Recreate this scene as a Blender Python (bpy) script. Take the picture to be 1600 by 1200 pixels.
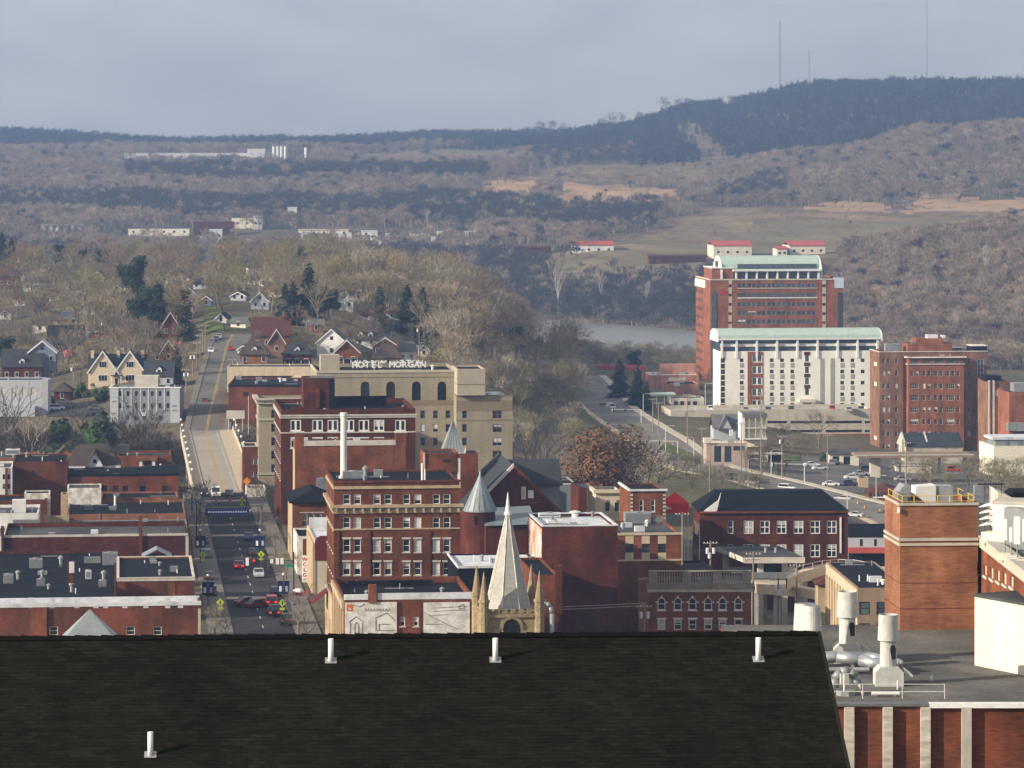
import bpy, math, random
import numpy as np
from mathutils import Vector, Matrix
R = math.radians
for _o in list(bpy.data.objects): bpy.data.objects.remove(_o)
SC = bpy.context.scene
COL = SC.collection
# ---------------------------------------------------------------- camera
F = 5700.0; HOR = 215.0; CH = 78.0          # focal length in photo pixels, horizon row, eye height above the main street
cam = bpy.data.cameras.new('camera'); cam_o = bpy.data.objects.new('camera', cam); COL.objects.link(cam_o)
cam.sensor_width = 36.0; cam.lens = 36.0 * F / 1600.0
cam.shift_y = (HOR - 600.0) / 1600.0
cam.clip_start = 1.0; cam.clip_end = 30000.0
cam_o.location = (0, 0, CH); cam_o.rotation_euler = (R(90), 0, 0)
SC.camera = cam_o
# ---------------------------------------------------------------- sky, sun, exposure
SUN_A, SUN_E = 66.0, 22.0                   # light travels 66 deg right of the view axis, 22 deg down
w = bpy.data.worlds.new('World'); SC.world = w; w.use_nodes = True
nt = w.node_tree; nt.nodes.clear()
out = nt.nodes.new('ShaderNodeOutputWorld')
sky = nt.nodes.new('ShaderNodeTexSky'); sky.sky_type = 'NISHITA'; sky.sun_disc = False
sky.sun_elevation = R(SUN_E); sky.sun_rotation = R(180 + SUN_A); sky.altitude = 300; sky.dust_density = 2.0
bg1 = nt.nodes.new('ShaderNodeBackground'); bg1.inputs['Strength'].default_value = 0.10
nt.links.new(sky.outputs[0], bg1.inputs[0])
tc = nt.nodes.new('ShaderNodeTexCoord')
mp = nt.nodes.new('ShaderNodeMapping'); mp.inputs['Scale'].default_value = (1, 1, 3.2)
nt.links.new(tc.outputs['Generated'], mp.inputs[0])
nz = nt.nodes.new('ShaderNodeTexNoise'); nz.inputs['Scale'].default_value = 17.0
nz.inputs['Detail'].default_value = 5; nz.inputs['Roughness'].default_value = 0.5; nz.inputs['Distortion'].default_value = 0.3
nt.links.new(mp.outputs[0], nz.inputs['Vector'])
cr = nt.nodes.new('ShaderNodeValToRGB')
cr.color_ramp.elements[0].position = 0.34; cr.color_ramp.elements[0].color = (0.425, 0.424, 0.420, 1)
cr.color_ramp.elements[1].position = 0.68; cr.color_ramp.elements[1].color = (0.585, 0.555, 0.515, 1)
nt.links.new(nz.outputs['Fac'], cr.inputs[0])
bg2 = nt.nodes.new('ShaderNodeBackground'); bg2.inputs['Strength'].default_value = 1.0
nt.links.new(cr.outputs[0], bg2.inputs[0])
mx = nt.nodes.new('ShaderNodeMixShader'); mx.inputs[0].default_value = 0.62
nt.links.new(bg1.outputs[0], mx.inputs[1]); nt.links.new(bg2.outputs[0], mx.inputs[2])
nt.links.new(mx.outputs[0], out.inputs['Surface'])
sl = bpy.data.lights.new('sun', 'SUN'); sl.energy = 5.0; sl.angle = R(0.6); sl.color = (1.0, 0.89, 0.73)
sun = bpy.data.objects.new('sun', sl); COL.objects.link(sun)
_d = Vector((math.sin(R(SUN_A)) * math.cos(R(SUN_E)), math.cos(R(SUN_A)) * math.cos(R(SUN_E)), -math.sin(R(SUN_E))))
sun.rotation_euler = _d.to_track_quat('-Z', 'Y').to_euler()
sun.location = (-300, -100, 300)
SC.view_settings.view_transform = 'Standard'; SC.view_settings.look = 'None'
SC.view_settings.exposure = 0.64; SC.view_settings.gamma = 1.0
SC.view_settings.use_curve_mapping = False
SC.cycles.max_bounces = 5; SC.cycles.diffuse_bounces = 2; SC.cycles.glossy_bounces = 2
SC.cycles.transparent_max_bounces = 4; SC.cycles.volume_bounces = 0
SC.cycles.use_denoising = True
# ---------------------------------------------------------------- pixels to directions
def tn(px): return (px - 800.0) / F
def PT(px, py, Y): return Vector((tn(px) * Y, Y, CH - (py - HOR) / F * Y))
# ---------------------------------------------------------------- things and parts
def tag(o, label, cat, group=None, kind=None):
    if label: o['label'] = label
    if cat: o['category'] = cat
    if group: o['group'] = group
    if kind: o['kind'] = kind
    return o
def thing(name, label, cat, loc=(0, 0, 0), rz=0.0, group=None):
    o = bpy.data.objects.new(name, None); COL.objects.link(o)
    o.location = loc; o.rotation_euler = (0, 0, rz); o.empty_display_size = 0.5
    return tag(o, label, cat, group)
def link(name, me, parent=None, loc=None):
    o = bpy.data.objects.new(name, me); COL.objects.link(o)
    if parent is not None: o.parent = parent
    if loc is not None: o.location = loc
    return o
def struct(o): o['kind'] = 'structure'; return o
def copy_thing(root, loc, rz, label=None, group=None, scale=None):
    r = root.copy(); COL.objects.link(r); r.location = loc; r.rotation_euler = (0, 0, rz)
    if scale is not None: r.scale = scale
    if label: r['label'] = label
    if group: r['group'] = group
    for ch in root.children:
        c = ch.copy(); COL.objects.link(c); c.parent = r
        for g in ch.children:
            d = g.copy(); COL.objects.link(d); d.parent = c
    return r
class MB:
    def __init__(self): self.v = []; self.f = []
    def add(self, pts, faces):
        n = len(self.v); self.v.extend([tuple(p) for p in pts]); self.f.extend([tuple(i + n for i in f) for f in faces]); return self
    def poly(self, *pts): return self.add(pts, [tuple(range(len(pts)))])
    def box(self, x0, x1, y0, y1, z0, z1):
        return self.add([(x0,y0,z0),(x1,y0,z0),(x1,y1,z0),(x0,y1,z0),(x0,y0,z1),(x1,y0,z1),(x1,y1,z1),(x0,y1,z1)],
                        [(3,2,1,0),(4,5,6,7),(0,1,5,4),(1,2,6,5),(2,3,7,6),(3,0,4,7)])
    def prism(self, poly, z0, z1):                       # polygon in x,y extruded in z
        n = len(poly)
        return self.add([(x,y,z0) for x,y in poly] + [(x,y,z1) for x,y in poly],
                        [tuple(range(n))[::-1], tuple(range(n, 2*n))] + [(i,(i+1)%n,n+(i+1)%n,n+i) for i in range(n)])
    def slabxz(self, poly, y0, y1):                      # polygon in x,z extruded in y
        n = len(poly)
        return self.add([(x,y0,z) for x,z in poly] + [(x,y1,z) for x,z in poly],
                        [tuple(range(n)), tuple(range(n, 2*n))[::-1]] + [(i,n+i,n+(i+1)%n,(i+1)%n) for i in range(n)])
    def slabyz(self, poly, x0, x1):
        n = len(poly)
        return self.add([(x0,y,z) for y,z in poly] + [(x1,y,z) for y,z in poly],
                        [tuple(range(n)), tuple(range(n, 2*n))[::-1]] + [(i,n+i,n+(i+1)%n,(i+1)%n) for i in range(n)])
    def cyl(self, cx, cy, z0, z1, r0, r1=None, n=12, cap=True):
        if r1 is None: r1 = r0
        p = []
        for z, r in ((z0, r0), (z1, r1)):
            for k in range(n): p.append((cx + r*math.cos(2*math.pi*k/n), cy + r*math.sin(2*math.pi*k/n), z))
        fs = [(k,(k+1)%n,n+(k+1)%n,n+k) for k in range(n)]
        if cap: fs += [tuple(range(n))[::-1], tuple(range(n, 2*n))]
        return self.add(p, fs)
    def tube(self, p0, p1, r0, r1=None, n=6):
        if r1 is None: r1 = r0
        p0 = Vector(p0); p1 = Vector(p1); d = (p1 - p0)
        if d.length < 1e-6: return self
        d.normalize(); a = d.orthogonal().normalized(); b = d.cross(a)
        p = []
        for q, r in ((p0, r0), (p1, r1)):
            for k in range(n):
                t = 2*math.pi*k/n; p.append(q + a*(r*math.cos(t)) + b*(r*math.sin(t)))
        return self.add(p, [(k,(k+1)%n,n+(k+1)%n,n+k) for k in range(n)] + [tuple(range(n))[::-1], tuple(range(n,2*n))])
    def path(self, pts, r, n=6):
        for a, b in zip(pts[:-1], pts[1:]): self.tube(a, b, r, r, n)
        return self
    def ball(self, c, r, n=8, m=5, sz=1.0):
        p = [(c[0], c[1], c[2] - r*sz)]; fs = []
        for j in range(1, m):
            t = math.pi*j/m
            for k in range(n): p.append((c[0]+r*math.sin(t)*math.cos(2*math.pi*k/n), c[1]+r*math.sin(t)*math.sin(2*math.pi*k/n), c[2]-r*sz*math.cos(t)))
        p.append((c[0], c[1], c[2] + r*sz)); L = len(p) - 1
        for k in range(n): fs.append((0, 1+(k+1)%n, 1+k)); fs.append((L, L-n+k, L-n+(k+1)%n))
        for j in range(m-2):
            for k in range(n):
                a = 1+j*n+k; b = 1+j*n+(k+1)%n; fs.append((a, b, b+n, a+n))
        return self.add(p, fs)
    def mesh(self, name, mat=None, smooth=False):
        me = bpy.data.meshes.new(name); me.from_pydata(self.v, [], self.f)
        if mat: me.materials.append(M[mat] if isinstance(mat, str) else mat)
        if smooth: me.polygons.foreach_set('use_smooth', [True]*len(me.polygons))
        me.update(); return me
    def obj(self, name, mat, parent=None, smooth=False):
        return link(name, self.mesh(name, mat, smooth), parent)
# ---------------------------------------------------------------- materials
M = {}
def mat(name, col, rough=0.85, var=0.18, scale=0.35, fine=2.5, fvar=0.12, stretch=(1,1,1), metal=0.0, spec=0.06, rnd=0.0, col2=None, c2fac=0.5, c2scale=0.15, objc=False, bump=0.0, emit=None, stain=0.0):
    m = bpy.data.materials.new(name); m.use_nodes = True; M[name] = m
    n = m.node_tree; b = n.nodes['Principled BSDF']
    b.inputs['Roughness'].default_value = rough; b.inputs['Metallic'].default_value = metal
    b.inputs['Specular IOR Level'].default_value = spec
    if emit: b.inputs['Emission Color'].default_value = (*emit[:3], 1); b.inputs['Emission Strength'].default_value = emit[3]
    if objc:
        g = n.nodes.new('ShaderNodeTexCoord'); src = g.outputs['Object']
    else:
        g = n.nodes.new('ShaderNodeNewGeometry'); src = g.outputs['Position']
    def noise(sc, det, strch):
        mpn = n.nodes.new('ShaderNodeMapping'); mpn.inputs['Scale'].default_value = strch
        n.links.new(src, mpn.inputs[0])
        t = n.nodes.new('ShaderNodeTexNoise'); t.inputs['Scale'].default_value = sc; t.inputs['Detail'].default_value = det
        t.inputs['Roughness'].default_value = 0.6
        n.links.new(mpn.outputs[0], t.inputs['Vector']); return t.outputs['Fac']
    def rng(sock, lo, hi, a=0.3, z=0.7):
        r = n.nodes.new('ShaderNodeMapRange'); r.inputs['From Min'].default_value = a; r.inputs['From Max'].default_value = z
        r.inputs['To Min'].default_value = lo; r.inputs['To Max'].default_value = hi; n.links.new(sock, r.inputs['Value']); return r.outputs['Result']
    def mul(a, bb):
        q = n.nodes.new('ShaderNodeMath'); q.operation = 'MULTIPLY'; n.links.new(a, q.inputs[0]); n.links.new(bb, q.inputs[1]); return q.outputs[0]
    f1 = rng(noise(scale, 3, (1,1,1)), 1-var, 1+var)
    fn = noise(fine, 2, stretch)
    f2 = rng(fn, 1-fvar, 1+fvar)
    val = mul(f1, f2)
    if stain > 0: val = mul(val, rng(noise(0.55, 4, (1, 1, 0.16)), 1-stain, 1+stain*.35, 0.32, 0.62))
    if rnd > 0:
        oi = n.nodes.new('ShaderNodeObjectInfo'); val = mul(val, rng(oi.outputs['Random'], 1-rnd, 1+rnd, 0, 1))
    if col2:
        mixc = n.nodes.new('ShaderNodeMix'); mixc.data_type = 'RGBA'
        mixc.inputs['A'].default_value = (*col, 1); mixc.inputs['B'].default_value = (*col2, 1)
        if rnd > 0 and c2scale == 0:
            oi2 = n.nodes.new('ShaderNodeObjectInfo'); sp = n.nodes.new('ShaderNodeMath'); sp.operation = 'FRACT'
            q = n.nodes.new('ShaderNodeMath'); q.operation = 'MULTIPLY'; q.inputs[1].default_value = 7.31
            n.links.new(oi2.outputs['Random'], q.inputs[0]); n.links.new(q.outputs[0], sp.inputs[0]); n.links.new(rng(sp.outputs[0], 0, c2fac*2, 0, 1), mixc.inputs['Factor'])
        else:
            n.links.new(rng(noise(c2scale, 4, (1,1,1)), 0, 1, 0.5-0.2*c2fac, 0.75-0.3*c2fac), mixc.inputs['Factor'])
        base = mixc.outputs['Result']
    else:
        rgb = n.nodes.new('ShaderNodeRGB'); rgb.outputs[0].default_value = (*col, 1); base = rgb.outputs[0]
    vm = n.nodes.new('ShaderNodeVectorMath'); vm.operation = 'SCALE'
    n.links.new(base, vm.inputs[0]); n.links.new(val, vm.inputs['Scale'])
    n.links.new(vm.outputs[0], b.inputs['Base Color'])
    if bump > 0:
        bp = n.nodes.new('ShaderNodeBump'); bp.inputs['Strength'].default_value = bump; bp.inputs['Distance'].default_value = 0.1
        n.links.new(fn, bp.inputs['Height']); n.links.new(bp.outputs[0], b.inputs['Normal'])
    return m
BS = (1, 1, 7)                                            # brick courses read as fine level streaks
def brick(name, c, c2=None, **k): mat(name, c, 0.9, 0.26, 0.22, 1.3, 0.25, BS, spec=0.05, col2=c2, c2fac=0.6, c2scale=0.3, stain=0.26, **k)
brick('brick_red', (0.178, 0.055, 0.030), (0.116, 0.044, 0.026))
brick('brick_main', (0.146, 0.049, 0.027), (0.103, 0.040, 0.026))
brick('brick_dark', (0.103, 0.030, 0.018), (0.069, 0.025, 0.017))
brick('brick_maroon', (0.105, 0.030, 0.019), (0.070, 0.023, 0.018))
brick('brick_warm', (0.214, 0.074, 0.036), (0.146, 0.057, 0.033))
brick('brick_orange', (0.275, 0.125, 0.070), (0.225, 0.100, 0.060))
brick('brick_brown', (0.225, 0.125, 0.080), (0.195, 0.105, 0.07))
brick('brick_tower', (0.270, 0.106, 0.061), (0.240, 0.094, 0.056))
brick('brick_pale', (0.46, 0.22, 0.15), (0.42, 0.20, 0.14))
mat('paint_maroon', (0.125, 0.022, 0.022), 0.7, 0.1)
mat('white', (0.66, 0.65, 0.62), 0.6, 0.06, 0.4, 2, 0.05, stain=0.14)
mat('white_trim', (0.70, 0.69, 0.67), 0.5, 0.03)
mat('white_worn', (0.66, 0.64, 0.60), 0.8, 0.15, 0.5, 3, 0.14, (1,1,0.4), col2=(0.42,0.36,0.30), c2fac=0.35, c2scale=0.9)
mat('mural', (0.70, 0.68, 0.62), 0.85, 0.08, 0.5, 5, 0.12, col2=(0.50,0.46,0.42), c2fac=0.4, c2scale=0.7)
mat('cream', (0.62, 0.575, 0.47), 0.75, 0.05, 0.2, 1.5, 0.05, stain=0.14)
mat('cream_far', (0.74, 0.68, 0.54), 0.8, 0.05)
mat('beige', (0.54, 0.46, 0.35), 0.8, 0.08, 0.15, 1.2, 0.06, (1,1,3), stain=0.14)
mat('hotel', (0.30, 0.258, 0.185), 0.85, 0.07, 0.15, 1.2, 0.08, (1,1,3), stain=0.14)
mat('hotel_band', (0.22, 0.172, 0.118), 0.85, 0.07)
mat('hotel_stone', (0.42, 0.385, 0.315), 0.8, 0.06)
mat('canopy_beige', (0.52, 0.425, 0.30), 0.7, 0.06, stain=0.14)
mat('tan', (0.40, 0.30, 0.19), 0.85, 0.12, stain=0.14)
mat('pale_stone', (0.52, 0.48, 0.42), 0.85, 0.12, 0.4, 2, 0.1, stain=0.14)
mat('stone_tan', (0.265, 0.205, 0.125), 0.9, 0.22, 0.5, 3.5, 0.25, bump=0.4)
mat('stone_dark', (0.22, 0.20, 0.16), 0.9, 0.2, 0.5, 3, 0.2)
mat('concrete', (0.42, 0.39, 0.34), 0.9, 0.10, 0.2, 1.5, 0.08, stain=0.14)
mat('concrete_pale', (0.48, 0.43, 0.345), 0.9, 0.10, 0.2, 1.5, 0.08, stain=0.14)
mat('guideway', (0.66, 0.52, 0.36), 0.85, 0.08)
mat('stucco_brown', (0.26, 0.185, 0.13), 0.9, 0.08, stain=0.14)
mat('roof_dark', (0.0055, 0.0070, 0.0095), 0.8, 0.25, 0.25, 2, 0.2, col2=(0.013,0.014,0.017), c2fac=0.35, c2scale=0.2)
mat('roof_sky_cast', (0.0075, 0.0100, 0.0145), 0.75, 0.2, 0.2, 2, 0.12)  # bluish cast paints sky reflection into the dark membrane's base colour
mat('roof_grey', (0.050, 0.053, 0.057), 0.7, 0.2, 0.2, 2, 0.15, col2=(0.085,0.082,0.08), c2fac=0.4, c2scale=0.15)
mat('roof_gravel', (0.150, 0.143, 0.130), 0.9, 0.2, 0.2, 3, 0.18, col2=(0.09,0.09,0.087), c2fac=0.5, c2scale=0.12)
mat('roof_white', (0.64, 0.66, 0.68), 0.6, 0.10, 0.3, 1.5, 0.08, col2=(0.40,0.41,0.43), c2fac=0.35, c2scale=0.3)
mat('slate', (0.040, 0.045, 0.050), 0.7, 0.18, 0.3, 3, 0.2, (1,1,4))
mat('shingle_brown', (0.070, 0.055, 0.046), 0.9, 0.18, 0.4, 3, 0.2)
mat('shingle_red', (0.088, 0.036, 0.029), 0.9, 0.18, 0.4, 3, 0.2)
mat('shingle_grey', (0.125, 0.125, 0.125), 0.9, 0.18, 0.4, 3, 0.2)
mat('metal_roof', (0.22, 0.245, 0.25), 0.45, 0.15, 0.3, 2, 0.1, spec=0.5)
mat('metal_roof_green', (0.13, 0.16, 0.16), 0.5, 0.15, 0.3, 2, 0.1, spec=0.5)
mat('spire', (0.36, 0.345, 0.315), 0.7, 0.10, 0.4, 2, 0.1)
mat('panel_white', (0.80, 0.77, 0.685), 0.75, 0.03, 0.2, 1.5, 0.04, stain=0.06)
mat('green_metal', (0.38, 0.48, 0.41), 0.55, 0.06)
mat('red_metal', (0.42, 0.09, 0.075), 0.6, 0.1)
mat('red_fabric', (0.55, 0.035, 0.03), 0.8, 0.08)
mat('maroon_fabric', (0.10, 0.02, 0.025), 0.8, 0.08)
mat('steel', (0.52, 0.53, 0.54), 0.35, 0.08, metal=0.7, spec=0.5)
mat('galv', (0.29, 0.30, 0.30), 0.5, 0.12, metal=0.3, stain=0.14)
mat('dull_metal', (0.22, 0.23, 0.24), 0.5, 0.15, metal=0.3)
mat('black_metal', (0.02, 0.02, 0.022), 0.5, 0.1)
mat('stack_paint', (0.47, 0.47, 0.44), 0.55, 0.06, stain=0.14)
mat('yellow', (0.56, 0.39, 0.09), 0.6, 0.08)
mat('glass', (0.020, 0.025, 0.032), 0.12, 0.3, 0.5, 1, 0.1, spec=0.6, rnd=0.6)
mat('glass_blue', (0.050, 0.075, 0.085), 0.10, 0.25, 0.3, 0.7, 0.2, spec=0.8, rnd=0.5)
mat('glass_dark', (0.012, 0.014, 0.018), 0.2, 0.2, spec=0.5)
mat('blind', (0.52, 0.52, 0.50), 0.8, 0.05, rnd=0.35)
mat('tan_panel', (0.48, 0.40, 0.30), 0.85, 0.05)
mat('grey_panel', (0.34, 0.31, 0.28), 0.85, 0.05)
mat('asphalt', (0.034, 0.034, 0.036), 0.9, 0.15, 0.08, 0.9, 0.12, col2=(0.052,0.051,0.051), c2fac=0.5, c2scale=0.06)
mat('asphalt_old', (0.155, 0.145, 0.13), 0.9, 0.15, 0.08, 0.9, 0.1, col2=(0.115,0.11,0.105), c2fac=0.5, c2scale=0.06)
mat('bridge_deck', (0.33, 0.29, 0.24), 0.9, 0.10, 0.1, 0.8, 0.1)
mat('bridge_walk', (0.46, 0.38, 0.27), 0.9, 0.08)
mat('sidewalk', (0.17, 0.155, 0.14), 0.9, 0.12, 0.2, 1, 0.1)
mat('road_yellow', (0.42, 0.29, 0.06), 0.9, 0.15)
mat('road_white', (0.50, 0.49, 0.46), 0.9, 0.2)
mat('grass', (0.085, 0.125, 0.035), 0.95, 0.25, 0.1, 0.8, 0.2, col2=(0.14,0.12,0.06), c2fac=0.4, c2scale=0.05)
mat('wood_pole', (0.26, 0.21, 0.16), 0.9, 0.15)
mat('light_pole', (0.55, 0.54, 0.51), 0.5, 0.05)
mat('sign_white', (0.80, 0.79, 0.76), 0.6, 0.03)
mat('sign_green', (0.02, 0.25, 0.12), 0.5, 0.03)
mat('sign_blue', (0.012, 0.022, 0.09), 0.6, 0.05)
mat('sign_lime', (0.42, 0.55, 0.03), 0.6, 0.03)
mat('sign_red', (0.42, 0.03, 0.03), 0.6, 0.03)
mat('sign_orange', (0.60, 0.13, 0.04), 0.7, 0.05)
mat('ink', (0.22, 0.18, 0.16), 0.9, 0.1)
mat('lamp_white', (0.80, 0.80, 0.78), 0.4, 0.02)
mat('tyre', (0.015, 0.015, 0.015), 0.8, 0.1)
mat('tail_light', (0.5, 0.01, 0.01), 0.3, 0.05, emit=(1.0, 0.03, 0.03, 1.6))
mat('head_light', (0.8, 0.8, 0.78), 0.2, 0.02, emit=(1, 0.97, 0.9, 0.8))
for _n, _c in dict(white=(.78,.78,.77), silver=(.42,.43,.44), grey=(.15,.155,.16), black=(.012,.012,.014), red=(.36,.02,.02), blue=(.04,.07,.16), maroon=(.14,.02,.025), tan=(.4,.34,.25), dark=(.04,.045,.05)).items():
    mat('paint_' + _n if _n != 'maroon' else 'car_maroon', _c, 0.3, 0.03, spec=0.6)
mat('bark', (0.17, 0.135, 0.105), 0.95, 0.15, rnd=0.2)
mat('bark_pale', (0.30, 0.27, 0.23), 0.9, 0.15)
mat('twig_brown', (0.205, 0.170, 0.122), 0.95, 0.2, 0.2, 1, 0.15, rnd=0.22, col2=(0.21,0.18,0.115), c2fac=0.5, c2scale=0)
mat('twig_russet', (0.235, 0.168, 0.112), 0.95, 0.2, 0.2, 1, 0.15, rnd=0.2)
mat('twig_olive', (0.205, 0.185, 0.095), 0.95, 0.2, 0.2, 1, 0.15, rnd=0.2)
mat('twig_grey', (0.165, 0.140, 0.118), 0.95, 0.2, 0.2, 1, 0.15, rnd=0.22)
mat('twig_pale', (0.34, 0.29, 0.22), 0.95, 0.2, 0.2, 1, 0.15, rnd=0.15)
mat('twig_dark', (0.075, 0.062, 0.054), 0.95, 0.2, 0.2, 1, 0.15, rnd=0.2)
mat('needles', (0.026, 0.048, 0.030), 0.9, 0.25, 0.3, 1.2, 0.25, rnd=0.25)
mat('needles_blue', (0.026, 0.045, 0.046), 0.9, 0.25, 0.3, 1.2, 0.25, rnd=0.25)
mat('leaf_yellow', (0.20, 0.20, 0.05), 0.9, 0.2, rnd=0.1)
mat('leaf_green', (0.05, 0.085, 0.03), 0.9, 0.25, rnd=0.2)
mat('blossom_pink', (0.48, 0.20, 0.20), 0.9, 0.15)
mat('blossom_white', (0.62, 0.57, 0.48), 0.9, 0.15)
mat('cypress_rust', (0.150, 0.080, 0.046), 0.9, 0.25, 0.3, 1.2, 0.25)
# ---------------------------------------------------------------- street grid
TH = math.atan(0.108)                                     # the main street runs 6.2 deg left of the view axis
# ================================================================ terrain
TC = [-2600, -900, 0, 290, 345, 500, 700, 860, 950, 1090, 1300, 1450, 1600, 2500, 4200]
TR = {
 -60: [55]*15, 0: [55]*15, 90: [52]*15, 180: [36]*15, 300: [20]*15,
 430: [4,4,4,3,3,2,0,-2,-2,-2,0,4,6,6,6],
 560: [0,0,0,0,0,0,-2,-4,-5,-6,-6,-4,-3,-3,-3],
 680: [0,0,0,0,0,0,-3,-6,-7,-9,-11,-10,-10,-10,-10],
 800: [0,0,-1,-1,-1,-2,-6,-9,-10,-12,-13,-13,-13,-13,-13],
 830: [-14,-14,-14,-14,-14,-14,-14,-11,-11,-12,-13.5,-13.5,-14,-14,-14],
 860: [-26,-26,-26,-26,-26,-26,-22,-14,-13,-13,-14,-15,-15,-15,-15],
 930: [-22,-22,-22,-20,-18,-20,-20,-14,-13,-13,-15,-16,-16,-16,-16],
 985: [-6,-6,-5,-2,-.6,-4,-14,-15,-14,-13,-16,-18,-18,-18,-18],
 1075: [-3,-3,0,6.5,9,5,-8,-15,-14,-14,-18,-21,-21,-21,-21],
 1150: [2,2,3,12,15,12,-2,-15,-15,-15,-20,-23,-23,-23,-23],
 1300: [8,8,9,17,18.5,18,8,-12,-16,-18,-25,-26,-26,-26,-26],
 1500: [16,16,16,20,20.5,20,12,-12,-20,-22,-28,-29,-29,-29,-29],
 1700: [20,20,20,20,20,20,10,-18,-25,-27,-30,-30,-30,-30,-30],
 1880: [5,5,5,5,5,0,-15,-30,-32,-32,-33,-34,-34,-34,-34],
 2020: [-20,-20,-20,-20,-20,-20,-32,-40,-40,-38,-26,-20,-15,-15,-15],
 2200: [-20,-20,-20,-20,-20,-22,-38,-34,-29,-23,-10,4,14,14,14],
 2330: [-24,-24,-24,-24,-24,-24,-30,-20,-15,-12,0,12,22,22,22],
 2500: [-17,-17,-17,-17,-17,-17,-12,-3,0,0,0,4,10,10,10],
 2800: [4,4,4,4,4,4,4,6,8,10,10,10,10,10,10],
 3100: [14,14,14,14,14,14,16,16,18,20,21,21,21,21,21],
 3400: [27,27,27,27,27,27,27,28,28,28,40,60,60,60,60],
 3600: [34,34,34,34,34,36,38,39,38,34,56,80,86,86,86],
 3900: [44,44,44,44,44,44,46,50,51,52,58,72,78,78,78],
 4200: [52,52,52,52,53,54,55,57,60,66,75,78,80,80,80],
 4600: [56,56,56,56,57,58,60,64,72,92,115,118,118,118,118],
 5000: [74,74,66,62,62,62,64,70,82,114,145,146,145,145,145],
 5500: [95,95,78,64,64,66,76,77,80,108,135,136,135,135,135],
 6600: [60]*15,
}
_TY = np.array(sorted(TR), float); _TP = np.array(TC, float); _TZ = np.array([TR[int(y)] for y in _TY], float)
def _ss(t): return t*t*(3-2*t)
def _nz(x, y):
    return (np.sin(x*0.031+1.3*np.sin(y*0.017))*np.cos(y*0.027+1.1*np.sin(x*0.013)) + 0.5*np.sin(x*0.083+y*0.061+2*np.sin(y*0.023)))
def terr(X, Y):
    X = np.asarray(X, float); Y = np.asarray(Y, float)
    px = 800 + F * X / np.maximum(Y, 40.0)
    j = np.clip(np.searchsorted(_TY, Y, side='right')-1, 0, len(_TY)-2); i = np.clip(np.searchsorted(_TP, px, side='right')-1, 0, len(_TP)-2)
    ty = np.clip((Y-_TY[j])/(_TY[j+1]-_TY[j]), 0, 1); tp = _ss(np.clip((px-_TP[i])/(_TP[i+1]-_TP[i]), 0, 1))
    # monotone-ish cubic along Y keeps slopes soft
    def row(k): k = np.clip(k, 0, len(_TY)-1); return _TZ[k, i]*(1-tp)+_TZ[k, i+1]*tp
    z0, z1, z2, z3 = row(j-1), row(j), row(j+1), row(j+2)
    def y_(k): return _TY[np.clip(k, 0, len(_TY)-1)]
    h = y_(j+1)-y_(j)
    s1 = np.where(j > 0, (z2-z0)/np.maximum(y_(j+1)-y_(j-1), 1), 0); s2 = np.where(j < len(_TY)-2, (z3-z1)/np.maximum(y_(j+2)-y_(j), 1), 0)
    d = (z2-z1)/h
    s1 = np.where(s1*d <= 0, 0, np.sign(d)*np.minimum(np.abs(s1), 3*np.abs(d))); s2 = np.where(s2*d <= 0, 0, np.sign(d)*np.minimum(np.abs(s2), 3*np.abs(d)))
    t = ty; z = (2*t**3-3*t**2+1)*z1+(t**3-2*t**2+t)*h*s1+(-2*t**3+3*t**2)*z2+(t**3-t**2)*h*s2
    amp = np.clip((Y-1900)/1500, 0, 1)*2.2
    far = np.clip((Y-3300)/1500, 0, 1)*2.2
    return z + amp*_nz(X, Y) + far*_nz(X*0.45+300, Y*0.45)
def gz(X, Y): return float(terr(X, Y))
_RY = np.concatenate([np.arange(300, 2000, 2.0), np.arange(2000, 6500, 8.0)])
def ground(px, py, y0=0, y1=9e9):
    """where the view ray through a photo pixel meets the ground (first hit between y0 and y1)"""
    Y = _RY[(_RY >= y0) & (_RY <= y1)]; X = tn(px)*Y; zr = CH-(py-HOR)/F*Y
    hit = np.nonzero(zr <= terr(X, Y))[0]
    Yh = float(Y[hit[0]]) if len(hit) else float(Y[-1])
    Xh = tn(px)*Yh; return Vector((Xh, Yh, gz(Xh, Yh)))
mat('field', (0.225, 0.165, 0.098), 0.95, 0.25, 0.012, 0.06, 0.25, col2=(0.13,0.105,0.070), c2fac=0.5, c2scale=0.010)
mat('field_green', (0.175, 0.150, 0.088), 0.95, 0.2, 0.01, 0.08, 0.15, col2=(0.19,0.15,0.09), c2fac=0.5, c2scale=0.008)
mat('sand', (0.44, 0.27, 0.145), 0.95, 0.15, 0.02, 0.1, 0.15, col2=(0.30,0.21,0.13), c2fac=0.5, c2scale=0.02)
mat('scrub', (0.19, 0.145, 0.085), 0.95, 0.25, 0.02, 0.1, 0.25)
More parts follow.
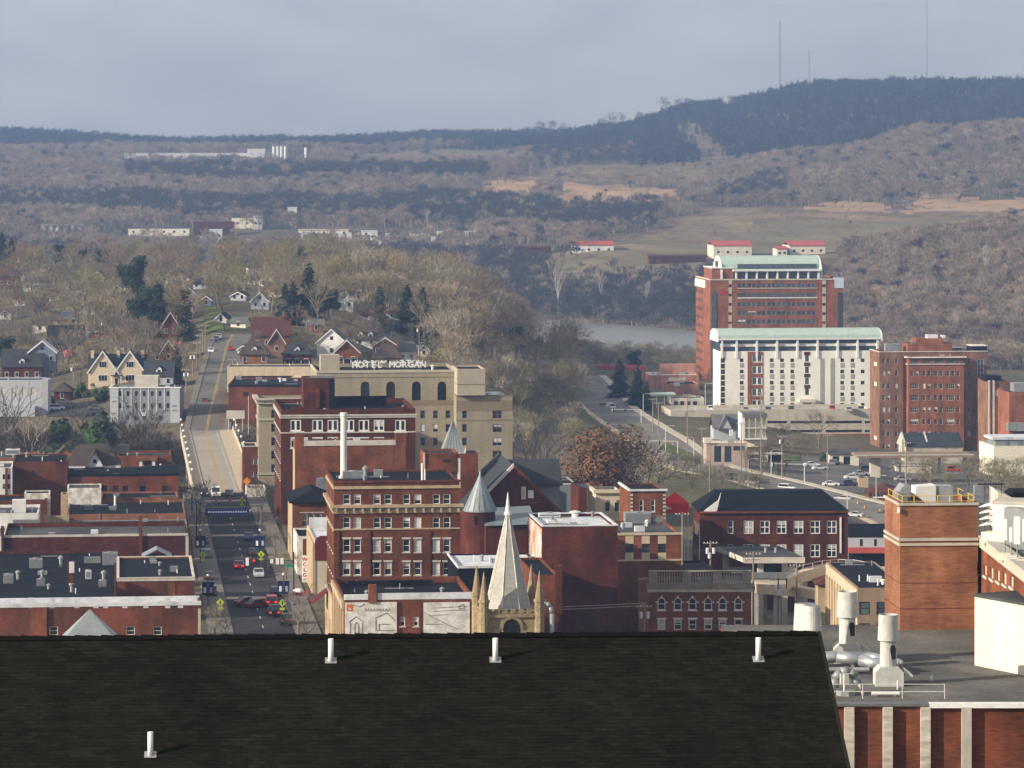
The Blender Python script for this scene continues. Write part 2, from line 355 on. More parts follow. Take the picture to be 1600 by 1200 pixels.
COVER = [  # land cover by photo column and distance: polygon, material slot
 ([(940,2380),(1330,2380),(1330,2500),(1720,2500),(1720,3090),(1110,3075),(930,2600),(850,2590),(855,2340)], 1), ([(1150,2480),(1330,2480),(1430,2600),(1500,2920),(1230,2840),(1140,2640)], 2), ([(860,2340),(1330,2340),(1330,2560),(850,2570)], 2),
 ([(990,2640),(1120,2640),(1240,2960),(1120,3040)], 4), ([(868,3120),(1058,3120),(1078,3470),(880,3510)], 3), ([(745,3260),(832,3260),(862,3570),(765,3550)], 3), ([(1400,3010),(1730,3050),(1730,3170),(1440,3150)], 3), ([(1255,3040),(1390,3030),(1380,3130),(1290,3140)], 3),
 ([(800,3530),(1095,3530),(1115,3870),(885,3850)], 4), ([(1098,3880),(1152,3880),(1084,4690),(1048,4690)], 1), ([(560,3950),(800,3950),(835,4700),(555,4500)], 2), ([(-160,3270),(545,3290),(545,3420),(-160,3400)], 4)]
def _inp(x, y, P):
    c = np.zeros(x.shape, bool); j = len(P)-1
    for i in range(len(P)):
        (xi, yi), (xj, yj) = P[i], P[j]
        if yi != yj: c ^= ((yi > y) != (yj > y)) & (x < (xj-xi)*(y-yi)/(yj-yi)+xi)
        j = i
    return c
def build_terrain():
    Ys = np.unique(np.concatenate([np.arange(-60, 400, 20), np.arange(400, 1200, 8), np.arange(1200, 2600, 14), np.arange(2600, 3700, 18), np.arange(3700, 6000, 34), np.arange(6000, 6601, 150)])).astype(float)
    T = np.unique(np.concatenate([np.arange(-0.60, -0.16, 0.02), np.arange(-0.16, 0.1601, 0.002), np.arange(0.16, 0.601, 0.02)]))
    YY, TT = np.meshgrid(Ys, T, indexing='ij'); XX = TT*np.maximum(YY, 400)
    ZZ = terr(XX, YY)
    n, m = YY.shape; v = np.stack([XX, YY, ZZ], -1).reshape(-1, 3)
    idx = np.arange(n*m).reshape(n, m)
    f = np.stack([idx[:-1,:-1], idx[:-1,1:], idx[1:,1:], idx[1:,:-1]], -1).reshape(-1, 4)
    me = bpy.data.meshes.new('ground'); me.from_pydata(v.tolist(), [], f.tolist()); me.polygons.foreach_set('use_smooth', [True]*len(f))
    for m_ in ('earth', 'field', 'field_green', 'sand', 'scrub'): me.materials.append(M[m_])
    cx = v[f].mean(1); rg = np.random.default_rng(2); wx = cx[:, 0]; wy = cx[:, 1]
    jx = 800+F*(wx+9*_nz(wx*1.3, wy*.9))/np.maximum(wy, 40)+rg.normal(0, 1.2, len(wx)); jy = wy+26*_nz(wy*1.1+70, wx*1.2)+rg.normal(0, 8, len(wx)); mi = np.zeros(len(f), np.int32)
    for P, k in COVER: mi[_inp(jx, jy, P)] = k
    me.polygons.foreach_set('material_index', mi); me.update()
    struct(link('ground', me))
def earth_mat():
    m = mat('earth', (0.135, 0.105, 0.075), 0.95, 0.25, 0.02, 0.25, 0.2, col2=(0.105, 0.098, 0.058), c2fac=0.5, c2scale=0.008)
earth_mat(); build_terrain()
def strip(name, pts, width, matn, dz=0.05, thick=0.3, parent=None, off=0.0):
    """ribbon along ground points; width to both sides, lifted dz"""
    mb = MB(); L = []
    n = len(pts)
    for k in range(n):
        p = Vector(pts[k]); a = Vector(pts[max(k-1, 0)]); b = Vector(pts[min(k+1, n-1)])
        d = (b-a); d.z = 0; d.normalize(); s = Vector((d.y, -d.x, 0))
        if isinstance(width, tuple): l, r = width
        else: l = r = width/2.0
        L.append((p - s*(l-off) + Vector((0,0,dz)), p + s*(r+off) + Vector((0,0,dz))))
    for (a, b), (c, d) in zip(L[:-1], L[1:]):
        mb.poly(a, b, d, c)
        t = Vector((0,0,-thick)); mb.poly(a, c, c+t, a+t); mb.poly(b, b+t, d+t, d)
    return mb.obj(name, matn, parent)
def polyline(P, step=12.0):
    out = []
    for a, b in zip(P[:-1], P[1:]):
        a = Vector(a); b = Vector(b); n = max(1, int((b-a).length/step))
        out += [a.lerp(b, k/n) for k in range(n)]
    return out + [Vector(P[-1])]
def onground(P, lift=0.0, rad=5.0):
    out = []
    for p in P:
        z = max(gz(p.x+dx, p.y) for dx in (-rad, 0, rad)); out.append(Vector((p.x, p.y, z+lift)))
    return out
# river
rv = []
for px_, ya, yb in ((-200, 2330, 2560), (500, 2230, 2420), (700, 2080, 2300), (780, 1980, 2260), (865, 1900, 2210), (960, 1870, 2160), (1085, 1850, 2090), (1200, 1800, 2000)):
    rv.append((tn(px_)*ya, ya, tn(px_)*yb, yb))
mb = MB()
for a, b in zip(rv[:-1], rv[1:]): mb.poly((a[0],a[1],-32.5), (b[0],b[1],-32.5), (b[2],b[3],-32.5), (a[2],a[3],-32.5))
mat('water', (0.17, 0.16, 0.135), 0.35, 0.1, 0.01, 0.12, 0.1, (0.3,1,1), spec=0.35, bump=0.15)
struct(mb.obj('river', 'water'))
# main street, bridge, hill road ------------------------------------------------
def SX(Y): return -42.7 - 0.108*(Y-609) if Y < 971 else (-81.8 - 0.04*(Y-971))
street = [Vector((SX(y), y, 0.0)) for y in range(440, 800, 12)] + [Vector((SX(801), 801, 0))]
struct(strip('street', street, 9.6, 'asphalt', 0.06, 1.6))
struct(strip('pavement', [p + Vector((0,0,0)) for p in street], (8.8, -4.86), 'sidewalk', 0.18, 1.6))
struct(strip('pavement', [p + Vector((0,0,0)) for p in street], (-4.86, 8.8), 'sidewalk', 0.18, 1.6))
def mark(name, Y0, Y1, off, wd, matn, z=0.066, dash=None, sx=SX, zz=lambda y: 0.0):
    mb = MB(); y = Y0
    step = dash or (8, 0)
    while y < Y1:
        ye = min(y+step[0], Y1)
        a, b = sx(y)+off, sx(ye)+off
        mb.poly((a-wd/2, y, zz(y)+z), (a+wd/2, y, zz(y)+z), (b+wd/2, ye, zz(ye)+z), (b-wd/2, ye, zz(ye)+z)); y = ye+step[1]
    return mb.obj(name, matn)
for nm, o_, ds in (('lane_marking', 0.0, (3, 8)), ):
    struct(mark(nm, 470, 760, o_, 0.16, 'road_white', dash=ds))
for yc in (618, 715, 762, 783):                           # crosswalk bands of pale brick across the street
    mb = MB(); xa, xb = SX(yc)-4.7, SX(yc)+4.7
    mb.poly((xa, yc-1.6-.5, 0.068), (xb, yc-1.6+.5, 0.068), (xb, yc+1.6+.5, 0.068), (xa, yc+1.6-.5, 0.068)); struct(mb.obj('crosswalk', 'bridge_walk' if yc < 700 else 'bridge_deck'))
def bridge():
    t = thing('road_bridge', 'long pale concrete road bridge leading from downtown to the wooded hill', 'bridge', (0,0,0))
    P = [Vector((SX(y), y, 0)) for y in (801.02, 830, 860, 890, 920, 950, 971)]
    strip('deck', P, 7.8, 'bridge_deck', 0.06, 1.4, t)
    strip('footway', P, (6.6, -3.92), 'bridge_walk', 0.22, 1.4, t); strip('footway', P, (-3.92, 7.6), 'bridge_walk', 0.22, 1.4, t)
    for off in (-6.45, 7.45):
        strip('parapet', P, (-off+0.14, off+0.14), 'concrete_pale', 1.15, 1.0, t)
    for y in (835, 870, 905, 940):
        mb = MB(); x = SX(y); mb.box(x-5.5, x+6.5, y-1, y+1, -30, -1.3); mb.obj('pier', 'concrete', t)
    for off, z in ((0, 0.068),):
        for d in (-0.2, 0.2):
            mb = MB(); mb.poly((SX(803)+d-.09, 803, z), (SX(803)+d+.09, 803, z), (SX(969)+d+.09, 969, z), (SX(969)+d-.09, 969, z)); mb.obj('centre_line', 'road_yellow', t)
    mb = MB(); mb.poly((SX(803)+3.0-.07, 803, .068), (SX(803)+3.0+.07, 803, .068), (SX(969)+3.07, 969, .068), (SX(969)+2.93, 969, .068)); mb.obj('edge_line', 'road_white', t)
    for y in range(815, 970, 18):
        mb = MB(); x = SX(y)+7.5; mb.cyl(x, y, 1.1, 3.6, 0.09, 0.06, 6); l = mb.obj('lamp_post', 'dull_metal', t)
        mb = MB(); mb.ball((x, y, 3.85), 0.32); mb.obj('globe', 'lamp_white', l)
    for y in range(815, 970, 18):
        mb = MB(); x = SX(y)-6.5; mb.cyl(x, y, 1.1, 3.6, 0.09, 0.06, 6); l = mb.obj('lamp_post', 'dull_metal', t)
        mb = MB(); mb.ball((x, y, 3.85), 0.32); mb.obj('globe', 'lamp_white', l)
bridge()
HILL = onground([Vector((SX(y), y, 0)) for y in range(971, 1140, 8)], 0.0, 6)
HILL[0].z = 0.0
HILL += onground([Vector((SX(1131)+ (y-1131)*(-0.02), y, 0)) for y in range(1140, 1162, 10)], 0.0, 6)
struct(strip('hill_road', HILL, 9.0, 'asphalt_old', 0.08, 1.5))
struct(strip('hill_footpath', HILL, (6.2, -4.56), 'sidewalk', 0.20, 1.5)); struct(strip('hill_footpath', HILL, (-4.56, 6.4), 'sidewalk', 0.20, 1.5))
mb = MB()
for d in (-0.2, 0.2):
    for a, b in zip(HILL[:-1], HILL[1:]): mb.poly(a+Vector((d-.09,0,.088)), a+Vector((d+.09,0,.088)), b+Vector((d+.09,0,.088)), b+Vector((d-.09,0,.088)))
struct(mb.obj('hill_centre_line', 'road_yellow'))
# riverside avenue on the right ---------------------------------------------------
AVP = [ground(1470, 840, 600), ground(1390, 806, 700), ground(1300, 782, 700), ground(1200, 758, 700), ground(1110, 738, 700), ground(1060, 715, 700), ground(1030, 690, 700), ground(985, 662, 700), ground(948, 640, 700), ground(922, 615, 700), ground(905, 596, 700)]
AV = onground(polyline([Vector((p.x, p.y, 0)) for p in AVP], 10), 0.0, 7)
for _ in range(3): AV = [AV[0]] + [(a+b*2+c)/4 for a, b, c in zip(AV[:-2], AV[1:-1], AV[2:])] + [AV[-1]]
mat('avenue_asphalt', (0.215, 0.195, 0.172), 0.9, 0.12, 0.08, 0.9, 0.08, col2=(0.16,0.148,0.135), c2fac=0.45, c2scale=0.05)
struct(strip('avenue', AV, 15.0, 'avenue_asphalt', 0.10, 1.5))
struct(strip('avenue_kerb', AV, (9.6, -7.56), 'bridge_walk', 0.24, 1.5)); struct(strip('avenue_kerb', AV, (-7.56, 10.2), 'concrete_pale', 0.24, 1.5))
mb = MB()
for a, b in zip(AV[:-1], AV[1:]): mb.poly(a+Vector((0,-.15,.108)), a+Vector((0,.15,.108)), b+Vector((0,.15,.108)), b+Vector((0,-.15,.108)))
struct(mb.obj('avenue_centre_line', 'road_yellow'))
# fields and lawns: patches draped over the ground
def patch(name, P, matn, lift=0.25, rag=0, sub=14):
    """drape a 4-corner patch of (X,Y) over the ground"""
    mb = MB(); a, b, c, d = [Vector((p[0], p[1])) for p in P]
    g = [[None]*(sub+1) for _ in range(sub+1)]; pts = []
    for i in range(sub+1):
        for j in range(sub+1):
            u, v = i/sub, j/sub; p = a*(1-u)*(1-v)+b*u*(1-v)+c*u*v+d*(1-u)*v
            if rag: p = p+Vector((float(_nz(p.x*1.9+40, p.y*1.3)), float(_nz(p.y*1.7, p.x*1.9+90))*1.6))*rag
            pts.append((p.x, p.y, gz(p.x, p.y)+lift)); g[i][j] = len(pts)-1
    mb.add(pts, [(g[i][j], g[i+1][j], g[i+1][j+1], g[i][j+1]) for i in range(sub) for j in range(sub)])
    return struct(mb.obj(name, matn, None, True))
def gxy(px, Y): return (tn(px)*Y, Y)
# ================================================================ vegetation
def _skel(rng, p, d, L, r, lvl, maxl, out, tips, spread, up):
    d = d.normalized(); e = p + d*L
    out.append((p, e, r, r*0.62))
    if lvl >= maxl:
        tips.append((p, e, d)); return
    k = 3 if lvl < 2 else rng.choice((2, 3, 3))
    a0 = rng.uniform(0, 6.28)
    for i in range(k):
        o = d.orthogonal().normalized(); o.rotate(Matrix.Rotation(a0+i*6.283/k+rng.uniform(-.5, .5), 3, d))
        t = rng.uniform(*spread)
        nd = (d*math.cos(t)+o*math.sin(t)+Vector((0, 0, up))).normalized()
        st = p.lerp(e, rng.uniform(0.62, 1.0)) if i else e
        _skel(rng, st, nd, L*rng.uniform(0.62, 0.84), r*0.60, lvl+1, maxl, out, tips, spread, up)
def bare_tree(seed, h, maxl=4, trunk=0.22, spread=(0.35, 0.8), up=0.12, twigs=6, tw=0.07, tl=1.3, bmat='bark', tmat='twig_brown', ms=None):
    """returns trunk mesh, crown mesh of a leafless tree of height about h"""
    rng = random.Random(seed); out = []; tips = []
    p = Vector((0, 0, -0.4)); d = Vector((rng.uniform(-.05, .05), rng.uniform(-.05, .05), 1))
    tb = MB(); Lt = h*trunk
    e = p + d.normalized()*(Lt+.4); tb.tube(p, e, h*0.022, h*0.017, 6)
    for i in range(4):
        a = i*1.57+rng.uniform(-.4, .4); t = rng.uniform(0.25, 0.75) if i else 0.08
        nd = Vector((math.cos(a)*math.sin(t), math.sin(a)*math.sin(t), math.cos(t)))
        _skel(rng, e if i < 2 else p.lerp(e, rng.uniform(.8, 1)), nd, h*0.26, h*0.011, 1, maxl, out, tips, spread, up)
    zmax = max(b.z for a, b, *_ in out)+tl*0.6; k = h/zmax
    nb = MB()
    for a, b, r0, r1 in out:
        nb.tube(a*1.0, b*1.0, max(r0, 0.02), max(r1, 0.015), 3)
    for (a, b, d) in tips:
        for q in range(twigs):
            o = d.orthogonal().normalized(); o.rotate(Matrix.Rotation(rng.uniform(0, 6.28), 3, d))
            t = rng.uniform(0.1, 1.1); nd = (d*math.cos(t)+o*math.sin(t)+Vector((0, 0, 0.1))).normalized()
            s = a.lerp(b, rng.uniform(0.1, 1)); l = tl*rng.uniform(0.5, 1.2); sd = nd.orthogonal().normalized(); sd.rotate(Matrix.Rotation(rng.uniform(0, 6.28), 3, nd))
            nb.poly(s-sd*tw*0.5, s+sd*tw*0.5, s+nd*l)
    for m_ in (tb, nb): m_.v = [(x*k, y*k, z*k if z > 0 else z) for x, y, z in m_.v]
    return tb.mesh('trunk', bmat), nb.mesh('crown', tmat)
def conifer(seed, h, rad, n=900, tmat='needles', taper=1.0, leaf=0.5):
    rng = random.Random(seed); tb = MB(); tb.tube((0, 0, -.4), (0, 0, h*0.95), h*0.016+.06, 0.04, 5); cb = MB()
    for i in range(n):
        z = h*(0.06+0.94*(1-math.sqrt(rng.random()))); rr = rad*((1-z/h)**taper)*(0.78+0.32*math.sin(z*5.1/h*6+seed))*math.sqrt(rng.uniform(0.15, 1)) + 0.1
        a = rng.uniform(0, 6.283); p = Vector((rr*math.cos(a), rr*math.sin(a), z-rr*0.25))
        d = Vector((math.cos(a), math.sin(a), rng.uniform(-.6, .1))).normalized(); s = Vector((-math.sin(a), math.cos(a), rng.uniform(-.4, .4))).normalized()
        l = leaf*rng.uniform(.7, 1.5); wd = l*rng.uniform(.35, .6)
        cb.poly(p-d*l*.4-s*wd, p+d*l, p-d*l*.4+s*wd)
    return tb.mesh('trunk', 'bark'), cb.mesh('crown', tmat)
def leafy(seed, h, rx, n=1500, tmat='leaf_yellow', leaf=0.22, lobes=9, z0=0.15, bmat='bark'):
    rng = random.Random(seed); tb = MB(); tb.tube((0, 0, -.4), (0, 0, h*0.45), h*0.02+.05, h*.012+.03, 5); cb = MB()
    C = []
    for k in range(lobes):
        a = rng.uniform(0, 6.28); q = math.sqrt(rng.random())*0.62
        C.append((Vector((rx*q*math.cos(a), rx*q*math.sin(a), h*rng.uniform(z0+.22, .80))), rx*rng.uniform(.32, .5)))
    for c, r in C: tb.tube((0, 0, h*.3), c, h*.012+.02, .02, 4)
    for i in range(n):
        c, r = rng.choice(C); d = Vector((rng.gauss(0, 1), rng.gauss(0, 1), rng.gauss(0, 1))).normalized(); p = c+d*r*(rng.random()**0.35)
        if p.z < h*z0*.6: continue
        s = d.orthogonal().normalized(); s.rotate(Matrix.Rotation(rng.uniform(0, 6.28), 3, d)); u = (d.cross(s)+d*rng.uniform(-.6, .6)).normalized(); l = leaf*rng.uniform(.6, 1.5)
        cb.poly(p-s*l-u*l*.6, p+s*l-u*l*.6, p+u*l)
    return tb.mesh('trunk', bmat), cb.mesh('crown', tmat)
TREE = {}
for k in range(4):
    t_, c_ = bare_tree(100+k, 12.0, 4, (0.22, 0.16, 0.25, 0.2)[k], ((.35,.8), (.4,.95), (.25,.6), (.35,.85))[k], (.12, .05, .2, .1)[k])
    for tone in ('brown', 'russet', 'olive', 'grey', 'pale', 'dark'):
        c2 = c_ if tone == 'brown' else c_.copy()
        if tone != 'brown': c2.materials[0] = M['twig_'+tone]
        TREE[tone, k] = (t_, c2)
t_, c_ = bare_tree(131, 14.0, 4, 0.3, (.3,.7), .15, twigs=2, tw=0.05, tl=1.0, bmat='bark_pale', tmat='bark_pale'); TREE['sycamore', 0] = (t_, c_)
t_, c_ = bare_tree(137, 13.0, 4, 0.28, (.35,.8), .12, twigs=3, tw=0.05, tl=1.0, bmat='bark', tmat='twig_dark'); TREE['open', 0] = (t_, c_)
for k in range(2): TREE['conifer', k] = conifer(20+k, 12.0, (2.7, 3.2)[k], 2200, ('needles', 'needles')[k])
TREE['column', 0] = conifer(31, 12.0, 1.7, 900, 'needles', 0.45)
TREE['pine', 0] = leafy(41, 12.0, 3.4, 3600, 'needles', 0.24, 16, 0.12)
TREE['yellow', 0] = leafy(42, 6.0, 4.6, 2600, 'leaf_yellow', 0.24, 16, 0.0)
TREE['pink', 0] = leafy(43, 6.0, 3.4, 1500, 'blossom_pink', 0.22, 10, 0.1)
TREE['white', 0] = leafy(44, 7.0, 3.0, 1100, 'blossom_white', 0.22, 9, 0.1)
TREE['green', 0] = leafy(45, 5.0, 3.4, 1500, 'leaf_green', 0.28, 10, 0.0)
TREE['rust', 0] = leafy(46, 12.0, 4.8, 10000, 'cypress_rust', 0.12, 30, 0.03)
BASEH = dict(sycamore=14.0, open=13.0, yellow=6.0, pink=6.0, white=7.0, green=5.0)
def tree(name, label, group, kind, var, loc, h, rz=None, wide=1.0):
    tm, cm = TREE[kind, var]
    t = thing(name, label, 'tree', loc, rz if rz is not None else (loc[0]*3.7+loc[1]*1.3) % 6.28, group)
    s = h/BASEH.get(kind, 12.0); t.scale = (s*wide, s*wide, s)
    link('trunk', tm, t); link('crown', cm, t); return t
# ---------------------------------------------------------------- far woods as instanced stuff
def proto(name, meshes):
    v = []; f = []; mi = []; n = 0; mats = []
    for me in meshes:
        vv = [tuple(x.co) for x in me.vertices]; v += vv; f += [tuple(i+n for i in p.vertices) for p in me.polygons]; mi += [len(mats)]*len(me.polygons); n += len(vv); mats.append(me.materials[0])
    me = bpy.data.meshes.new(name); me.from_pydata(v, [], f)
    for m_ in mats: me.materials.append(m_)
    me.polygons.foreach_set('material_index', mi); me.update(); return me
mat('wood_brown', (0.305, 0.238, 0.178), 0.95, 0.2, 0.004, 0.02, 0.15, rnd=0.2, col2=(0.20, 0.165, 0.125), c2fac=0.5, c2scale=0)
mat('wood_grey', (0.058, 0.058, 0.058), 0.95, 0.2, 0.004, 0.02, 0.15, rnd=0.2)
mat('wood_dark', (0.040, 0.050, 0.056), 0.95, 0.2, 0.004, 0.02, 0.15, rnd=0.35)  # cloud shade and blue haze are put into this base colour
mat('wood_trunk', (0.22, 0.19, 0.16), 0.95, 0.15, rnd=0.3)
mat('wood_pale', (0.42, 0.38, 0.33), 0.95, 0.15, rnd=0.2)
def wood_protos(tm, seed, pine=False):
    L = []
    for k in range(5):
        if pine and k < 3:
            t_, c_ = conifer(seed+k, 12.0, 3.0, 160, tm, 1.0, 1.1)
        else:
            t_, c_ = bare_tree(seed+k, 12.0, 3, 0.2, (.3, .8), .12, twigs=11, tw=0.13, tl=1.7, bmat='wood_trunk', tmat=tm)
        t_.materials[0] = M['wood_trunk']
        L.append(proto('wood_tree', (t_, c_)))
    return L
def forest(name, label, pts, protos):
    """pts: list of (x,y,z,scale,rot)"""
    if not pts: return
    me = bpy.data.meshes.new(name); P = np.array(pts); me.from_pydata(P[:, :3].tolist(), [], [])
    a = me.attributes.new('sc', 'FLOAT', 'POINT'); a.data.foreach_set('value', P[:, 3].astype(np.float32))
    b = me.attributes.new('rot', 'FLOAT_VECTOR', 'POINT'); rr = np.zeros((len(P), 3), np.float32); rr[:, 2] = P[:, 4]; b.data.foreach_set('vector', rr.ravel())
    c = me.attributes.new('pick', 'INT', 'POINT'); c.data.foreach_set('value', (np.arange(len(P))*7919 % len(protos)).astype(np.int32))
    me.update(); o = link(name, me)
    ng = bpy.data.node_groups.new(name, 'GeometryNodeTree')
    ng.interface.new_socket('Geometry', in_out='INPUT', socket_type='NodeSocketGeometry'); ng.interface.new_socket('Geometry', in_out='OUTPUT', socket_type='NodeSocketGeometry')
    N = ng.nodes; gi = N.new('NodeGroupInput'); go = N.new('NodeGroupOutput')
    jn = N.new('GeometryNodeJoinGeometry')
    at_r = N.new('GeometryNodeInputNamedAttribute'); at_r.data_type = 'FLOAT_VECTOR'; at_r.inputs['Name'].default_value = 'rot'
    at_s = N.new('GeometryNodeInputNamedAttribute'); at_s.data_type = 'FLOAT'; at_s.inputs['Name'].default_value = 'sc'
    at_p = N.new('GeometryNodeInputNamedAttribute'); at_p.data_type = 'INT'; at_p.inputs['Name'].default_value = 'pick'
    for k, pm in enumerate(protos):
        po = bpy.data.objects.new('wood_tree', pm)                       # never linked to the scene: only instanced
        oi = N.new('GeometryNodeObjectInfo'); oi.inputs['Object'].default_value = po; oi.inputs['As Instance'].default_value = True
        cmp_ = N.new('FunctionNodeCompare'); cmp_.data_type = 'INT'; cmp_.operation = 'EQUAL'; cmp_.inputs[3].default_value = k
        ng.links.new(at_p.outputs['Attribute'], cmp_.inputs[2])
        ip = N.new('GeometryNodeInstanceOnPoints'); ng.links.new(gi.outputs[0], ip.inputs['Points'])
        ng.links.new(cmp_.outputs[0], ip.inputs['Selection']); ng.links.new(oi.outputs['Geometry'], ip.inputs['Instance'])
        ng.links.new(at_r.outputs['Attribute'], ip.inputs['Rotation']); ng.links.new(at_s.outputs['Attribute'], ip.inputs['Scale'])
        ng.links.new(ip.outputs[0], jn.inputs[0])
    ng.links.new(jn.outputs[0], go.inputs[0])
    md = o.modifiers.new('trees', 'NODES'); md.node_group = ng
    tag(o, label, 'woods', kind='stuff'); return o
def scatter(seed, pxr, Yr, spacing, sz=(0.8, 1.25), keep=None, margin=0):
    """jittered grid in ground metres over a range of photo columns and distances"""
    rng = random.Random(seed); out = []; y = Yr[0]
    while y < Yr[1]:
        x = tn(pxr[0])*y
        while x < tn(pxr[1])*y:
            X = x+rng.uniform(-.5, .5)*spacing; Y = y+rng.uniform(-.5, .5)*spacing
            px = 800+F*X/Y
            if keep is None or keep(px, Y, rng): out.append((X, Y, 0.0, rng.uniform(*sz), rng.uniform(0, 6.28)))
            x += spacing
        y += spacing
    P = np.array(out)
    P[:, 2] = terr(P[:, 0], P[:, 1])-0.3
    return [tuple(p) for p in P]
def inpoly(x, y, P):
    c = False; n = len(P); j = n-1
    for i in range(n):
        xi, yi = P[i]; xj, yj = P[j]
        if (yi > y) != (yj > y) and x < (xj-xi)*(y-yi)/(yj-yi)+xi: c = not c
        j = i
    return c
OPEN = [[(855,2325),(1310,2325),(1330,2480),(1700,2480),(1700,3090),(1110,3070),(930,2590)], [(860,3080),(1060,3080),(1085,3450),(870,3510)], [(740,3220),(835,3220),(870,3570),(750,3550)],
        [(1400,3030),(1700,3060),(1700,3160),(1440,3140)], [(790,3530),(1100,3530),(1120,3870),(880,3850)], [(1095,3860),(1155,3860),(1086,4690),(1046,4690)],
        [(550,3960),(800,3960),(840,4700),(550,4500)], [(-100,3290),(540,3310),(540,3400),(-100,3390)], [(150,2690),(740,2690),(740,2870),(150,2870)], [(185,3990),(490,3990),(490,4300),(185,4300)], [(30,4140),(190,4140),(190,4300),(30,4300)], [(800,2480),(880,2400),(880,2640),(780,2640)], [(1260,3060),(1380,3050),(1370,3130),(1290,3140)]]
RF = random.Random(8)
def free(px, Y):
    a = px+RF.gauss(0, 9); b = Y+RF.gauss(0, 26); return not any(inpoly(a, b, P) for P in OPEN)
def wetbank(px, Y): return False
def _near(px, Y, rng):    # far river bank and the hill on the right
    x = tn(px)*Y; return terr(x, Y) > -33.4 and free(px, Y) and not (px < 1310 and Y > 2230 and px > 1180)
def tone(px, Y):  # dark and grey bands put cloud shade into the woods' colour
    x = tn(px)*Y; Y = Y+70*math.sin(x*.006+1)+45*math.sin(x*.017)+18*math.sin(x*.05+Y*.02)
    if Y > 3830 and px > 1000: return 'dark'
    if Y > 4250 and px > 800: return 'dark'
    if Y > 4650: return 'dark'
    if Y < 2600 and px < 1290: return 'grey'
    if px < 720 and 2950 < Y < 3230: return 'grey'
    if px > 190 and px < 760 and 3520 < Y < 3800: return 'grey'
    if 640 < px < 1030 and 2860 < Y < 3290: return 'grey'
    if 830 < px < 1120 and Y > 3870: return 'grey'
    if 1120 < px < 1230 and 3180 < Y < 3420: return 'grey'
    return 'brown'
def build_forests():
    S = []
    S += scatter(1, (-140, 1290), (2020, 2560), 6.8, (0.5, 1.15), _near)
    S += scatter(2, (1150, 1760), (1690, 2500), 5.8, (0.45, 1.1), lambda px, Y, r: _near(px, Y, r) and (Y > 1850 or px > 1235))
    S += scatter(3, (-140, 1760), (2560, 3300), 7.6, (0.45, 1.25), lambda px, Y, r: free(px, Y) and (r.random() < (1.0 if px < 1000 else 0.9)))
    S += scatter(4, (-140, 1760), (3300, 4000), 8.6, (0.5, 1.3), lambda px, Y, r: free(px, Y))
    S += scatter(5, (-140, 1760), (4000, 5600), 9.8, (0.55, 1.5), lambda px, Y, r: free(px, Y))
    rng = random.Random(9)                              # thin scrub in the open fields
    S += scatter(6, (940, 1700), (2560, 3080), 17, (0.12, 0.42), lambda px, Y, r: r.random() < 0.16+0.5*(abs(math.sin(px*.021+Y*.011)) > .75))
    S += scatter(7, (560, 1100), (3300, 4700), 30, (0.3, 0.7), lambda px, Y, r: not free(px, Y) and r.random() < 0.5)
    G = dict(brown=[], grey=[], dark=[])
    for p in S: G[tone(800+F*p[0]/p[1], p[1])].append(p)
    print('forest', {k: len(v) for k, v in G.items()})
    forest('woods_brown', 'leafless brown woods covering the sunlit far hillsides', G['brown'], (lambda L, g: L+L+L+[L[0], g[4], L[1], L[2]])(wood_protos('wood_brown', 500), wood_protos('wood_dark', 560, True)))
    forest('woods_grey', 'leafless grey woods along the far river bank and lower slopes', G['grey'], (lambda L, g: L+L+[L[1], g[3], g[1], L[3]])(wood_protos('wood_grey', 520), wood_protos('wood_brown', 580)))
    forest('woods_dark', 'dark evergreen woods on the far ridge, cloud shade put into their colour', G['dark'], wood_protos('wood_dark', 540, True))
build_forests()
# ================================================================ building kit
_wc = {}
RW = random.Random(77)
def win_meshes(w, h, st):
    key = (round(w, 2), round(h, 2), st['id'])
    if key in _wc: return _wc[key]
    w, h = key[0], key[1]; t = st.get('t', 0.09); arch = st.get('arch', 0); r = w/2
    fr = MB(); gl = MB(); d0, d1 = st.get('fd', (0.08, 0.15))
    def outline(inset):
        a = [(inset, inset), (w-inset, inset)]
        if arch:
            n = 8; zc = h-r
            for k in range(n+1):
                q = math.pi*k/n; a.append((r+(r-inset)*math.cos(q), zc+(r-inset)*math.sin(q)))
        else: a += [(w-inset, h-inset), (inset, h-inset)]
        return a
    if st.get('frame'):
        o = outline(0.0); i = outline(t); n = len(o)
        P = [(x, d0, z) for x, z in o]+[(x, d0, z) for x, z in i]+[(x, d1, z) for x, z in i]+[(x, d1, z) for x, z in o]
        fs = []
        for k in range(n):
            j = (k+1) % n; fs += [(k, j, n+j, n+k), (n+k, n+j, 2*n+j, 2*n+k)]
        fr.add(P, fs)
        for k in range(1, st.get('nx', 1)): x = w*k/st['nx']; mt = st.get('mt', t*0.7); fr.box(x-mt/2, x+mt/2, d0+.012, d1, t*.5, h-t*.5)
        for k in range(1, st.get('nz', 1)): z = h*k/st['nz']; mt = st.get('mt', t*0.7); fr.box(t*.5, w-t*.5, d0+.02, d1-.005, z-mt/2, z+mt/2)
    gl.poly(*[(x, d1-0.02, z) for x, z in outline(0.004)])
    bl = {}
    res = (fr.mesh('window', st['frame']) if st.get('frame') else None, gl.mesh('pane', st.get('glass', 'glass')), {})
    _wc[key] = res; return res
def STY(id, **k): k['id'] = id; return k
W_WHITE = STY('ww', frame='white_trim', t=0.12, nz=2, nx=1, blind=0.5, sill='pale_stone')
W_WHITE2 = STY('ww2', frame='white_trim', t=0.11, nz=2, nx=2, blind=0.45, sill='pale_stone')
W_DH = STY('dh', frame='white_trim', t=0.09, nz=2, blind=0.35)
W_DARK = STY('dk', frame='black_metal', t=0.08, nz=2, blind=0.15)
